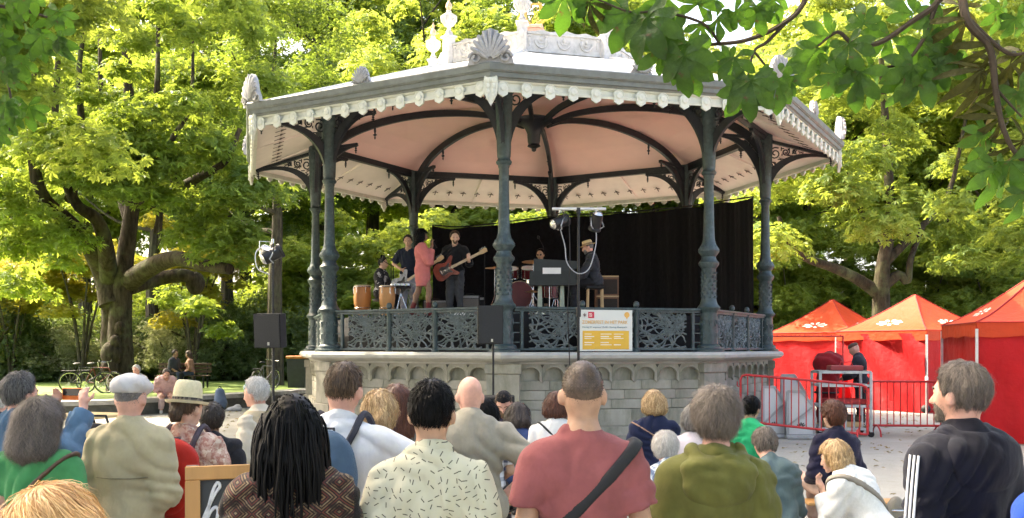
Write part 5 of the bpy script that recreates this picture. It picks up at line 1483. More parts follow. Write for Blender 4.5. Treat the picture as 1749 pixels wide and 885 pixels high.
P4 = person('man in white flat cap and beige zip jacket', (at(222, 5.1), 5.1, 0), -6, Hof(637, 5.1, .02), h=.0115, sw=1.0, girth=1.05, skin='pink', arms=FOLD,
    top=dict(mat=cloth('jacket_beige', (.40, .35, .22), var=.08, rough=.7), sleeve=1.85, off=.020, hem=.80, collar=.045), legs=dict(mat=KHAKI), shoes=(SHOE,), hair=dict(style='buzz', mat=hm('grey'), n=1500, vol=.0005, L=.008, w_=.0012, nape=.01), extra=lambda I: (cap4(I), strap(I, (0, 0, 1.17), (0, 0, 1), .006, cloth('seam_beige', (.20, .17, .10)), name='yoke_seam')), foldamp=.0055)
def hat(I, c0, prof, brim, mat, bandmat, tilt=(0, 0, 0), name='straw_hat'):
    """lathed hat with pinched crown on a head; band as a sub-part"""
    mb = MB(); mb.lathe(prof, 24); me = mb.mesh(name, mat, True)
    o = link(name, me, I['root']); RHm = Matrix([list(r) for r in I['RH']]).to_4x4()
    o.matrix_local = Matrix.Translation(Vector(I['Hd'](c0))) @ RHm @ Euler([R(t) for t in tilt]).to_matrix().to_4x4() @ Matrix.Diagonal((.94*I['s'], 1.12*I['s'], I['s'], 1))
    if bandmat:
        mb = MB(); mb.lathe([(prof[brim][0]+.003, .012), (prof[brim][0]+.0035, .016), (prof[brim][0]+.001, .046), (prof[brim][0]-.004, .046), (prof[brim][0]-.004, .012)], 24, cap=False); link('hat_band', mb.mesh('hat_band', bandmat, True), o)
    return o
def fedora(I):
    hat(I, (0, -.012, .125), [(.08, .012), (.128, .006), (.138, .024), (.128, .022), (.105, .012), (.0935, .014), (.093, .05), (.089, .10), (.080, .145), (.066, .160), (.045, .150), (.02, .130), (.002, .126)], 5, M('straw_cream', (.62, .56, .36), .7, .1, 60, .5, 220), cloth_check('band_pattern', (.035, .03, .03), (.22, .19, .15), 90), (-8, 0, 0))
    # loose hair tail
P5 = person('woman in cream straw hat and pink patterned blouse wearing a red rucksack', (at(320, 5.5), 5.5, 0), -4, Hof(660, 5.5, .02), h=.012, fem=True, sw=.96, skin='fair', head=(0, -18, 0), arms=FOLD,
    top=dict(mat=cloth_spots('blouse_pattern', (.50, .33, .26), (.36, .17, .13), (.62, .50, .40), 42), sleeve=1.5, off=.024, hem=.78), legs=dict(mat=cloth_spots('skirt_pattern', (.42, .34, .27), (.25, .17, .14), None, 50)), shoes=(SHOE,),
    hair=dict(style='pony', mat=hm('brown'), n=2200, vol=.004, L=.09, w_=.0014, back_len=.16, hgt=.002), extra=fedora)
P2 = person('woman with grey shoulder-length curls in green t-shirt', (at(68, 4.75), 4.75, 0), -8, Hof(672, 4.75, .035), h=.012, fem=True, sw=1.0, girth=1.05, skin='pink', head=(0, -6, 3), arms=FOLD,
    top=dict(mat=cloth('tee_green', (.055, .24, .085)), sleeve=.55, off=.020, hem=.80), legs=dict(mat=JEANS), shoes=(SHOE,), hair=dict(style='longcurly', mat=hm('greybrown'), n=12000, vol=.018, L=.14, w_=.0007, back_len=.14, curl=1.0, lift=.14, tint=(.42, .3), hgt=.012),
    extra=lambda I: strap(I, (.0, -.12, 1.22), (-.70, 0, .72), .022, M('strap_leather', (.09, .05, .03), .5, .2, 20, .1), .018))
P3ARM = [((-.22, .16, 1.22), (-.02, .30, 1.50), (.25, .25, .95)), ((.30, .10, 1.24), (.23, .30, 1.52), (-.2, .2, .95))]
P3 = person('grey-haired man in blue denim jacket filming with a raised phone', (at(34, 5.6), 5.6, 0), -16, Hof(634, 5.6, .02), h=.010, sw=1.06, skin='pink', head=(0, -12, 0), arms=P3ARM,
    top=dict(mat=cloth('denim_jacket', (.075, .145, .23), var=.18), sleeve=1.85, off=.022, hem=.80, collar=.045), legs=dict(mat=JEANS), shoes=(SHOE,), hair=dict(style='short', mat=hm('salt'), n=4500, vol=.014, L=.04, w_=.0011, lift=.15),
    extra=lambda I: strap(I, (-.02, -.12, 1.25), (.68, 0, .73), .03, M('strap_leather', (.09, .05, .03)), .024))
c = P3['root'].matrix_basis @ Vector(P3['U']((.11, .345, 1.60)))
ph_ = thing('phone', 'phone in orange case held up in two hands by the denim-jacketed man', 'phone', c, R(-16))
mb = MB(); mb.box((0, 0, 0), (.150, .011, .074), bev=.004); mb.build('case', M('case_orange', (.75, .16, .02), .5, .05, 5, 0), ph_)
mb = MB(); mb.box((0, -.0072, .012), (.136, .003, .042)); mb.build('screen', M('screen_dark', (.02, .02, .022), .1, .05, 5, 0), ph_)
P1 = person('golden-haired woman close in the lower left corner seen from behind', (at(88, 1.75), 1.75, 0), 5, Hof(824, 1.75, .016), h=.011, fem=True, skin='fair', arms=FOLD,
    top=dict(mat=cloth('top_navy', (.03, .035, .06)), sleeve=1.2, off=.016, hem=.80), legs=dict(mat=JEANS), shoes=(SHOE,), hair=dict(style='long', mat=hm('golden'), n=14000, vol=.012, L=.16, w_=.0007, back_len=.16, part=(.8, 0, 0), tint=(.55, .24)))
# --- the couple with the white shirt
P8 = person('man in white shirt with his arm round the fair-haired woman', (at(585, 4.4), 4.4, 0), -10, Hof(613, 4.4, .018), h=.010, sw=1.08, skin='pink', head=(0, -6, 4), arms=[FOLD[0], ((.36, .10, 1.24), (.44, .27, 1.30), (.25, .3, -.5))],
    top=dict(mat=cloth('shirt_white', (.66, .67, .69), var=.05, rough=.7), sleeve=1.8, off=.018, hem=.80, collar=.05), legs=dict(mat=BLACKT), shoes=(SHOE,), hair=dict(style='short', mat=hm('brown'), n=5500, vol=.004, L=.03, w_=.0010, lift=.12), foldamp=.007)
P9 = person('fair-haired woman in olive top held by the man in the white shirt', (at(641, 4.55), 4.75, 0), 4, Hof(667, 4.75, .016), h=.012, fem=True, skin='fair', head=(3, 4, -4), arms=FOLD,
    top=dict(mat=cloth_dash('top_olive_dots', (.16, .15, .075), (.07, .06, .035), 26, .12, .07), sleeve=1.3, off=.018, hem=.76), legs=dict(mat=BLACKT), shoes=(SHOE,), hair=dict(style='pony', mat=hm('blonde'), n=5000, vol=.016, L=.08, w_=.0013, back_len=.12))
P10 = person('woman with long auburn hair beside the fair-haired woman', (at(677, 5.8), 5.8, 0), 8, Hof(657, 5.8, .016), h=.014, fem=True, skin='fair', arms=FOLD, top=dict(mat=cloth('top_grey', (.17, .19, .17)), sleeve=1.2, off=.016, hem=.80), legs=dict(mat=BLACKT), shoes=(SHOE,),
    hair=dict(style='long', mat=hm('auburn'), n=4500, vol=.016, L=.14, w_=.0014, back_len=.20))
P12 = person('bald man in stone-grey t-shirt with one hand on his hip', (at(806, 5.5), 5.5, 0), 8, 1.58, h=.012, sw=1.14, girth=1.16, skin='pink', lean=14, head=(-6, 8, 0), arms=[HANG[0], ((.40, -.10, 1.14), (.19, .02, .97), (-.6, .6, -.3))],
    top=dict(mat=cloth('tee_stone', (.27, .25, .20)), sleeve=.72, off=.020, hem=.80), legs=dict(mat=cloth('shorts_dark', (.03, .03, .035)), len=1.1), shoes=(SHOE,), foldamp=.007)
P6 = person('white-haired old man in beige waistcoat turned to the left', (at(440, 7.3), 7.3, 0), 72, Hof(643, 7.3, .02), h=.013, skin='pink', girth=1.05, head=(6, 0, 0), arms=FOLD,
    top=dict(mat=cloth('shirt_cream', (.58, .52, .42)), sleeve=1.7, off=.016, hem=.82, collar=.04), legs=dict(mat=GREYT), shoes=(SHOE,), hair=dict(style='short', mat=hm('white'), n=3000, vol=.014, L=.045, w_=.0014, lift=.05),
    extra=lambda I: I['garment']('waistcoat', list(I['T']['torso']), cloth('waistcoat_beige', (.42, .34, .22)), .030, .035, .004, [(I['U']((0, 0, .84)), np.array([0, 0, -1.0])), (I['U']((0, 0, 1.47)), np.array([0, 0, 1.0]))]))
P5b = person('dark-clothed person half hidden behind the straw hat', (at(362, 6.6), 6.6, 0), 10, Hof(690, 6.6), h=.016, skin='brown', arms=FOLD, top=dict(mat=cloth('top_black', (.018, .018, .022)), sleeve=1.7, off=.02, hem=.8), legs=dict(mat=BLACKT), shoes=(SHOE,), hair=dict(style='short', mat=hm('dkbrown'), n=900, vol=.02, L=.04, w_=.003))
P3b = person('dark-shirted person cut off by the left picture edge', (at(-4, 7.2), 7.2, 0), -5, Hof(655, 7.2), h=.016, skin='pink', arms=FOLD, top=dict(mat=cloth('top_darkblue', (.02, .025, .05)), sleeve=.7, off=.02, hem=.8), legs=dict(mat=JEANS), shoes=(SHOE,), hair=dict(style='short', mat=hm('white'), n=900, vol=.02, L=.04, w_=.003))
P27 = person('person in bright blue jacket cut off at the lower right corner', (at(1838, 3.4), 3.4, 0), 10, 1.46, h=.016, skin='fair', arms=HANG, top=dict(mat=cloth('jacket_blue', (.02, .07, .40)), sleeve=1.8, off=.03, hem=.8), legs=dict(mat=JEANS), shoes=(SHOE,), hair=dict(style='short', mat=hm('brown'), n=700, vol=.016, L=.04, w_=.003))
# --- seated rows
def sitter(label, px, d, ytop, yaw=0, lean=6, s=.98, h=.015, hunch=0, dy=0, **kw):
    st = min(.62, max(.30, seat_for(ytop, d, s, lean, hunch=hunch)))
    I = person(label, (at(px, d), d+dy, 0), yaw, 1.72*s, 'sit', lean, h=h, seat=st, hunch=hunch, arms=kw.pop('arms', LAP), shoes=kw.pop('shoes', (SHOE,)), legs=kw.pop('legs', dict(mat=BLACKT)), **kw)
    I['seat'] = st; return I
P18 = sitter('blonde woman with bobbed hair in navy jumper seated by the bandstand', 1118, 9.5, 667, 4, 4, fem=True, skin='fair', top=dict(mat=cloth('jumper_navy', (.012, .018, .05)), sleeve=1.8, off=.020, hem=.86), hair=dict(style='bob', mat=hm('blonde'), n=2500, vol=.018, L=.07, w_=.0022, back_len=.045), extra=lambda I: strap(I, (.0, -.12, 1.28), (.55, 0, .83), .016, M('strap_tan', (.30, .18, .12), .6), .026))
P16 = sitter('red-haired woman in white t-shirt with dark strap seated by the bandstand', 950, 9.0, 670, 0, 6, fem=True, skin='fair', top=dict(mat=cloth('tee_white', (.68, .68, .67), var=.04), sleeve=.6, off=.020, hem=.86), hair=dict(style='bob', mat=hm('auburn'), n=2200, vol=.016, L=.07, w_=.0022, back_len=.05), extra=lambda I: strap(I, (.0, -.12, 1.30), (.70, 0, .72), .022, BLKSTRAP, .026))
P15 = sitter('dark-haired woman in blue jumper bending forward on a bench', 882, 9.2, 690, -6, 22, fem=True, skin='tan', head=(14, -10, -8), top=dict(mat=cloth('jumper_blue', (.03, .055, .145)), sleeve=1.7, off=.018, hem=.86), hair=dict(style='long', mat=hm('dkbrown'), n=2500, vol=.018, L=.12, w_=.0022, back_len=.12))
def kippah(I):
    Hd, RH, s = I['Hd'], I['RH'], I['s']
    I['garment']('skullcap', [('e', Hd((0, -.014, .127)), np.array([.079, .100, .101])*s, RH.T)], cloth('felt_black', (.008, .008, .009)), .016, .01, 0, [(Hd((0, 0, .165)), RH @ np.array([0, 0, -1.0]))])
    I['garment']('beard', [('e', Hd((0, .052, .022)), np.array([.056, .05, .055])*s, RH.T)], cloth('beard_brown', (.16, .10, .06)), .006, .02, .004, [(Hd((0, 0, .062)), RH @ np.array([0, 0, 1.0])), (Hd((0, .04, 0)), RH @ np.array([0, -1.0, 0]))])
P14 = sitter('bearded man in black skullcap and dark shirt facing the camera, looking down', 862, 10.6, 664, 176, 8, skin='pink', head=(26, 0, 0), h=.013, top=dict(mat=cloth('shirt_aubergine', (.055, .045, .07)), sleeve=1.7, off=.02, hem=.86), hair=dict(style='short', mat=hm('brown'), n=600, vol=.012, L=.03, w_=.003), extra=kippah)
P13 = sitter('black-haired person in checked shirt half hidden beside the bald head', 829, 8.6, 682, 0, 6, skin='tan', top=dict(mat=cloth_check('shirt_check', (.55, .56, .58), (.05, .055, .08), 26), sleeve=.8, off=.018, hem=.86), hair=dict(style='bob', mat=hm('black'), n=1400, vol=.02, L=.05, w_=.0025, back_len=.03))
P19 = sitter('elderly woman with white curls in blue floral blouse', 1141, 7.0, 741, -4, 10, s=.92, h=.013, hunch=12, fem=True, skin='pink', top=dict(mat=cloth_spots('blouse_floral', (.50, .58, .62), (.10, .14, .24), (.62, .66, .66), 26), sleeve=1.3, off=.022, hem=.86), hair=dict(style='curlytop', mat=hm('white'), n=4200, vol=.022, L=.05, w_=.0014, lift=.22, curl=.9, tint=(.35, .3)))
P20 = sitter('person in lilac-white top mostly hidden by the olive jacket', 1190, 8.2, 690, 0, 8, fem=True, skin='fair', top=dict(mat=cloth('top_lilac', (.58, .52, .56)), sleeve=1.2, off=.02, hem=.86), hair=dict(style='bob', mat=hm('grey'), n=900, vol=.018, L=.06, w_=.0025, back_len=.04))
P22 = sitter('woman with black hair bun in bright green polo shirt', 1277, 9.6, 676, -38, 6, fem=True, skin='tan', top=dict(mat=cloth('polo_green', (.015, .36, .15)), sleeve=.65, off=.022, hem=.86), hair=dict(style='bun', mat=hm('black'), n=1500, vol=.012, L=.05, w_=.0022))
P23 = sitter('grey-brown-haired person in teal top seated behind the olive jacket', 1328, 7.2, 733, 6, 12, s=.95, hunch=14, sw=.88, arms=[((-.19, .08, 1.08), (-.08, .27, .98)), ((.19, .08, 1.08), (.08, .27, .98))], skin='pink', top=dict(mat=cloth('top_teal', (.075, .115, .125)), sleeve=1.4, off=.022, hem=.84), hair=dict(style='curlytop', mat=hm('greybrown'), n=3600, vol=.014, L=.06, w_=.0014, lift=.10, curl=.5, tint=(.5, .3)))
P24 = sitter('auburn-haired woman in navy blazer sitting on the end of a wooden bench', 1430, 8.8, 686, 22, 4, fem=True, skin='fair', h=.013, legs=dict(mat=cloth('trousers_pink', (.50, .36, .30))), shoes=(SHOEW,), top=dict(mat=cloth('blazer_navy', (.012, .012, .032)), sleeve=1.85, off=.024, hem=.84, collar=.02), hair=dict(style='curlytop', mat=hm('auburn'), n=4200, vol=.024, L=.07, w_=.0014, lift=.10, curl=.6, nape=-.05),
    knees=[(-.16, .36, .55), (.06, .40, .55)], feet=[(-.22, .38, .09), (-.02, .30, .09)])
P25 = sitter('fair-haired woman in white knitted jumper leaning her chin on her hand', 1497, 7.0, 765, 42, 26, s=.93, hunch=10, fem=True, skin='fair', h=.011, head=(-18, 10, 0), legs=dict(mat=cloth('trousers_sand', (.45, .30, .20))), top=dict(mat=cloth('knit_white', (.62, .63, .62), var=.06, scale=60, fold=.6), amp=.004, sleeve=1.85, off=.030, hem=.86), arms=[((-.20, .24, 1.08), (-.05, .20, 1.42), (.1, .1, 1)), ((.22, .16, 1.08), (.02, .30, 1.02))],
    hair=dict(style='bob', mat=hm('blonde'), n=3000, vol=.018, L=.08, w_=.0020, back_len=.06, tint=(.42, .22)))
def cap28(I):
    Hd, RH, s = I['Hd'], I['RH'], I['s']
    I['garment']('cap', [('e', Hd((0, -.01, .16)), np.array([.088, .108, .06])*s, RH.T)], cloth('cap_brown', (.10, .06, .05)), .004, .03, 0, [(Hd((0, 0, .14)), RH @ np.array([0, 0, -1.0]))])
P28 = person('man in dark jacket and cap bending over a case by the tents', (at(1471, 20.6), 20.6, 0), 62, 1.84, h=.02, skin='pink', lean=8, head=(20, 0, 0), arms=[((-.26, .10, 1.12), (-.18, .34, 1.06)), ((.26, .10, 1.12), (.18, .34, 1.06))], top=dict(mat=cloth('jacket_charcoal', (.025, .025, .035)), sleeve=1.85, off=.03, hem=.80, collar=.03), legs=dict(mat=BLACKT), shoes=(SHOE,), extra=cap28)
# --- far people by the lawn
FW = dict(h=.022)
fa = person('white-haired person in pale clothes sitting on the low wall', (-9.72, 25.25, 0), 168, 1.68, 'sit', 14, seat=.415, skin='pink', h=.022, arms=LAP, top=dict(mat=cloth('top_cream', (.55, .48, .45)), sleeve=1.5, off=.03, hem=.86), legs=dict(mat=cloth('trousers_cream', (.48, .42, .36))), shoes=(SHOE,), hair=dict(style='short', mat=hm('white'), n=300, vol=.02, L=.04, w_=.005))
fb = person('person in pink shirt slumped forward on the low wall', (-9.25, 25.75, 0), 205, 1.72, 'sit', 24, seat=.415, skin='pink', h=.022, hunch=16, arms=LAP, top=dict(mat=cloth('top_pink', (.55, .36, .35)), sleeve=1.5, off=.04, hem=.86), legs=dict(mat=cloth('trousers_pinkish', (.50, .36, .33))), shoes=(SHOEW,), hair=dict(style='short', mat=hm('greybrown'), n=300, vol=.02, L=.04, w_=.005))
fc = person('dark-shirted man on the park bench by the pale shrub', (at(297, 34.5), 34.5, .29), 250, 1.74, 'sit', 4, seat=.45, skin='tan', h=.026, arms=LAP, top=dict(mat=cloth('top_slate', (.05, .055, .06)), sleeve=1.2, off=.02, hem=.86), legs=dict(mat=BLACKT), shoes=(SHOE,), hair=dict(style='short', mat=hm('dkbrown'), n=200, vol=.02, L=.04, w_=.006))
fd_ = person('long-haired woman on the park bench by the pale shrub', (at(326, 34.5), 34.5, .29), 110, 1.66, 'sit', 6, seat=.45, skin='fair', fem=True, h=.026, arms=LAP, top=dict(mat=cloth('top_rust', (.28, .15, .10)), sleeve=1.2, off=.02, hem=.86), legs=dict(mat=JEANS), shoes=(SHOE,), hair=dict(style='long', mat=hm('brown'), n=300, vol=.02, L=.12, w_=.006, back_len=.14))

# --- rucksacks worn in the crowd
def rucksack(I, label, mat, strapmat, w_, h_, d_, zc, dy=0):
    c = I['root'].matrix_basis @ Vector(I['U']((0, -.14-d_/2+dy, zc)))
    t = thing('rucksack', label, 'rucksack', c, I['root'].rotation_euler[2])
    F = Field((-w_, -d_, -h_), (w_, d_, h_), .011)
    for z in np.linspace(-h_/2+.09, h_/2-.09, 4):
        F.add(('e', (0, 0, z), (w_/2, d_/2, .12), None), .06)
    X, Y, Z = F.grid(); F.D = F.D+(.005*np.sin(X*30+Z*18)*np.sin(Z*26+1)).astype(np.float32)
    V, Q = F.surf(); link('bag', np_mesh('bag', V, Q, True, [mat]), t)
    F = Field((-w_, -d_, -h_), (w_, d_*.2, h_), .011); F.add(('e', (0, -d_*.42, -h_*.16), (w_*.38, d_*.22, h_*.25), None), .02); V, Q = F.surf(); link('pocket', np_mesh('pocket', V, Q, True, [mat]), t)
    mb = MB(); mb.tube([(-.03, .02, h_/2-.01), (-.025, .03, h_/2+.035), (.025, .03, h_/2+.035), (.03, .02, h_/2-.01)], .007, 6); mb.build('grab_handle', strapmat, t, True)
    for e in (-1, 1):
        mb = MB(); U = I['U']; inv = t.matrix_basis.inverted() @ I['root'].matrix_basis
        pts = [inv @ Vector(U(p)) for p in ((e*.075, -.145, zc+h_*.42), (e*.10, -.115, 1.43), (e*.11, -.015, 1.500), (e*.115, .085, 1.45), (e*.12, .145, 1.32), (e*.13, .135, 1.18), (e*.155, .06, 1.08), (e*.12, -.10, 1.06))]
        cc = catmull(pts, 4); mb.tube(cc, .016, 6); mb.build('shoulder_strap', strapmat, t, True)
    return t
rucksack(P5, 'bright red rucksack on the back of the woman in the straw hat', cloth('rucksack_red', (.42, .02, .012), rough=.6), M('strap_purple', (.06, .045, .06), .7, .2, 20, .1), .28, .42, .15, 1.16, -.01)
rucksack(P8, 'small blue rucksack on the back of the man in the white shirt', cloth('rucksack_blue', (.055, .10, .16), rough=.6), M('strap_navy', (.02, .022, .035), .7, .2, 20, .1), .25, .40, .14, 1.20, -.005)
# ================================================================ on the stage
def S(px, d, z=0): return Vector(((px-CXP)/FPX*d, d, STZ+z))
BLK = M('matt_black', (.005, .005, .006), .6, .2, 15, .15, 60)
BLKG = M('satin_black', (.010, .0105, .012), .4, .2, 15, .1, 60)
CHR = M('chrome', (.55, .55, .53), .25, .1, 10, .05, 40, metal=.9)
WOODO = M('wood_orange', (.40, .15, .04), .4, .25, 6, .1, 30, stretch=(1, 1, .15))
WOODP = M('wood_pale', (.50, .33, .17), .55, .18, 5, .1, 30, stretch=(.2, 1, 1))
WHITEP = M('white_plastic', (.70, .69, .67), .45, .05, 6, .05, 40)
# backdrop
pts = []
key = [(738, 27.0, 5.14), (800, 27.7, 5.20), (938, 27.9, 5.50), (1060, 27.0, 5.50), (1165, 25.4, 5.42), (1230, 23.9, 5.34), (1287, 22.4, 5.22)]
kp = catmull([((px-CXP)/FPX*d, d, z) for px, d, z in key], 26)
t = thing('backdrop_curtain', 'black backdrop curtain hung across the back of the stage', 'curtain', (kp[0].x, kp[0].y, STZ))
V, Q = [], []; nz = 14
for i, p in enumerate(kp):
    for j in range(nz+1):
        f = j/nz; wv = .025*math.sin(i*.55)+.012*math.sin(i*1.7+f*2)+.03*math.sin(i*.21+f*4)
        sag = -.05*abs(math.sin(i*PI/26)) if j == nz else 0
        V.append((p.x-kp[0].x+wv*.4, p.y-kp[0].y+wv, (p.z-STZ+sag)*f))
for i in range(len(kp)-1):
    for j in range(nz): a = i*(nz+1)+j; Q.append((a, a+nz+1, a+nz+2, a+1))
V2 = [(x, y+.012, z) for x, y, z in V]; n0 = len(V)
Q = Q+[tuple(k+n0 for k in q_[::-1]) for q_ in Q]
link('cloth', np_mesh('cloth', np.array(V+V2), np.array(Q), True, [cloth('curtain_black', (.0055, .006, .009), var=.3, rough=.95)]), t)
mb = MB(); mb.tube([(p.x-kp[0].x, p.y-kp[0].y+.02, p.z-STZ+.02) for p in kp[::4]], .02, 6); mb.build('top_rope', BLK, t, True)

# --- singer
DRESS = cloth('dress_coral', (.46, .14, .13), var=.08)
SING = person('singer in coral pink dress and ankle boots holding a microphone to her mouth', tuple(S(722, 19.3)), -78, 1.71, h=.013, fem=True, skin='brown', head=(-4, 0, 0), sw=.94, lean=-2,
    arms=[((-.17, .16, 1.10), (-.03, .20, 1.43), (.2, .1, 1)), ((.20, .10, 1.08), (.05, .20, 1.40), (-.2, .1, 1))], knees=[(-.09, -.08, .50), (.09, .12, .50)], feet=[(-.10, -.22, .085), (.10, .10, .085)],
    top=dict(mat=DRESS, sleeve=1.75, off=.030, hem=.60, name='dress', amp=.004), shoes=(cloth('boot_oxblood', (.13, .02, .02), rough=.4), .45), hair=dict(style='longcurly', mat=hm('black'), n=2600, vol=.024, L=.16, w_=.0025, back_len=.16, curl=.5, lift=.04))
mp_ = SING['root'].matrix_basis @ Vector(SING['U']((.0, .22, 1.50)))
t = thing('microphone', 'hand-held microphone at the mouth of the singer', 'microphone', mp_, R(-78))
mb = MB(); Rm = np.array(Matrix.Rotation(R(35), 3, 'X')); mb.lathe([(.010, -.16), (.013, -.02), (.017, 0)], 10, rot=Rm); mb.build('handle', BLK, t, True)
mb = MB(); mb.ell(Rm @ np.array([0, 0, .025]), (.026, .026, .03), 10, 7); mb.build('grille', M('mic_grille', (.10, .10, .10), .4, .2, 60, .5, 300, metal=.6), t, True)
# --- guitars
def guitar(name, label, a, b, bm_, nm, body_r, depth=.045, tilt=0, bass=True):
    """a body centre, b end of the head; built along local x, face towards -y"""
    a, b = Vector(a), Vector(b); d = b-a; L = d.length
    t = thing(name, label, 'guitar', a)
    x = d.normalized(); yv = Vector((0, 1, 0)); yv = (yv-x*yv.dot(x)).normalized(); z = x.cross(yv)
    Mx = Matrix((x, yv, z)).transposed().to_4x4()
    r = body_r
    ol = [(-.24, 0), (-.22, .11), (-.12, .17), (.0, .13), (.06, .14), (.17, .20), (.20, .16), (.12, .06), (.12, -.05), (.19, -.14), (.15, -.17), (.04, -.12), (-.06, -.14), (-.16, -.15), (-.23, -.09)]
    ol = [(p.x, p.z) for p in catmull([(u*r, 0, v*r) for u, v in ol+[ol[0]]], 3)[:-1]]
    mb = MB(); mb.prism(ol, -depth/2, depth/2); mb.build('guitar_body', bm_, t, True, rot=Mx.to_euler())
    mb = MB(); mb.prism([(u*.52-.01, v*.5) for u, v in ol], -depth/2-.006, -depth/2-.001); mb.build('pickguard', M('pickguard_dark', (.02, .018, .02), .3, .1, 5, 0), t, rot=Mx.to_euler())
    mb = MB(); mb.bar((.10*r, -depth*.45, 0), (L-.16, -depth*.3, 0), .055, .022, up=(0, 1, 0)); mb.build('neck', nm, t, rot=Mx.to_euler())
    mb = MB(); mb.prism([(L-.17, -.03), (L-.15, .045), (L-.02, .05), (L, .02), (L-.01, -.04), (L-.12, -.045)], -.025, -.005); 
    hd_ = mb.build('headstock', nm, t, rot=Mx.to_euler())
    for k in range(4): mb = MB(); mb.ell((L-.13+.035*k, -.015, .062), (.010, .008, .014), 6, 5); mb.build('tuning_peg', CHR, hd_)
    mb = MB(); mb.box((-.10*r, -depth/2-.008, 0), (.03, .012, .09)); mb.build('bridge', CHR, t, rot=Mx.to_euler())
    for k in range(4): mb = MB(); mb.bar((-.10*r, -depth/2-.016, -.018+.012*k), (L-.10, -depth/2-.010, -.018+.012*k), .0025); mb.build('string', CHR, t, rot=Mx.to_euler())
    return t
BASS = person('bass player with short grey-brown hair in black jumper and dark jeans', tuple(S(777, 20.3)), 172, 1.79, h=.014, sw=1.06, skin='fair', head=(14, 16, 0), arms=[((-.31, .10, 1.08), (-.345, .30, 1.13), (.05, .35, .9)), ((.30, -.02, 1.12), (.13, .22, 1.02), (-.8, .1, -.4))],
    top=dict(mat=cloth('jumper_black', (.012, .012, .014)), sleeve=1.6, off=.020, hem=.84), legs=dict(mat=cloth('jeans_grey', (.055, .058, .065))), shoes=(SHOE,), hair=dict(style='curlytop', mat=hm('brown'), n=1600, vol=.018, L=.05, w_=.002, lift=.15, curl=.6), extra=lambda I: beard(I, 'brown'))
guitar('bass_guitar', 'sunburst bass guitar with pale maple neck held by the bass player', P(763, 461, 20.02), P(832, 426, 19.9), M('sunburst_red', (.20, .045, .03), .25, .4, 5, .02, 30, c2=(.03, .01, .01)), WOODP, 1.15)
GUIT = person('guitarist in dark shirt half hidden behind the singer', tuple(S(698, 20.6)), 176, 1.74, h=.016, sw=1.04, skin='tan', head=(8, 0, 0), lean=6, arms=[((-.28, .06, 1.12), (-.34, .30, 1.22), (.1, .5, .8)), ((.32, -.04, 1.14), (.12, .20, 1.03), (-.8, .1, -.4))],
    top=dict(mat=cloth('shirt_nightblue', (.014, .018, .030)), sleeve=.9, off=.022, hem=.84), legs=dict(mat=cloth('jeans_pale', (.32, .33, .38))), shoes=(SHOE,), hair=dict(style='short', mat=hm('dkbrown'), n=500, vol=.016, L=.04, w_=.003))
guitar('electric_guitar', 'dark electric guitar with white edge held behind the singer', P(689, 484, 20.3), P(758, 438, 20.2), M('guitar_pearl', (.42, .42, .42), .3, .3, 5, .02, 30, c2=(.04, .04, .04), c2amt=(.45, .6)), WOODP, 1.1, bass=False)
PERC = person('percussionist with black top knot seated at the congas', tuple(S(650, 20.9)), -105, 1.66, 'sit', 4, seat=.44, h=.014, fem=True, skin='fair', head=(4, 0, 0), arms=[((-.24, .10, 1.10), (-.16, .36, 1.06)), ((.24, .10, 1.10), (.16, .36, 1.06))],
    top=dict(mat=cloth_spots('top_blackwhite', (.02, .02, .022), (.38, .36, .35), None, 9, (.56, .60)), sleeve=1.2, off=.022, hem=.86), legs=dict(mat=BLACKT), shoes=(SHOE,), hair=dict(style='topbun', mat=hm('black'), n=900, vol=.010, L=.05, w_=.002))
def stool(label, p, hgt, mat=BLK):
    t = thing('stool', label, 'stool', p); mb = MB(); mb.lathe([(.15, hgt-.06), (.17, hgt-.04), (.17, hgt-.01), (.14, hgt)], 16); mb.build('seat', mat, t, True)
    for k in range(3):
        a = k*2*PI/3+.4; mb = MB(); mb.tube([(0, 0, hgt-.2), (.22*math.cos(a), .22*math.sin(a), 0)], .011, 6); mb.build('leg', CHR, t, True)
    mb = MB(); mb.tube([(0, 0, hgt-.06), (0, 0, hgt-.3)], .016, 8); mb.build('post', CHR, t, True); return t
stool('black drum stool under the percussionist', S(650, 20.9), .43)
def conga(label, p, r, hgt, mat):
    t = thing('conga_drum', label, 'drum', p)
    mb = MB(); mb.lathe([(r*.62, .03), (r*.8, hgt*.2), (r*1.0, hgt*.45), (r*1.06, hgt*.62), (r*.98, hgt*.85), (r*.92, hgt)], 20); mb.build('shell', mat, t, True)
    mb = MB(); mb.lathe([(r*.93, hgt), (r*.95, hgt+.012), (r*.3, hgt+.016), (.002, hgt+.016)], 20); mb.build('head', M('drum_skin', (.62, .52, .38), .6, .1, 6, .1), t, True)
    mb = MB(); mb.tube([(r*1.02*math.cos(a), r*1.02*math.sin(a), hgt-.02) for a in np.linspace(0, 2*PI, 24, endpoint=False)], .011, 6, True); mb.build('rim', CHR, t, True)
    mb = MB(); mb.tube([(r*1.0*math.cos(a), r*1.0*math.sin(a), hgt*.3) for a in np.linspace(0, 2*PI, 24, endpoint=False)], .006, 5, True); mb.build('band', CHR, t, True)
    for k in range(6):
        a = k*PI/3; mb = MB(); mb.tube([(r*1.03*math.cos(a), r*1.03*math.sin(a), hgt-.02), (r*1.06*math.cos(a), r*1.06*math.sin(a), hgt-.16)], .007, 5); mb.build('lug', CHR, t, True)
    return t
conga('orange wooden conga drum left of the percussionist', S(619, 20.2), .175, .66, WOODO)
conga('pale orange conga drum in front of the percussionist', S(661, 19.95), .16, .64, M('wood_light', (.48, .23, .08), .4, .25, 6, .1, 30, stretch=(1, 1, .15)))
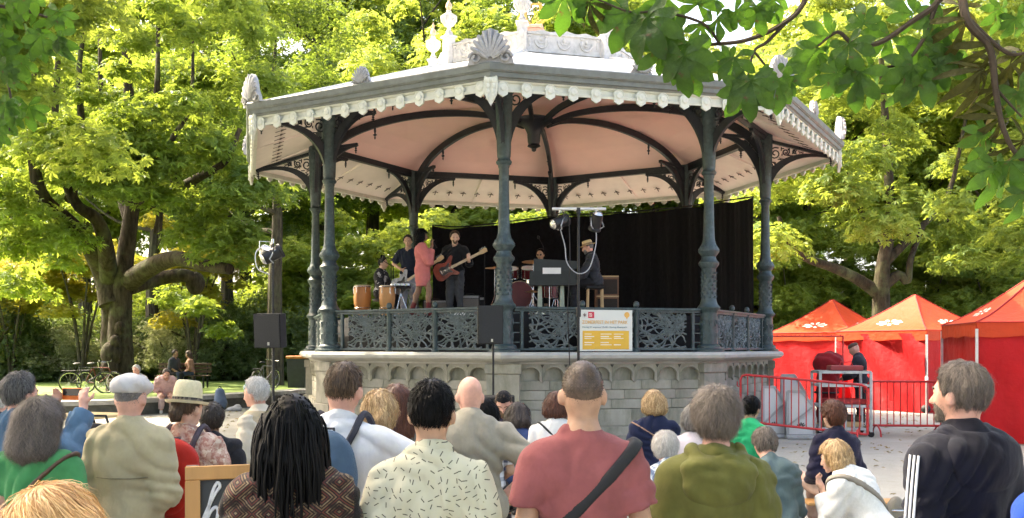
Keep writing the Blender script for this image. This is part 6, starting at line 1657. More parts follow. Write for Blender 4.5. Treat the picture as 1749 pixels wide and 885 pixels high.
# percussion table and stand
t = thing('percussion_stand', 'stand with silver percussion between percussionist and guitarist', 'stand', S(684, 20.1))
mb = MB(); mb.box((0, 0, .62), (.42, .3, .03), bev=.008); mb.build('tray', BLK, t)
for k in range(3):
    mb = MB(); a = k*2.1; mb.tube([(0, 0, .5), (.2*math.cos(a), .2*math.sin(a), 0)], .011, 6); mb.build('leg', CHR, t, True)
mb = MB(); mb.tube([(0, 0, .4), (0, 0, .61)], .014, 8); mb.build('post', CHR, t, True)
for k in range(4): mb = MB(); mb.lathe([(.02, .64), (.06, .66), (.055, .70), (.01, .71)], 12, (-.15+.1*k, 0, 0)); mb.build('chime', CHR, t, True)
# --- drums
rz = thing('drum_riser', 'low black platform under the drum kit', 'platform', S(915, 21.9)); mb = MB(); mb.box((0, 0, .11), (2.2, 1.7, .22), bev=.01); mb.build('deck', BLK, rz)
RZ = .222
DRM = person('drummer in dark glasses and black shirt behind the drum kit', tuple(S(923, 22.25, RZ)), 178, 1.74, 'sit', 2, seat=.50, h=.016, skin='tan', head=(6, -14, 0), arms=[((-.30, .10, 1.08), (-.18, .40, 1.08)), ((.30, .10, 1.08), (.2, .38, 1.10))],
    top=dict(mat=cloth('shirt_black2', (.010, .010, .012)), sleeve=.8, off=.02, hem=.86), legs=dict(mat=BLACKT), shoes=(SHOE,), hair=dict(style='short', mat=hm('black'), n=500, vol=.014, L=.04, w_=.003))
mb = MB()
for e in (-1, 1): mb.ell(DRM['Hd']((e*.032, .094, .100)), (.024, .010, .018), 8, 6)
mb.bar(DRM['Hd']((-.06, .09, .108)), DRM['Hd']((.06, .09, .108)), .006); mb.build('glasses', BLKG, DRM['root'])
stool('drum stool under the drummer', S(923, 22.25, RZ), .49)
DRED = M('drum_oxblood', (.12, .012, .016), .25, .2, 8, .02, 40)
def drum(name, label, p, r, dp, rot, legs_=0, mat=DRED, headm=None):
    t = thing(name, label, 'drum', p); E_ = np.array(rot)
    mb = MB(); mb.lathe([(r, -dp/2), (r, dp/2)], 24, rot=E_); mb.build('shell', mat, t, True)
    for s in (-1, 1):
        mb = MB(); c = E_ @ np.array([0, 0, s*dp/2]); mb.tube([E_ @ np.array([r*1.03*math.cos(a), r*1.03*math.sin(a), s*dp/2]) for a in np.linspace(0, 2*PI, 26, endpoint=False)], .012, 6, True); mb.build('hoop', CHR, t, True)
    mb = MB(); mb.lathe([(r*.98, dp/2+.003), (.002, dp/2+.005)], 24, rot=E_); mb.build('head', headm or WHITEP, t, True)
    for k in range(8):
        a = k*PI/4+.2; mb = MB(); mb.tube([E_ @ np.array([r*1.03*math.cos(a), r*1.03*math.sin(a), -dp*.42]), E_ @ np.array([r*1.03*math.cos(a), r*1.03*math.sin(a), dp*.42])], .009, 5); mb.build('lug', CHR, t, True)
    if legs_:
        for k in range(legs_):
            a = k*2*PI/legs_+.5; mb = MB(); q_ = Vector((r*1.04*math.cos(a), r*1.04*math.sin(a), 0)); mb.tube([q_+Vector((0, 0, .1)), Vector((q_.x*1.15, q_.y*1.15, -(p[2]-STZ-RZ)))], .009, 6); mb.build('leg', CHR, t, True)
    return t
RX = Matrix.Rotation(R(90), 3, 'X')
bd = drum('bass_drum', 'dark red bass drum standing on the riser', tuple(S(888, 21.3, RZ+.30)), .29, .42, RX, 0, headm=M('drumhead_red', (.11, .014, .018), .4, .15, 5, .05))
for s in (-1, 1): mb = MB(); mb.tube([(s*.27, .0, -.05), (s*.36, -.12, -.30)], .011, 6); mb.build('spur', CHR, bd, True)
drum('rack_tom', 'dark red rack tom above the bass drum', tuple(S(903, 21.35, RZ+.80)), .155, .22, Matrix.Rotation(R(22), 3, 'X'))
drum('rack_tom', 'second dark red tom partly behind the front column', tuple(S(874, 21.4, RZ+.80)), .145, .20, Matrix.Rotation(R(22), 3, 'X'))
drum('floor_tom', 'dark red floor tom right of the bass drum', tuple(S(938, 21.5, RZ+.42)), .19, .36, Matrix.Identity(3), 3)
drum('snare_drum', 'silver snare drum between the toms and the drummer', tuple(S(911, 21.75, RZ+.60)), .17, .14, Matrix.Identity(3), 3, CHR)
def cymbal(label, p, hgt, r, tilt=12):
    t = thing('cymbal_stand', label, 'cymbal', p)
    mb = MB(); mb.tube([(0, 0, .1), (0, 0, hgt)], .010, 6); mb.build('pole', CHR, t, True)
    for k in range(3): a = k*2*PI/3; mb = MB(); mb.tube([(0, 0, .30), (.2*math.cos(a), .2*math.sin(a), .0)], .008, 6); mb.build('leg', CHR, t, True)
    mb = MB(); mb.lathe([(r, -.012), (r*.6, .0), (.04, .008), (.03, .02), (.005, .024), (.005, .018), (.04, .002), (r*.6, -.006), (r, -.014)], 26, (0, 0, hgt), rot=Matrix.Rotation(R(tilt), 3, 'X'), cap=False)
    mb.build('cymbal', M('bronze', (.45, .28, .11), .35, .2, 20, .1, 120, metal=.85), t, True); return t
cymbal('large cymbal on stand in front of the drummer', S(911, 21.0, RZ), 1.02, .25, 14)
cymbal('cymbal on stand left of the front column', S(845, 21.4, RZ), .92, .22, 10)
cymbal('small cymbal stand right of the toms', S(909, 20.7), .58, .16, 10)
cymbal('hi-hat partly behind the drummer', S(948, 21.9, RZ), .85, .18, 4)
# --- keyboards
t = thing('stage_piano', 'dark two-manual stage piano with its back to the audience', 'keyboard', S(946, 19.25))
mb = MB(); mb.prism([(-.48, .60), (.42, .60), (.60, .80), (.56, .88), (-.48, .88)], -.20, .18); mb.build('case', M('piano_case', (.016, .02, .02), .55, .2, 6, .1), t)
mb = MB(); mb.prism([(-.40, .88), (.30, .88), (.52, .97), (.46, 1.08), (-.40, 1.13)], -.16, .20); mb.build('upper_case', M('piano_case2', (.022, .027, .027), .6, .2, 6, .1), t)
mb = MB(); mb.box((-.05, -.206, .885), (.36, .008, .12)); mb.build('paper', WHITEP, t)
mb = MB(); mb.box((.56, .0, .885), (.15, .34, .02)); mb.build('keys', WHITEP, t, rot=(0, 0, 0))
for s in (-.28, .16):
    mb = MB(); mb.box((s, 0, .30), (.10, .30, .59), taper=.7); mb.build('leg', M('stand_green', (.30, .33, .26), .5, .1, 6, .05), t)
mb = MB(); mb.box((.0, 0, .05), (.75, .08, .04)); mb.build('cross_bar', CHR, t)
KEY = person('keyboard player in straw hat and dark jacket sitting in profile', tuple(S(1016, 19.3)), 86, 1.76, 'sit', 10, seat=.60, h=.013, sw=1.06, skin='pink', head=(6, 0, 0), arms=[((-.24, .20, 1.10), (-.18, .44, 1.02)), ((.24, .22, 1.14), (.20, .50, 1.16))],
    top=dict(mat=cloth('jacket_dark', (.028, .030, .036)), sleeve=1.85, off=.026, hem=.84, collar=.03), legs=dict(mat=BLACKT), shoes=(SHOE,), hair=dict(style='short', mat=hm('grey'), n=600, vol=.008, L=.02, w_=.002),
    extra=lambda I: (hat(I, (0, -.012, .135), [(.08, .010), (.135, .0), (.145, .006), (.135, .010), (.10, .014), (.090, .014), (.089, .05), (.086, .085), (.075, .098), (.04, .10), (.002, .096)], 5, M('straw_tan', (.58, .42, .20), .7, .1, 60, .5, 220), M('band_tan', (.30, .20, .10), .7)), beard(I, 'grey')))
t = thing('piano_stool', 'wooden stool under the keyboard player', 'stool', S(1016, 19.3))
mb = MB(); mb.box((0, 0, .565), (.36, .36, .06), bev=.015); mb.build('seat', BLK, t)
for x in (-1, 1):
    for y in (-1, 1): mb = MB(); mb.bar((x*.15, y*.15, 0), (x*.14, y*.14, .54), .035); mb.build('leg', WOODP, t)
mb = MB(); mb.bar((-.15, -.15, .15), (.15, -.15, .15), .025); mb.build('stretcher', WOODP, t)
t = thing('wooden_cabinet', 'tall wooden speaker cabinet behind the keyboard player', 'cabinet', S(1036, 20.0))
mb = MB(); mb.box((0, 0, .42), (.46, .40, .84), bev=.01); mb.build('box', M('cabinet_brown', (.16, .07, .035), .5, .25, 5, .1, 30), t)
for z in (.62, .22): mb = MB(); mb.box((0, -.205, z), (.40, .012, .30)); mb.build('grille', M('grille_dark', (.03, .02, .015), .8, .2, 40, .3, 200), t)
for z in (.02, .42, .83): mb = MB(); mb.box((0, -.207, z), (.46, .014, .03)); mb.build('trim', WOODP, t)
def amp(label, p, w_, hgt, mat):
    t = thing('amplifier', label, 'amplifier', p); mb = MB(); mb.box((0, 0, hgt/2), (w_, .28, hgt), bev=.015); mb.build('cabinet', BLK, t)
    mb = MB(); mb.box((0, -.145, hgt*.45), (w_*.9, .012, hgt*.78), bev=.004); mb.build('grille_cloth', mat, t)
    mb = MB(); mb.box((0, -.145, hgt*.91), (w_*.9, .014, hgt*.10)); mb.build('control_panel', M('panel_grey', (.3, .3, .3), .4, .1, 20, .05), t)
    mb = MB(); mb.tube([(-.1, 0, hgt), (-.08, 0, hgt+.03), (.08, 0, hgt+.03), (.1, 0, hgt)], .012, 6); mb.build('handle', BLK, t, True); return t
GC = M('grille_taupe', (.19, .17, .155), .85, .2, 60, .4, 250)
amp('taupe-fronted amplifier right of the bass player', S(803, 21.2), .42, .52, GC); amp('taupe-fronted amplifier behind the singer', S(744, 21.4), .55, .42, GC); amp('small dark amplifier beside the bass player', S(816, 21.6), .30, .50, BLK)
def micstand(label, p, hgt, boom):
    t = thing('microphone_stand', label, 'microphone stand', p); mb = MB(); mb.tube([(0, 0, .02), (0, 0, hgt)], .009, 6); mb.build('pole', BLK, t, True)
    for k in range(3): a = k*2.1; mb = MB(); mb.tube([(0, 0, .06), (.25*math.cos(a), .25*math.sin(a), .01)], .008, 5); mb.build('leg', BLK, t, True)
    mb = MB(); mb.tube([(0, 0, hgt), boom], .007, 5); mb.build('boom', BLK, t, True)
    mb = MB(); mb.ell(boom, (.03, .03, .045), 8, 6); mb.build('microphone', BLKG, t, True); return t
micstand('straight microphone stand left of the drum kit', S(828, 20.6), 1.35, (-.03, -.05, 1.45)); micstand('boom microphone stand over the congas', S(668, 20.3), 1.1, (-.18, -.1, 1.2)); micstand('overhead microphone stand behind the drummer', S(928, 22.7), 1.75, (-.12, -.1, 1.95)); micstand('microphone stand beside the percussionist', S(672, 20.6), 1.25, (-.2, -.05, 1.3))
t = thing('pedalboard', 'white effects pedalboard at the feet of the bass player', 'pedalboard', S(786, 19.4)); mb = MB(); mb.box((0, 0, .04), (.5, .22, .06), bev=.008); mb.build('board', WHITEP, t)
for k in range(4): mb = MB(); mb.box((-.18+.12*k, 0, .09), (.07, .12, .04), bev=.006); mb.build('pedal', (BLK, CHR)[k % 2], t)

# ================================================================ in front of the stage
def tripod(t, hgt, r=.018, spread=.45):
    mb = MB(); mb.tube([(0, 0, .15), (0, 0, hgt)], r, 8); mb.build('pole', BLKG, t, True)
    for k in range(3):
        a = k*2*PI/3+.5; mb = MB(); mb.tube([(0, 0, .62), (spread*math.cos(a), spread*math.sin(a), .015)], r*.7, 6); mb.build('leg', BLKG, t, True)
    mb = MB(); mb.lathe([(r*1.8, .58), (r*1.8, .68)], 8); mb.build('collar', BLKG, t, True)
def speaker(label, p, w_, hgt, dp, yaw, pitch=0):
    t = thing('loudspeaker', label, 'loudspeaker', p, R(yaw)); Rp = Matrix.Rotation(R(pitch), 4, 'X')
    mb = MB(); mb.prism([(-w_/2, 0), (w_/2, 0), (w_/2, hgt), (-w_/2, hgt)], -dp*.5, 0); 
    mb.add([(-w_/2, 0, 0), (w_/2, 0, 0), (w_/2, 0, hgt), (-w_/2, 0, hgt), (-w_*.3, dp*.5, .01), (w_*.3, dp*.5, .01), (w_*.3, dp*.5, hgt-.01), (-w_*.3, dp*.5, hgt-.01)], [(0, 1, 5, 4), (1, 2, 6, 5), (2, 3, 7, 6), (3, 0, 4, 7), (4, 5, 6, 7)])
    mb.build('enclosure', BLK, t, rot=Rp.to_euler())
    mb = MB(); mb.box((0, -dp*.5-.006, hgt*.5), (w_*.93, .012, hgt*.95), bev=.004); mb.build('grille', M('steel_grille', (.008, .0095, .011), .5, .2, 90, .5, 500), t, rot=Rp.to_euler())
    mb = MB(); mb.box((w_*.05, -dp*.5-.015, .06), (.03, .004, .045)); mb.build('badge', M('badge_grey', (.40, .39, .34), .4, .05, 5, 0), t, rot=Rp.to_euler())
    return t
c = P(467, 593, 14.0); t = thing('speaker_stand', 'black tripod stand under the left loudspeaker', 'stand', (c.x, 14.0, 0)); tripod(t, c.z)
speaker('black loudspeaker on a stand left of the bandstand', c, .42, .49, .34, -14, 4)
c = P(836, 588, 15.6); t = thing('speaker_stand', 'pole stand of the middle loudspeaker before the front column', 'stand', (c.x+.06, 15.6, 0)); tripod(t, c.z)
speaker('black loudspeaker on a pole in front of the front column', (c.x, 15.6, c.z), .40, .62, .34, 8, 0)
c = P(845, 676, 15.1); t = thing('bass_bin', 'low black bass cabinet behind the skullcap man', 'loudspeaker', (c.x, 15.1, 0)); mb = MB(); mb.box((0, 0, c.z/2), (.62, .5, c.z), bev=.015); mb.build('enclosure', BLK, t); mb = MB(); mb.box((0, -.256, c.z/2), (.56, .012, c.z*.9)); mb.build('grille', M('steel_grille'), t)
# lamp stand with a bar and two lamps
c = P(988, 357, 16.9); t = thing('lighting_stand', 'tall lamp stand with a white cross bar before the balustrade', 'stand', (c.x, 16.9, 0)); tripod(t, c.z, .024, .55)
mb = MB(); mb.tube([(-.46, 0, c.z), (.48, 0, c.z)], .026, 8); mb.build('cross_bar', M('bar_white', (.62, .61, .58), .4, .05, 5, .02), t, True)
mb = MB(); mb.lathe([(.045, 0), (.045, .16)], 10, (0, 0, 2.28)); mb.build('clamp', BLKG, t, True)
mb = MB(); mb.lathe([(.04, 0), (.04, .10)], 10, (0, 0, c.z-.08)); mb.build('top_clamp', BLKG, t, True)
CT = c
def lamp(label, p, yaw, pitch, hot=True):
    t = thing('stage_lamp', label, 'lamp', p, R(yaw)); E_ = np.array(Matrix.Rotation(R(pitch), 3, 'X'))
    mb = MB(); mb.lathe([(.05, -.16), (.095, -.14), (.10, .10), (.112, .11), (.112, .15)], 16, (0, 0, -.20), rot=E_); mb.build('can', BLKG, t, True)
    mb = MB(); mb.tube([(-.115, 0, -.20), (-.115, 0, -.04), (.115, 0, -.04), (.115, 0, -.20)], .010, 6); mb.build('yoke', BLKG, t, True)
    mb = MB(); mb.lathe([(.022, -.04), (.022, .04)], 8); mb.build('hook', CHR, t, True)
    mb = MB(); mb.lathe([(.09, -.155), (.06, -.19), (.02, -.20)], 14, (0, 0, -.20), rot=E_); mb.build('reflector_back', CHR, t, True)
    for k in range(2): mb = MB(); mb.tube([(-.09+.18*k, .02, -.13), (-.12+.24*k, -.06, -.28), (-.05+.1*k, .0, -.33)], .012, 5); mb.build('cable', M('cable_grey', (.30, .31, .33), .6, .1, 5, 0), t, True)
    return t
lamp('left stage lamp hanging from the white cross bar', (c.x-.32, 16.9, c.z-.03), -60, -70); lamp('right stage lamp hanging from the white cross bar', (c.x+.31, 16.9, c.z-.03), 20, -150)
t = thing('lamp_cable', 'grey cable looping from the left lamp to the right lamp', 'cable', (c.x-.32, 16.9, c.z-.35)); mb = MB(); mb.tube(catmull([(0, 0, 0), (.08, -.03, -.3), (.12, -.05, -.6), (.30, -.05, -.78), (.50, -.05, -.70), (.62, -.02, -.3), (.63, 0, .0)], 6), .010, 5); mb.build('cable', M('cable_grey'), t, True)
t = thing('power_cable', 'black cable hanging down along the lamp stand', 'cable', (c.x-.17, 16.86, 0)); mb = MB(); mb.tube(catmull([(0, 0, c.z-.1), (.02, 0, 3.2), (-.02, 0, 2.4), (.02, 0, 1.2), (.0, 0, .02)], 6), .010, 5); mb.build('cable', BLK, t, True)
# left lamp mast
c = P(466, 415, 14.8); t = thing('lighting_stand', 'slim lamp mast behind the left loudspeaker', 'stand', (c.x, 14.8, 0)); tripod(t, c.z, .020, .5)
lamp('stage lamp with silver clutter on top of the left mast', (c.x, 14.8, c.z+.02), -70, -60); mb = MB()
t = thing('stage_lamp', 'second silver lamp beside the mast top left of the bandstand', 'lamp', (c.x-.12, 14.8, c.z+.02), R(40)); mb.lathe([(.04, -.10), (.075, -.08), (.08, .08)], 12, (0, 0, -.16), rot=np.array(Matrix.Rotation(R(40), 3, 'X'))); mb.build('can', CHR, t, True)
mb = MB(); mb.tube([(-.09, 0, -.16), (-.09, 0, 0), (.09, 0, 0), (.09, 0, -.16)], .008, 5); mb.build('yoke', CHR, t, True); mb = MB(); mb.tube(catmull([(0, 0, -.05), (-.15, 0, -.18), (-.12, 0, -.42), (.08, 0, -.5)], 5), .009, 5); mb.build('cable', M('cable_white', (.6, .6, .58), .5, .05, 5, 0), t, True)

# --- the festival board on the balustrade
fa_ = BTH+face(0); nrm = Vector((math.cos(fa_), math.sin(fa_), 0)); tan = Vector((-nrm.y, nrm.x, 0))
def on_face(px, py, out):
    """point on the balustrade plane of the front-right side seen at a pixel"""
    d0 = P(px, py, 1.0)-Vector((0, 0, CAMZ)); c0 = Vector((0, 0, CAMZ)); k = (BC+nrm*(BR*C8+out)-c0); k.z = 0
    return c0+d0*(k.dot(nrm)/d0.dot(nrm))
A_, B_ = on_face(989, 600, .14), on_face(1080, 530, .14)
wd = (B_-A_).dot(tan); ht = B_.z-A_.z
t = thing('festival_board', 'white and yellow festival sign board fixed to the balustrade', 'sign', A_); t.rotation_euler = (0, 0, fa_+PI/2)
mb = MB(); mb.box((wd/2, .012, ht/2), (wd, .02, ht), bev=.003); mb.build('panel', M('board_white', (.66, .67, .60), .6, .03, 3, .03), t)
mb = MB(); mb.box((wd*.5, -.0015, ht*.27), (wd*.87, .004, ht*.45)); mb.build('yellow_field', M('board_yellow', (.72, .42, .05), .6, .05, 3, .02), t)
mb = MB(); mb.box((wd*.225, -.0015, ht*.875), (wd*.11, .004, ht*.15)); mb.build('red_square', M('board_red', (.55, .03, .06), .6, .03, 3, .02), t)
def text(name, s, size, x, z, mat, parent, bold=0.0, al='LEFT', y=-.004, width=None):
    cu = bpy.data.curves.new(name, 'FONT'); cu.body = s; cu.size = size; cu.align_x = al; cu.extrude = .0008; cu.offset = bold
    o = bpy.data.objects.new(name, cu); COL.objects.link(o); dg = bpy.context.evaluated_depsgraph_get(); me = bpy.data.meshes.new_from_object(o.evaluated_get(dg)); bpy.data.objects.remove(o)
    me.materials.clear(); me.materials.append(mat); xs = [v.co.x for v in me.vertices]; k = width/(max(xs)-min(xs)) if width else 1
    return link(name, me, parent, (x, y, z), (R(90), 0, 0), (k, 1, 1))
TY = M('text_ochre', (.72, .44, .18), .6, .03, 3, 0); TB = M('text_slate', (.10, .18, .20), .6, .03, 3, 0); TW = M('text_white', (.80, .76, .62), .6, .03, 3, 0)
text('headline', 'ZOMERFEST IN HET PARK', ht*.115, wd*.055, ht*.665, TY, t, .0015, width=wd*.86)
text('date_line', 'Zondag 31 augustus 13u30 - Koning Albertpark', ht*.055, wd*.055, ht*.565, TB, t, 0, width=wd*.84)
for i, (cx_, rows) in enumerate(((.10, (.415, .355, .31, .21, .155)), (.40, (.415, .355, .31, .21, .155)), (.65, (.415, .355, .31, .155)))):      # programme lines, too small to read
    for j, rz_ in enumerate(rows):
        L = wd*(.13+.05*((i*3+j*2) % 4)/2); mb = MB(); mb.box((wd*cx_+L/2, -.0042, ht*rz_), (L, .0015, ht*(.022 if j % 2 else .016))); mb.build('programme_line', TW, t)
for rz_, L in ((.905, .05), (.875, .06), (.845, .055)): mb = MB(); mb.box((wd*(.185+L/2), -.0042, ht*rz_), (wd*L, .0015, ht*.014)); mb.build('logo_line', TW, t)
mb = MB()
for a in (60, 120, 180, 240, 300, 0): mb.bar((wd*.105, -.003, ht*.87), (wd*.105+ht*.05*math.cos(R(a+90)), -.003, ht*.87+ht*.05*math.sin(R(a+90))), .008, .008)
mb.build('emblem', M('emblem_dark', (.12, .05, .05), .6, .03, 3, 0), t)
mb = MB(); mb.lathe([(ht*.07, 0), (ht*.07, .003)], 16, (wd*.895, -.004, ht*.885), rot=Matrix.Rotation(R(90), 3, 'X')); mb.prism([(wd*.895-ht*.03, ht*.83), (wd*.895+ht*.03, ht*.83), (wd*.895, ht*.77)], -.004, -.001); mb.build('round_emblem', M('emblem_orange', (.75, .42, .10), .6, .03, 3, 0), t)
# ================================================================ tents
def tentmat(name, c, tr):
    m, nt, b = newmat(name); n1 = noise(nt, coords(nt), 3, 4)
    col = ramp(nt, n1.outputs[0], [(.3, tuple(x*.88 for x in c)), (.7, c)]); nt.links.new(col, b.inputs['Base Color']); b.inputs['Roughness'].default_value = .6; b.inputs['Specular IOR Level'].default_value = .3
    n2 = noise(nt, coords(nt), 5, 3); bn = nt.nodes.new('ShaderNodeBump'); bn.inputs['Strength'].default_value = .5; bn.inputs['Distance'].default_value = .05; nt.links.new(n2.outputs[0], bn.inputs['Height']); nt.links.new(bn.outputs[0], b.inputs['Normal'])
    t = nt.nodes.new('ShaderNodeBsdfTranslucent'); nt.links.new(col, t.inputs[0]); mx = nt.nodes.new('ShaderNodeMixShader'); mx.inputs[0].default_value = tr
    nt.links.new(b.outputs[0], mx.inputs[1]); nt.links.new(t.outputs[0], mx.inputs[2]); nt.links.new(mx.outputs[0], nt.nodes['Material Output'].inputs[0]); return m
TENT = tentmat('tent_red', (.46, .006, .010), .16); TROOF = tentmat('tent_roof_sunlit', (.60, .065, .018), .22); ALU = M('aluminium', (.55, .56, .57), .35, .1, 10, .05, 40, metal=.7)  # same red cloth, roof pushed to orange to paint in the sun glare
TSEAM = M('tent_seam', (.30, .012, .012), .7, .1, 5, .05)
EMB = M('emblem_white', (.78, .70, .62), .7, .05, 5, .05)
def tent(label, c, rz, hs=1.5, eave=2.2, peak=3.25, walls=(0, 1, 2, 3), drape=()):
    t = thing('market_tent', label, 'tent', (c[0], c[1], 0), rz)
    V, Q = [], []; n = 8
    def roofpt(k, u, f):          # side k, along u in -1..1, f from eave to peak
        x, y = u*hs*(1-f), -hs*(1-f); z = eave+(peak-eave)*(f**1.25)-.05*(1-u*u)*(1-f)*f*2
        a = k*PI/2; return (x*math.cos(a)-y*math.sin(a), x*math.sin(a)+y*math.cos(a), z)
    for k in range(4):
        mb = MB(); V = [roofpt(k, -1+2*i/6, j/6*.985) for j in range(7) for i in range(7)]; Q = [(j*7+i, j*7+i+1, j*7+8+i, j*7+7+i) for j in range(6) for i in range(6)]
        mb.add(V, Q); a = k*PI/2
        W_ = [(-hs+2*hs*i/12, -hs-.012, eave-(.26 if jj else 0)-(.02*math.sin(i*1.3) if jj else 0)) for jj in (0, 1) for i in range(13)]
        W_ = [(x*math.cos(a)-y*math.sin(a), x*math.sin(a)+y*math.cos(a), z) for x, y, z in W_]
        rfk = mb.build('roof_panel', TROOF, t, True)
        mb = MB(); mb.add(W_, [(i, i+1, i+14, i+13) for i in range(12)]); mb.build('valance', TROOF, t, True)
        mb = MB(); mb.tube([Vector(roofpt(k, 1, j/6*.985))+Vector((0, 0, .006)) for j in range(7)], .014, 5); mb.build('hip_seam', TSEAM, t, True)
        mb = MB(); mb.tube([(x*1.004, y*1.004, z) for x, y, z in W_[:13]], .010, 5); mb.build('eave_seam', TSEAM, t, True)
        f0 = .30; cz = roofpt(k, 0, f0); nx = Vector((0, -1, 0)); pts_ = []
        mb = MB(); rg = random.Random(k)
        for j in range(9):        # the white burst printed on each roof side
            an = j*2*PI/9; r1 = .30; ww = .07
            pr = [roofpt(k, (math.cos(an+s*.16)*r)*1.3/hs/(1-f0), f0+math.sin(an+s*.16)*r*.42/hs) for r, s in ((.10, -1), (r1, -1), (r1*1.12, 0), (r1, 1), (.10, 1))]
            up = Vector((0, -.55, .83)); up.rotate(Euler((0, 0, a)))
            mb.add([tuple(Vector(p)+up*.02) for p in pr], T=[(0, 1, 2), (0, 2, 3), (0, 3, 4)])
        mb.build('printed_burst', EMB, rfk)
        a2 = a; q_ = Vector((hs*math.cos(a)+hs*math.sin(a), hs*math.sin(a)-hs*math.cos(a), 0)); mb = MB(); mb.ell(tuple(q_*.93+Vector((0, 0, .12))), (.13, .13, .12), 10, 6); mb.build('weight_bag', BLK, t, True)
        if k in walls:
            V = []; nx_, nz_ = 24, 8
            for j in range(nz_+1):
                for i in range(nx_+1):
                    u = -1+2*i/nx_; f = j/nz_; x = u*(hs-.03); z = .02+(eave-.1)*f
                    y = -hs+.05+.05*math.sin(u*7+f*3.5+k)*(1.1-f)+.03*math.sin(u*19+f*6)*(1.2-f)+.02*math.sin(f*9+u*4)
                    if k in drape: x = x*(1-.0)+(.55*(1-f)**1.6)*(1-u)*.5; y += .10*math.sin((u+f)*7)
                    V.append((x*math.cos(a)-y*math.sin(a), x*math.sin(a)+y*math.cos(a), z))
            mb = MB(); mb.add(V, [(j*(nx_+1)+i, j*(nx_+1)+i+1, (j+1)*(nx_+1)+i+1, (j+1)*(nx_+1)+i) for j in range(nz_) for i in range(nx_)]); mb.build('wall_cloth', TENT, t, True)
    for sx in (-1, 1):
        for sy in (-1, 1):
            mb = MB(); mb.box((sx*(hs-.0), sy*(hs-.0), eave/2-.06), (.045, .045, eave-.12)); po = mb.build('post', ALU, t)
            mb = MB(); mb.box((sx*hs, sy*hs, .0075), (.14, .14, .015)); mb.build('foot_plate', ALU, po)
            mb = MB(); mb.box((sx*hs, sy*hs, eave*.42), (.06, .06, .10), bev=.008); mb.build('slider', WHITEP, po)
    return t
F_ = Vector((10.86, 25.3)); tent('middle red tent with sunlit peak behind the crowd barriers', (F_+1.5*Vector((-math.cos(R(60)), math.sin(R(60))))+1.5*Vector((math.sin(R(60)), math.cos(R(60))))), R(30), drape=(3,))
tent('left red tent beside the bandstand, partly behind the middle tent', (10.35, 31.2), R(42), peak=3.3)
Fc = Vector((8.37, 17.4)); tent('nearest red tent cut off by the right picture edge', (Fc+1.5*Vector((.225, .974))+1.5*Vector((.974, -.225))), R(-13))
tent('unseen red tent added to bounce red light onto the bandstand', (13.2, 15.2), R(-13))  # extra tent out of view, added to reflect red light
# ================================================================ barriers and gear by the tents
BRED = M('barrier_red', (.40, .02, .022), .45, .2, 12, .1, 60, c2=(.20, .05, .045), c2amt=(.58, .75))
def barrier(label, a, b, hgt=1.08, lift=(0, 0), feet=(.2, .8)):
    a, b = Vector((a[0], a[1], lift[0])), Vector((b[0], b[1], lift[1])); d = b-a; L = Vector((d.x, d.y)).length; ang = math.atan2(d.y, d.x)
    t = thing('crowd_barrier', label, 'barrier', a, ang); sl = (lift[1]-lift[0])/L
    def z(x, h_): return h_+sl*x
    r = .10
    fr = [(0, z(0, .22)), (0, z(0, hgt-r)), (r*.3, z(0, hgt-.03)), (r, z(r, hgt)), (L-r, z(L-r, hgt)), (L-r*.3, z(L, hgt-.03)), (L, z(L, hgt-r)), (L, z(L, .22))]
    mb = MB(); mb.tube([(x, 0, zz) for x, zz in fr], .023, 8); mb.tube([(0, 0, z(0, .22)), (L, 0, z(L, .22))], .023, 8); mb.build('frame', BRED, t, True)
    n = int(L/.125)
    for i in range(1, n): x = i*L/n; mb = MB(); mb.tube([(x, 0, z(x, .22)), (x, 0, z(x, hgt))], .011, 6); mb.build('bar', BRED, t, True)
    for f in feet:
        x = f*L; mb = MB(); mb.tube(catmull([(x, -.30, -lift[0]*0+.02), (x, -.24, .14), (x, -.06, z(x, .22)), (x, .06, z(x, .22)), (x, .24, .14), (x, .30, .02)], 4), .017, 7); mb.build('foot', BRED, t, True)
    for zz in (.45, .85):
        mb = MB(); mb.tube([(-.03, 0, z(0, zz)), (-.06, 0, z(0, zz)+.02), (-.06, 0, z(0, zz)+.10)], .010, 6); mb.build('hook', BRED, t, True)
    return t
barrier('red tubular crowd barrier leaning up beside the bandstand corner', (4.20, 17.75), (6.22, 16.9), lift=(.17, 0), feet=(.12, .93))
barrier('red tubular crowd barrier in front of the middle tent', (6.95, 18.9), (8.45, 18.75), feet=(.12, .9))
GALV = M('galvanised', (.42, .44, .45), .45, .2, 8, .15, 50, metal=.5, c2=(.28, .29, .29))
def P0(px, d): return ((px-CXP)/FPX*d, d, 0)
t = thing('steel_trolley', 'grey steel cage trolley behind the first barrier', 'trolley', P0(1436, 19.2), R(-6)); w2, d2, h2 = .48, .4, 1.24
for x in (-1, 1):
    for y in (-1, 1): mb = MB(); mb.box((x*w2, y*d2, h2/2+.06), (.05, .05, h2-.08)); mb.build('post', GALV, t); mb = MB(); mb.lathe([(.06, -.02), (.06, .02)], 12, (x*w2, y*d2, .06), rot=Matrix.Rotation(R(90), 3, 'X')); mb.build('wheel', BLK, t, True)
for z in (.16, .60, 1.0, 1.26):
    for y in (-1, 1): mb = MB(); mb.box((0, y*d2, z), (2*w2-.06, .04, .05)); mb.build('rail', GALV, t)
    for x in (-1, 1): mb = MB(); mb.box((x*w2, 0, z), (.04, 2*d2-.06, .05)); mb.build('rail', GALV, t)
for k in range(5): mb = MB(); mb.box((-w2+.17+.155*k, -d2-.026, .38), (.03, .01, .42)); mb.build('slat', GALV, t)
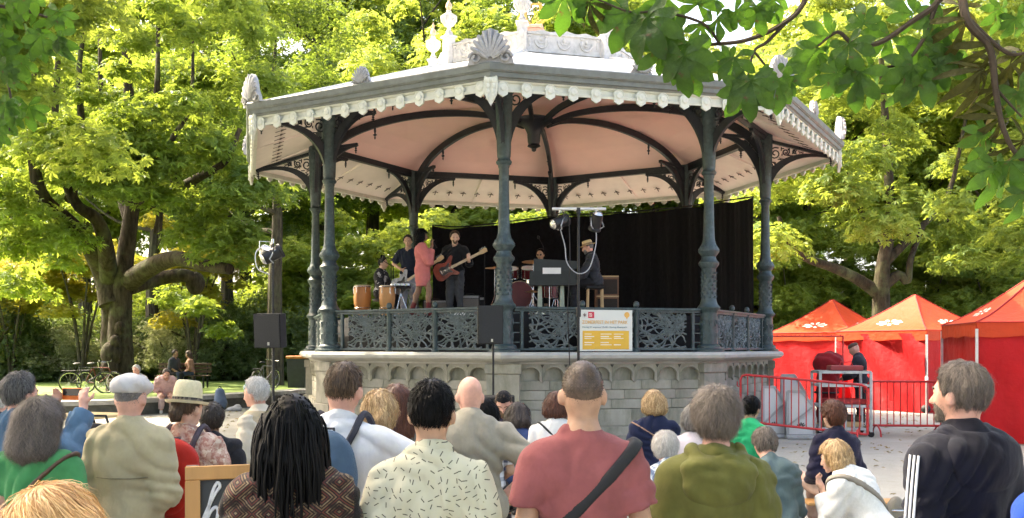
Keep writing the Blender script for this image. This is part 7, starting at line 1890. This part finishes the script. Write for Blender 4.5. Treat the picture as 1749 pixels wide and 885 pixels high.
for k, (zz, mt) in enumerate(((.25, WOODP), (.33, M('crate_dark', (.08, .05, .03), .7)), (.68, M('crate_red', (.35, .03, .03), .6)))):
    c = thing('crate', ['pale wooden crate low in the steel trolley', 'dark crate on the pale crate in the trolley', 'red box on the middle shelf of the trolley'][k], 'crate', Vector(P0(1436, 19.2))+Vector((.02*k, 0, .19 if k == 0 else .30 if k == 1 else .63)), R(-6+4*k))
    for s in (-1, 1):
        mb = MB(); mb.box((0, s*.28, .05), (.74, .02, .09)); mb.build('side_board', mt, c)
        mb = MB(); mb.box((s*.36, 0, .05), (.02, .54, .09)); mb.build('end_board', mt, c)
    mb = MB(); mb.box((0, 0, .008), (.74, .58, .015)); mb.build('floor_board', mt, c)
c = thing('tool_case', 'flat dark red case with handle on top of the trolley', 'case', Vector(P0(1443, 19.2))+Vector((0, 0, 1.287)), R(-6)); mb = MB(); mb.box((0, 0, .05), (.62, .4, .1), bev=.015); mb.build('shell', M('case_red', (.28, .04, .04), .5, .15), c); mb = MB(); mb.tube([(-.12, -.1, .1), (-.10, -.1, .17), (.10, -.1, .17), (.12, -.1, .1)], .014, 6); mb.build('handle', BRED, c, True)
STEEL = M('sheet_steel', (.50, .52, .53), .4, .05, 3, .03, 30, metal=.3); STEELD = M('bar_steel', (.30, .315, .32), .45, .1, 6, .05, 30, metal=.4)
for px, d, w_, h_, rz_, lab in ((1322, 18.7, .46, .98, 10, 'slanted grey steel panel nearest the bandstand'), (1368, 18.5, .50, .90, -5, 'broad grey steel panel left of the trolley'), (1356, 19.6, .55, 1.18, 14, 'tall grey steel frame behind the broad panel')):
    t = thing('steel_stand', lab, 'stand', P0(px, d), R(rz_)); ol = [(-w_/2, .06), (w_/2, .06), (w_/2, h_*.66), (w_*.02, h_), (-w_/2, h_)]
    mb = MB(); mb.prism(ol, -.006, .006); mb.build('plate', STEEL, t)
    for q_ in range(len(ol)):
        u, v = ol[q_], ol[(q_+1) % len(ol)]; mb = MB(); mb.bar((u[0], 0, u[1]), (v[0], 0, v[1]), .045, .05); mb.build('edge_bar', STEELD, t)
    mb = MB(); mb.bar((-w_/2+.03, -.03, h_*.30), (w_/2-.03, -.03, h_*.68), .035, .03); mb.build('brace', STEELD, t)
    mb = MB(); mb.box((0, 0, .04), (w_+.1, .4, .05)); mb.build('base_plate', GALV, t)
    for q_ in range(5): mb = MB(); a = R(30+q_*30); mb.bar((math.cos(a)*.03, -.018, .22+math.sin(a)*.03), (math.cos(a)*.09, -.018, .22+math.sin(a)*.09), .018, .006, up=(0, 1, 0)); mb.build('burst_mark', BLK, t)
t = thing('folded_tent', 'dark red folded tent bundle standing upright behind the trolley', 'tent', P0(1411, 20.3), R(15))
F = Field((-.5, -.35, 0), (.5, .35, 1.75), .02); F.add(('c', (0, 0, .15), (.05, 0, 1.35), .20, .24), .05); F.add(('e', (.06, 0, 1.42), (.33, .26, .24), None), .1)
X, Y, Z = F.grid(); F.D += (.02*np.sin(X*22+Z*9)*np.sin(Z*16+Y*14)).astype(np.float32); V, Q = F.surf(); link('bundle', np_mesh('bundle', V, Q, True, [cloth('bundle_red', (.22, .012, .016))]), t)
mb = MB(); mb.tube([(.25*math.cos(a), .25*math.sin(a), .8) for a in np.linspace(0, 2*PI, 16, endpoint=False)], .02, 5, True); mb.build('tie_strap', BLK, t, True)
for k in range(3):
    t = thing('plank', ['bottom plank of the low pile behind the barrier', 'middle plank of the low pile behind the barrier', 'top plank of the low pile behind the barrier'][k], 'plank', Vector(P0(1385, 19.9))+Vector((.04*k, 0, .03+.065*k)), R(4-6*k)); mb = MB(); mb.box((0, 0, 0), (1.0, .2, .05), bev=.006); mb.build('board', WOODP, t)
t = thing('clothes_rail', 'dark red rail frame in front of the left tent', 'rail', P0(1378, 24.0), R(0))
for x in (-.9, .9): mb = MB(); mb.tube([(x, 0, 0), (x, 0, 2.02)], .02, 6); mb.build('upright', BRED, t, True); mb = MB(); mb.box((x, 0, .02), (.06, .5, .04)); mb.build('foot', BRED, t)
mb = MB(); mb.tube([(-.9, 0, 2.02), (.9, 0, 2.02)], .02, 6); mb.build('cross_rail', BRED, t, True)
for k in range(16): mb = MB(); mb.tube([(-.84+.112*k, 0, 2.02), (-.84+.112*k, 0, 2.07)], .010, 5); mb.build('hook', BRED, t, True)
# ================================================================ benches for the sitters
def bench(label, x0, y0, x1, y1, zt, group=None):
    a, b = Vector((x0, y0, 0)), Vector((x1, y1, 0)); L = (b-a).length; t = thing('bench', label, 'bench', (a+b)/2, math.atan2((b-a).y, (b-a).x), group)
    mb = MB(); mb.box((0, 0, zt-.015), (L, .26, .028), bev=.006); mb.build('seat_plank', M('bench_wood', (.55, .30, .11), .5, .2, 4, .1, 30, stretch=(.15, 1, 1)), t)
    for s in (-1, 1):
        mb = MB(); mb.tube([(s*(L/2-.22), -.11, 0), (s*(L/2-.22), -.09, zt-.03), (s*(L/2-.22), .09, zt-.03), (s*(L/2-.22), .11, 0)], .014, 6); lg = mb.build('leg_frame', M('bench_steel', (.05, .055, .055), .5), t, True)
        mb = MB(); mb.tube([(s*(L/2-.22), 0, zt*.45), (s*(L/2-.62), 0, zt-.03)], .009, 5); mb.build('brace', M('bench_steel'), lg, True)
    return t
def under(*ps):
    xs = [p['root'].location.x for p in ps]; ys = [p['root'].location.y for p in ps]; st = min(p['seat'] for p in ps); return xs, ys, st
def bench_for(label, *ps, ext=(.35, .35)):
    xs, ys, st = under(*ps); i, j = int(np.argmin(xs)), int(np.argmax(xs)); bench(label, xs[i]-ext[0], ys[i], xs[j]+ext[1], ys[j]+(1e-3 if i == j else 0), st-.005)
bench_for('wooden bench under the navy-jumper woman', P18); bench_for('wooden bench under the white t-shirt and blue jumper women', P16, P15); bench_for('wooden bench under the bearded skullcap man', P14); bench_for('wooden bench under the checked shirt', P13)
bench_for('wooden bench under the woman with white curls', P19); bench_for('wooden bench under the lilac top', P20); bench_for('wooden bench under the green polo shirt', P22); bench_for('wooden bench under the teal top', P23); bench_for('wooden bench end with the navy blazer woman on it', P24, ext=(.30, .55)); bench_for('wooden bench under the white knitted jumper', P25, ext=(.4, .6))
# shoulder bag of the woman in white
I = P25; strap(I, (.0, -.12, 1.20), (.70, 0, .72), .045, M('strap_taupe', (.20, .18, .15), .7, .15, 20, .1), name='bag_strap')
c = I['root'].matrix_basis @ Vector(I['U']((.21, -.10, 1.02))); t = thing('shoulder_bag', 'taupe shoulder bag on the hip of the woman in white', 'bag', c, R(42)); F = Field((-.2, -.15, -.25), (.2, .15, .25), .012); F.add(('e', (0, 0, -.02), (.13, .06, .17), None), .03); V, Q = F.surf(); link('bag_body', np_mesh('bag_body', V, Q, True, [cloth('bag_taupe', (.21, .19, .155))]), t); mb = MB(); mb.tube([(-.11, -.03, .06), (0, -.068, .05), (.11, -.03, .06)], .006, 5); mb.build('zip', CHR, t, True)
# ================================================================ chalkboard in the front row
a, b = P(316, 797, 4.05), P(470, 772, 4.17); L = .66; ang = math.atan2(b.y-a.y, b.x-a.x); HB = a.z
t = thing('chalkboard_sign', 'wooden framed A-board with white chalk lettering behind the dreadlocked person', 'sign', (a.x+math.sin(ang)*a.z*math.tan(R(9)), a.y-math.cos(ang)*a.z*math.tan(R(9)), 0), ang)
OAK = M('oak_frame', (.52, .27, .09), .5, .2, 6, .15, 40, stretch=(1, 1, .15)); lean = R(-9); Lx = Matrix.Rotation(lean, 4, 'X').to_euler()
fr = bpy.data.objects.new('front_leaf', None); COL.objects.link(fr); fr.parent = t; fr.location = (0, -.0, 0); fr.rotation_euler = Lx; H2 = HB/math.cos(lean)
for nm, c_, sz in (('top_rail', (L/2, 0, H2-.03), (L, .03, .06)), ('bottom_rail', (L/2, 0, .28), (L, .03, .06)), ('stile', (.03, 0, H2/2-.03), (.06, .032, H2-.06)), ('stile', (L-.03, 0, H2/2-.03), (.06, .032, H2-.06))): mb = MB(); mb.box(c_, sz, bev=.004); mb.build(nm, OAK, fr)
mb = MB(); mb.box((L/2, .006, H2/2+.12), (L-.10, .012, H2-.36)); mb.build('slate', M('slate_board', (.055, .058, .056), .8, .25, 3, .1, 30, c2=(.10, .10, .10), c2amt=(.5, .8)), fr)
bk = bpy.data.objects.new('back_leaf', None); COL.objects.link(bk); bk.parent = t; bk.location = (0, .05, 0); bk.location.y = 2*HB*math.tan(-lean)+.02; bk.rotation_euler = (-lean, 0, 0)
for nm, c_, sz in (('stile', (.03, 0, H2/2), (.05, .03, H2)), ('stile', (L-.03, 0, H2/2), (.05, .03, H2)), ('panel', (L/2, 0, H2/2+.1), (L-.11, .012, H2-.4))): mb = MB(); mb.box(c_, sz, bev=.003); mb.build(nm, M('frame_dark', (.10, .035, .025), .5, .2, 6, .1), bk)
CH = M('chalk_white', (.72, .72, .70), .9, .15, 60, .2, 200)
def chalk(pts, name, r=.0075):
    mb = MB(); mb.tube(catmull([(x+XS, -.004, z) for x, z in pts], 5), r, 5); o = mb.build(name, CH, fr, True); return o
zb = H2-.085
XS = -.058
chalk([(.115, zb-.17), (.15, zb-.09), (.18, zb-.03), (.197, zb-.005), (.188, zb+.012), (.170, zb-.02), (.152, zb-.09), (.138, zb-.165), (.155, zb-.115), (.178, zb-.09), (.19, zb-.105), (.186, zb-.14), (.196, zb-.165), (.215, zb-.15), (.235, zb-.12)], 'chalk_letter')
chalk([(.262, zb-.095), (.240, zb-.11), (.238, zb-.155), (.262, zb-.17), (.282, zb-.14), (.276, zb-.10), (.262, zb-.095), (.285, zb-.12), (.31, zb-.11)], 'chalk_letter')
chalk([(.33, zb-.08), (.335, zb-.15), (.36, zb-.165), (.38, zb-.09), (.385, zb-.16), (.42, zb-.13)], 'chalk_letter')
# ================================================================ tables and cup on the left
t = thing('high_table', 'white-topped standing table with a plastic cup on it', 'table', ((150-CXP)/FPX*7.6, 7.6, 0)); zt = CAMZ+(HZ-742)/FPX*7.6
mb = MB(); mb.box((0, 0, zt-.02), (.85, .6, .04), bev=.01); mb.build('table_top', WHITEP, t); mb = MB(); mb.tube([(0, 0, .03), (0, 0, zt-.03)], .035, 10); mb.build('leg', BLKG, t, True); mb = MB(); mb.lathe([(.28, 0), (.26, .025), (.04, .04)], 18); mb.build('foot', BLKG, t, True)
cu = thing('plastic_cup', 'translucent white plastic cup on the high table', 'cup', ((139-CXP)/FPX*7.5, 7.5, zt+.001)); mb = MB(); mb.lathe([(.030, 0), (.034, .06), (.038, .125), (.040, .127), (.036, .122), (.032, .06), (.028, .006), (.001, .006)], 18, cap=False); mb.build('cup_wall', M('cup_plastic', (.75, .75, .78), .3, .03, 5, 0), cu, True)
t = thing('folding_table', 'pale wooden folding table behind the high table', 'table', ((152-CXP)/FPX*9.4, 9.4, 0), R(-20)); z2 = CAMZ+(HZ-707)/FPX*9.4
mb = MB(); mb.box((0, 0, z2-.015), (.62, .5, .03), bev=.005); mb.build('table_top', M('ply_yellow', (.62, .44, .20), .5, .1, 4, .05), t)
for s in (-1, 1):
    for e in (-1, 1): mb = MB(); mb.tube([(s*.24, e*.2, z2-.03), (s*.28, -e*.22, 0)], .013, 6); mb.build('leg', BLKG, t, True)
t = thing('black_bag', 'black bag lying behind the plastic cup', 'bag', ((165-CXP)/FPX*8.4, 8.4, 0)); zz = CAMZ+(HZ-722)/FPX*8.4
F = Field((-.4, -.25, 0), (.4, .25, zz+.1), .03)
F.add(('c', (-.15, 0, .22), (.15, 0, .22), .2, .2), .05); F.add(('e', (0, 0, zz*.5), (.30, .18, zz*.5), None), .1); V, Q = F.surf(); link('bag_body', np_mesh('bag_body', V, Q, True, [cloth('bag_black', (.012, .012, .014))]), t); mb = MB(); mb.tube([(-.12, 0, zz-.06), (-.08, 0, zz+.06), (.08, 0, zz+.06), (.12, 0, zz-.06)], .012, 6); mb.build('handle', BLK, t, True)
# ================================================================ lawn edge: bicycles, bin, rucksack, bench
def bicycle(label, p, rz_, mat, lean_=6):
    t = thing('bicycle', label, 'bicycle', p, rz_); E_ = Matrix.Rotation(R(lean_), 4, 'X').to_euler(); r = .34
    for x, nm in ((-.52, 'rear'), (.54, 'front')):
        wh = bpy.data.objects.new('wheel', None); COL.objects.link(wh); wh.parent = t; wh.rotation_euler = E_
        mb = MB(); mb.tube([(x+r*math.cos(a), 0, r+r*math.sin(a)) for a in np.linspace(0, 2*PI, 28, endpoint=False)], .02, 6, True); mb.build('tyre', BLK, wh, True)
        mb = MB(); mb.tube([(x+(r-.03)*math.cos(a), 0, r+(r-.03)*math.sin(a)) for a in np.linspace(0, 2*PI, 28, endpoint=False)], .010, 5, True); mb.build('rim', CHR, wh, True)
        mb = MB()
        for k in range(12): a = k*PI/6; mb.tube([(x, 0, r), (x+(r-.03)*math.cos(a), 0, r+(r-.03)*math.sin(a))], .003, 4)
        o = mb.build('spokes', CHR, wh); o['kind'] = 'stuff'
    mb = MB(); A_, B_, C_, D_, E2 = (-.52, 0, .34), (-.08, 0, .30), (-.22, 0, .82), (.36, 0, .80), (.42, 0, .62)
    for u, v in ((A_, B_), (A_, C_), (B_, C_), (B_, E2), (C_, D_), (D_, E2), (E2, (.54, 0, .34))): mb.tube([u, v], .017, 7)
    mb.build('frame', mat, t, True, rot=E_)
    mb = MB(); mb.tube([(.36, 0, .80), (.33, 0, 1.0)], .013, 6); mb.tube([(.28, -.28, 1.02), (.36, -.1, 1.0), (.33, 0, 1.0), (.36, .1, 1.0), (.28, .28, 1.02)], .012, 6); mb.build('handlebar', CHR, t, True, rot=E_)
    mb = MB(); mb.ell((-.28, 0, .94), (.14, .075, .04), 10, 6); mb.tube([(-.22, 0, .80), (-.26, 0, .93)], .013, 6); mb.build('saddle', BLK, t, True, rot=E_)
    mb = MB(); mb.lathe([(.09, -.01), (.09, .01)], 14, (-.08, -.03, .30), rot=Matrix.Rotation(R(90), 3, 'X')); mb.tube([(-.08, -.05, .30), (.02, -.06, .16)], .01, 5); mb.build('crank', CHR, t, True, rot=E_)
    mb = MB(); mb.bar((-.78, 0, .72), (-.34, 0, .72), .12, .015); mb.tube([(-.72, 0, .71), (-.52, 0, .36)], .008, 5); mb.build('rack', BLK, t, rot=E_)
    return t
bicycle('dark bicycle leaning left of the big chestnut trunk', (at(150, 30.6), 30.6, LAWN_Z-.07), R(8), M('bike_black', (.02, .02, .022), .4)); bicycle('reddish bicycle close to the big chestnut trunk', (at(172, 31.0), 31.0, LAWN_Z-.07), R(-12), M('bike_red', (.16, .03, .02), .4)); bicycle('bicycle parked by the tree behind the left loudspeaker', (at(452, 33.5), 33.5, LAWN_Z-.07), R(70), M('bike_grey', (.12, .12, .13), .4))
t = thing('litter_bin', 'dark park litter bin with orange lid beside the bandstand', 'bin', (at(509, 35), 35, LAWN_Z-.07)); mb = MB(); mb.box((0, 0, .52), (.60, .60, 1.04), taper=1.12, bev=0); mb.build('bin_body', M('bin_dark', (.03, .033, .033), .6), t); mb = MB(); mb.box((0, 0, 1.10), (.74, .74, .10), bev=.03); mb.build('lid', M('bin_orange', (.55, .20, .07), .5), t)
t = thing('rucksack', 'blue-grey rucksack left on the ground against the low wall', 'rucksack', (at(386, 26.9)-.05, 26.55, 0), R(40)); F = Field((-.35, -.3, 0), (.35, .3, .75), .022); F.add(('c', (0, 0, .2), (0, .03, .5), .19, .13), .05); F.add(('e', (0, -.13, .2), (.13, .08, .14), None), .03); V, Q = F.surf(); link('bag', np_mesh('bag', V, Q, True, [cloth('rucksack_slate', (.10, .14, .21))]), t); mb = MB(); mb.tube([(-.06, .05, .6), (0, .05, .68), (.06, .05, .6)], .012, 5); mb.build('grab_handle', BLK, t, True)
t = thing('cloth_bundle', 'pale crumpled jacket lying beside the blue-grey rucksack', 'jacket', (at(404, 26.6), 26.4, 0)); F = Field((-.3, -.3, 0), (.3, .3, .4), .025); F.add(('e', (0, 0, .05), (.22, .16, .08), None), .04); F.add(('e', (.08, .02, .12), (.10, .08, .07), None), .04); V, Q = F.surf(); link('cloth', np_mesh('cloth', V, Q, True, [cloth('jacket_pale', (.35, .36, .38))]), t)
t = thing('park_bench', 'slatted park bench under the pair by the pale shrub', 'bench', (at(312, 34.5), 34.5, LAWN_Z-.07), R(0))
for k in range(4): mb = MB(); mb.box((0, -.16+.11*k, .44), (1.9, .09, .03), bev=.006); mb.build('seat_slat', M('bench_brown', (.10, .06, .035), .6), t)
for k in range(3): mb = MB(); mb.box((0, .26, .58+.13*k), (1.9, .03, .09), bev=.006); mb.build('back_slat', M('bench_brown'), t)
for x in (-.8, .8): mb = MB(); mb.bar((x, .27, 0), (x, .28, .92), .05); mb.bar((x, -.18, 0), (x, -.18, .42), .05); mb.bar((x, -.20, .405), (x, .28, .405), .05); mb.build('leg', BLK, t)
t = thing('teal_bag', 'small teal and white bag on the low wall', 'bag', (-7.75, 28.5, .415)); F = Field((-.3, -.25, 0), (.3, .25, .5), .025); F.add(('e', (0, 0, .14), (.18, .13, .14), None), .03); F.add(('e', (.05, 0, .26), (.10, .08, .08), None), .03); V, Q = F.surf(); link('bag_body', np_mesh('bag_body', V, Q, True, [cloth_spots('bag_teal', (.55, .58, .55), (.05, .30, .28), None, 8, (.48, .52))]), t)
# ================================================================ leaf litter on the gravel
rg = np.random.default_rng(9); n = 2600
p_ = np.stack([rg.uniform(-14, 13, n), rg.uniform(5, 30, n), np.full(n, .012)], 1)
r_ = np.hypot(p_[:, 0]-BC.x, p_[:, 1]-BC.y); p_ = p_[r_ > 6.2]; n = len(p_)
nn = np.array([0, 0, 1.0])+rg.normal(0, .25, (n, 3)); nn /= np.linalg.norm(nn, axis=1)[:, None]
o = link('leaf_litter', leaves_mesh('leaf_litter', p_, nn, rg.uniform(.05, .10, n), rg.uniform(0, 1, n), leafmat('leaf_fallen', (.16, .10, .035), (.36, .27, .09), (.3, .25, .1), .15), 'tri', rg)); tag(o, 'fallen brown and yellow leaves scattered over the gravel', 'leaves', kind='stuff')
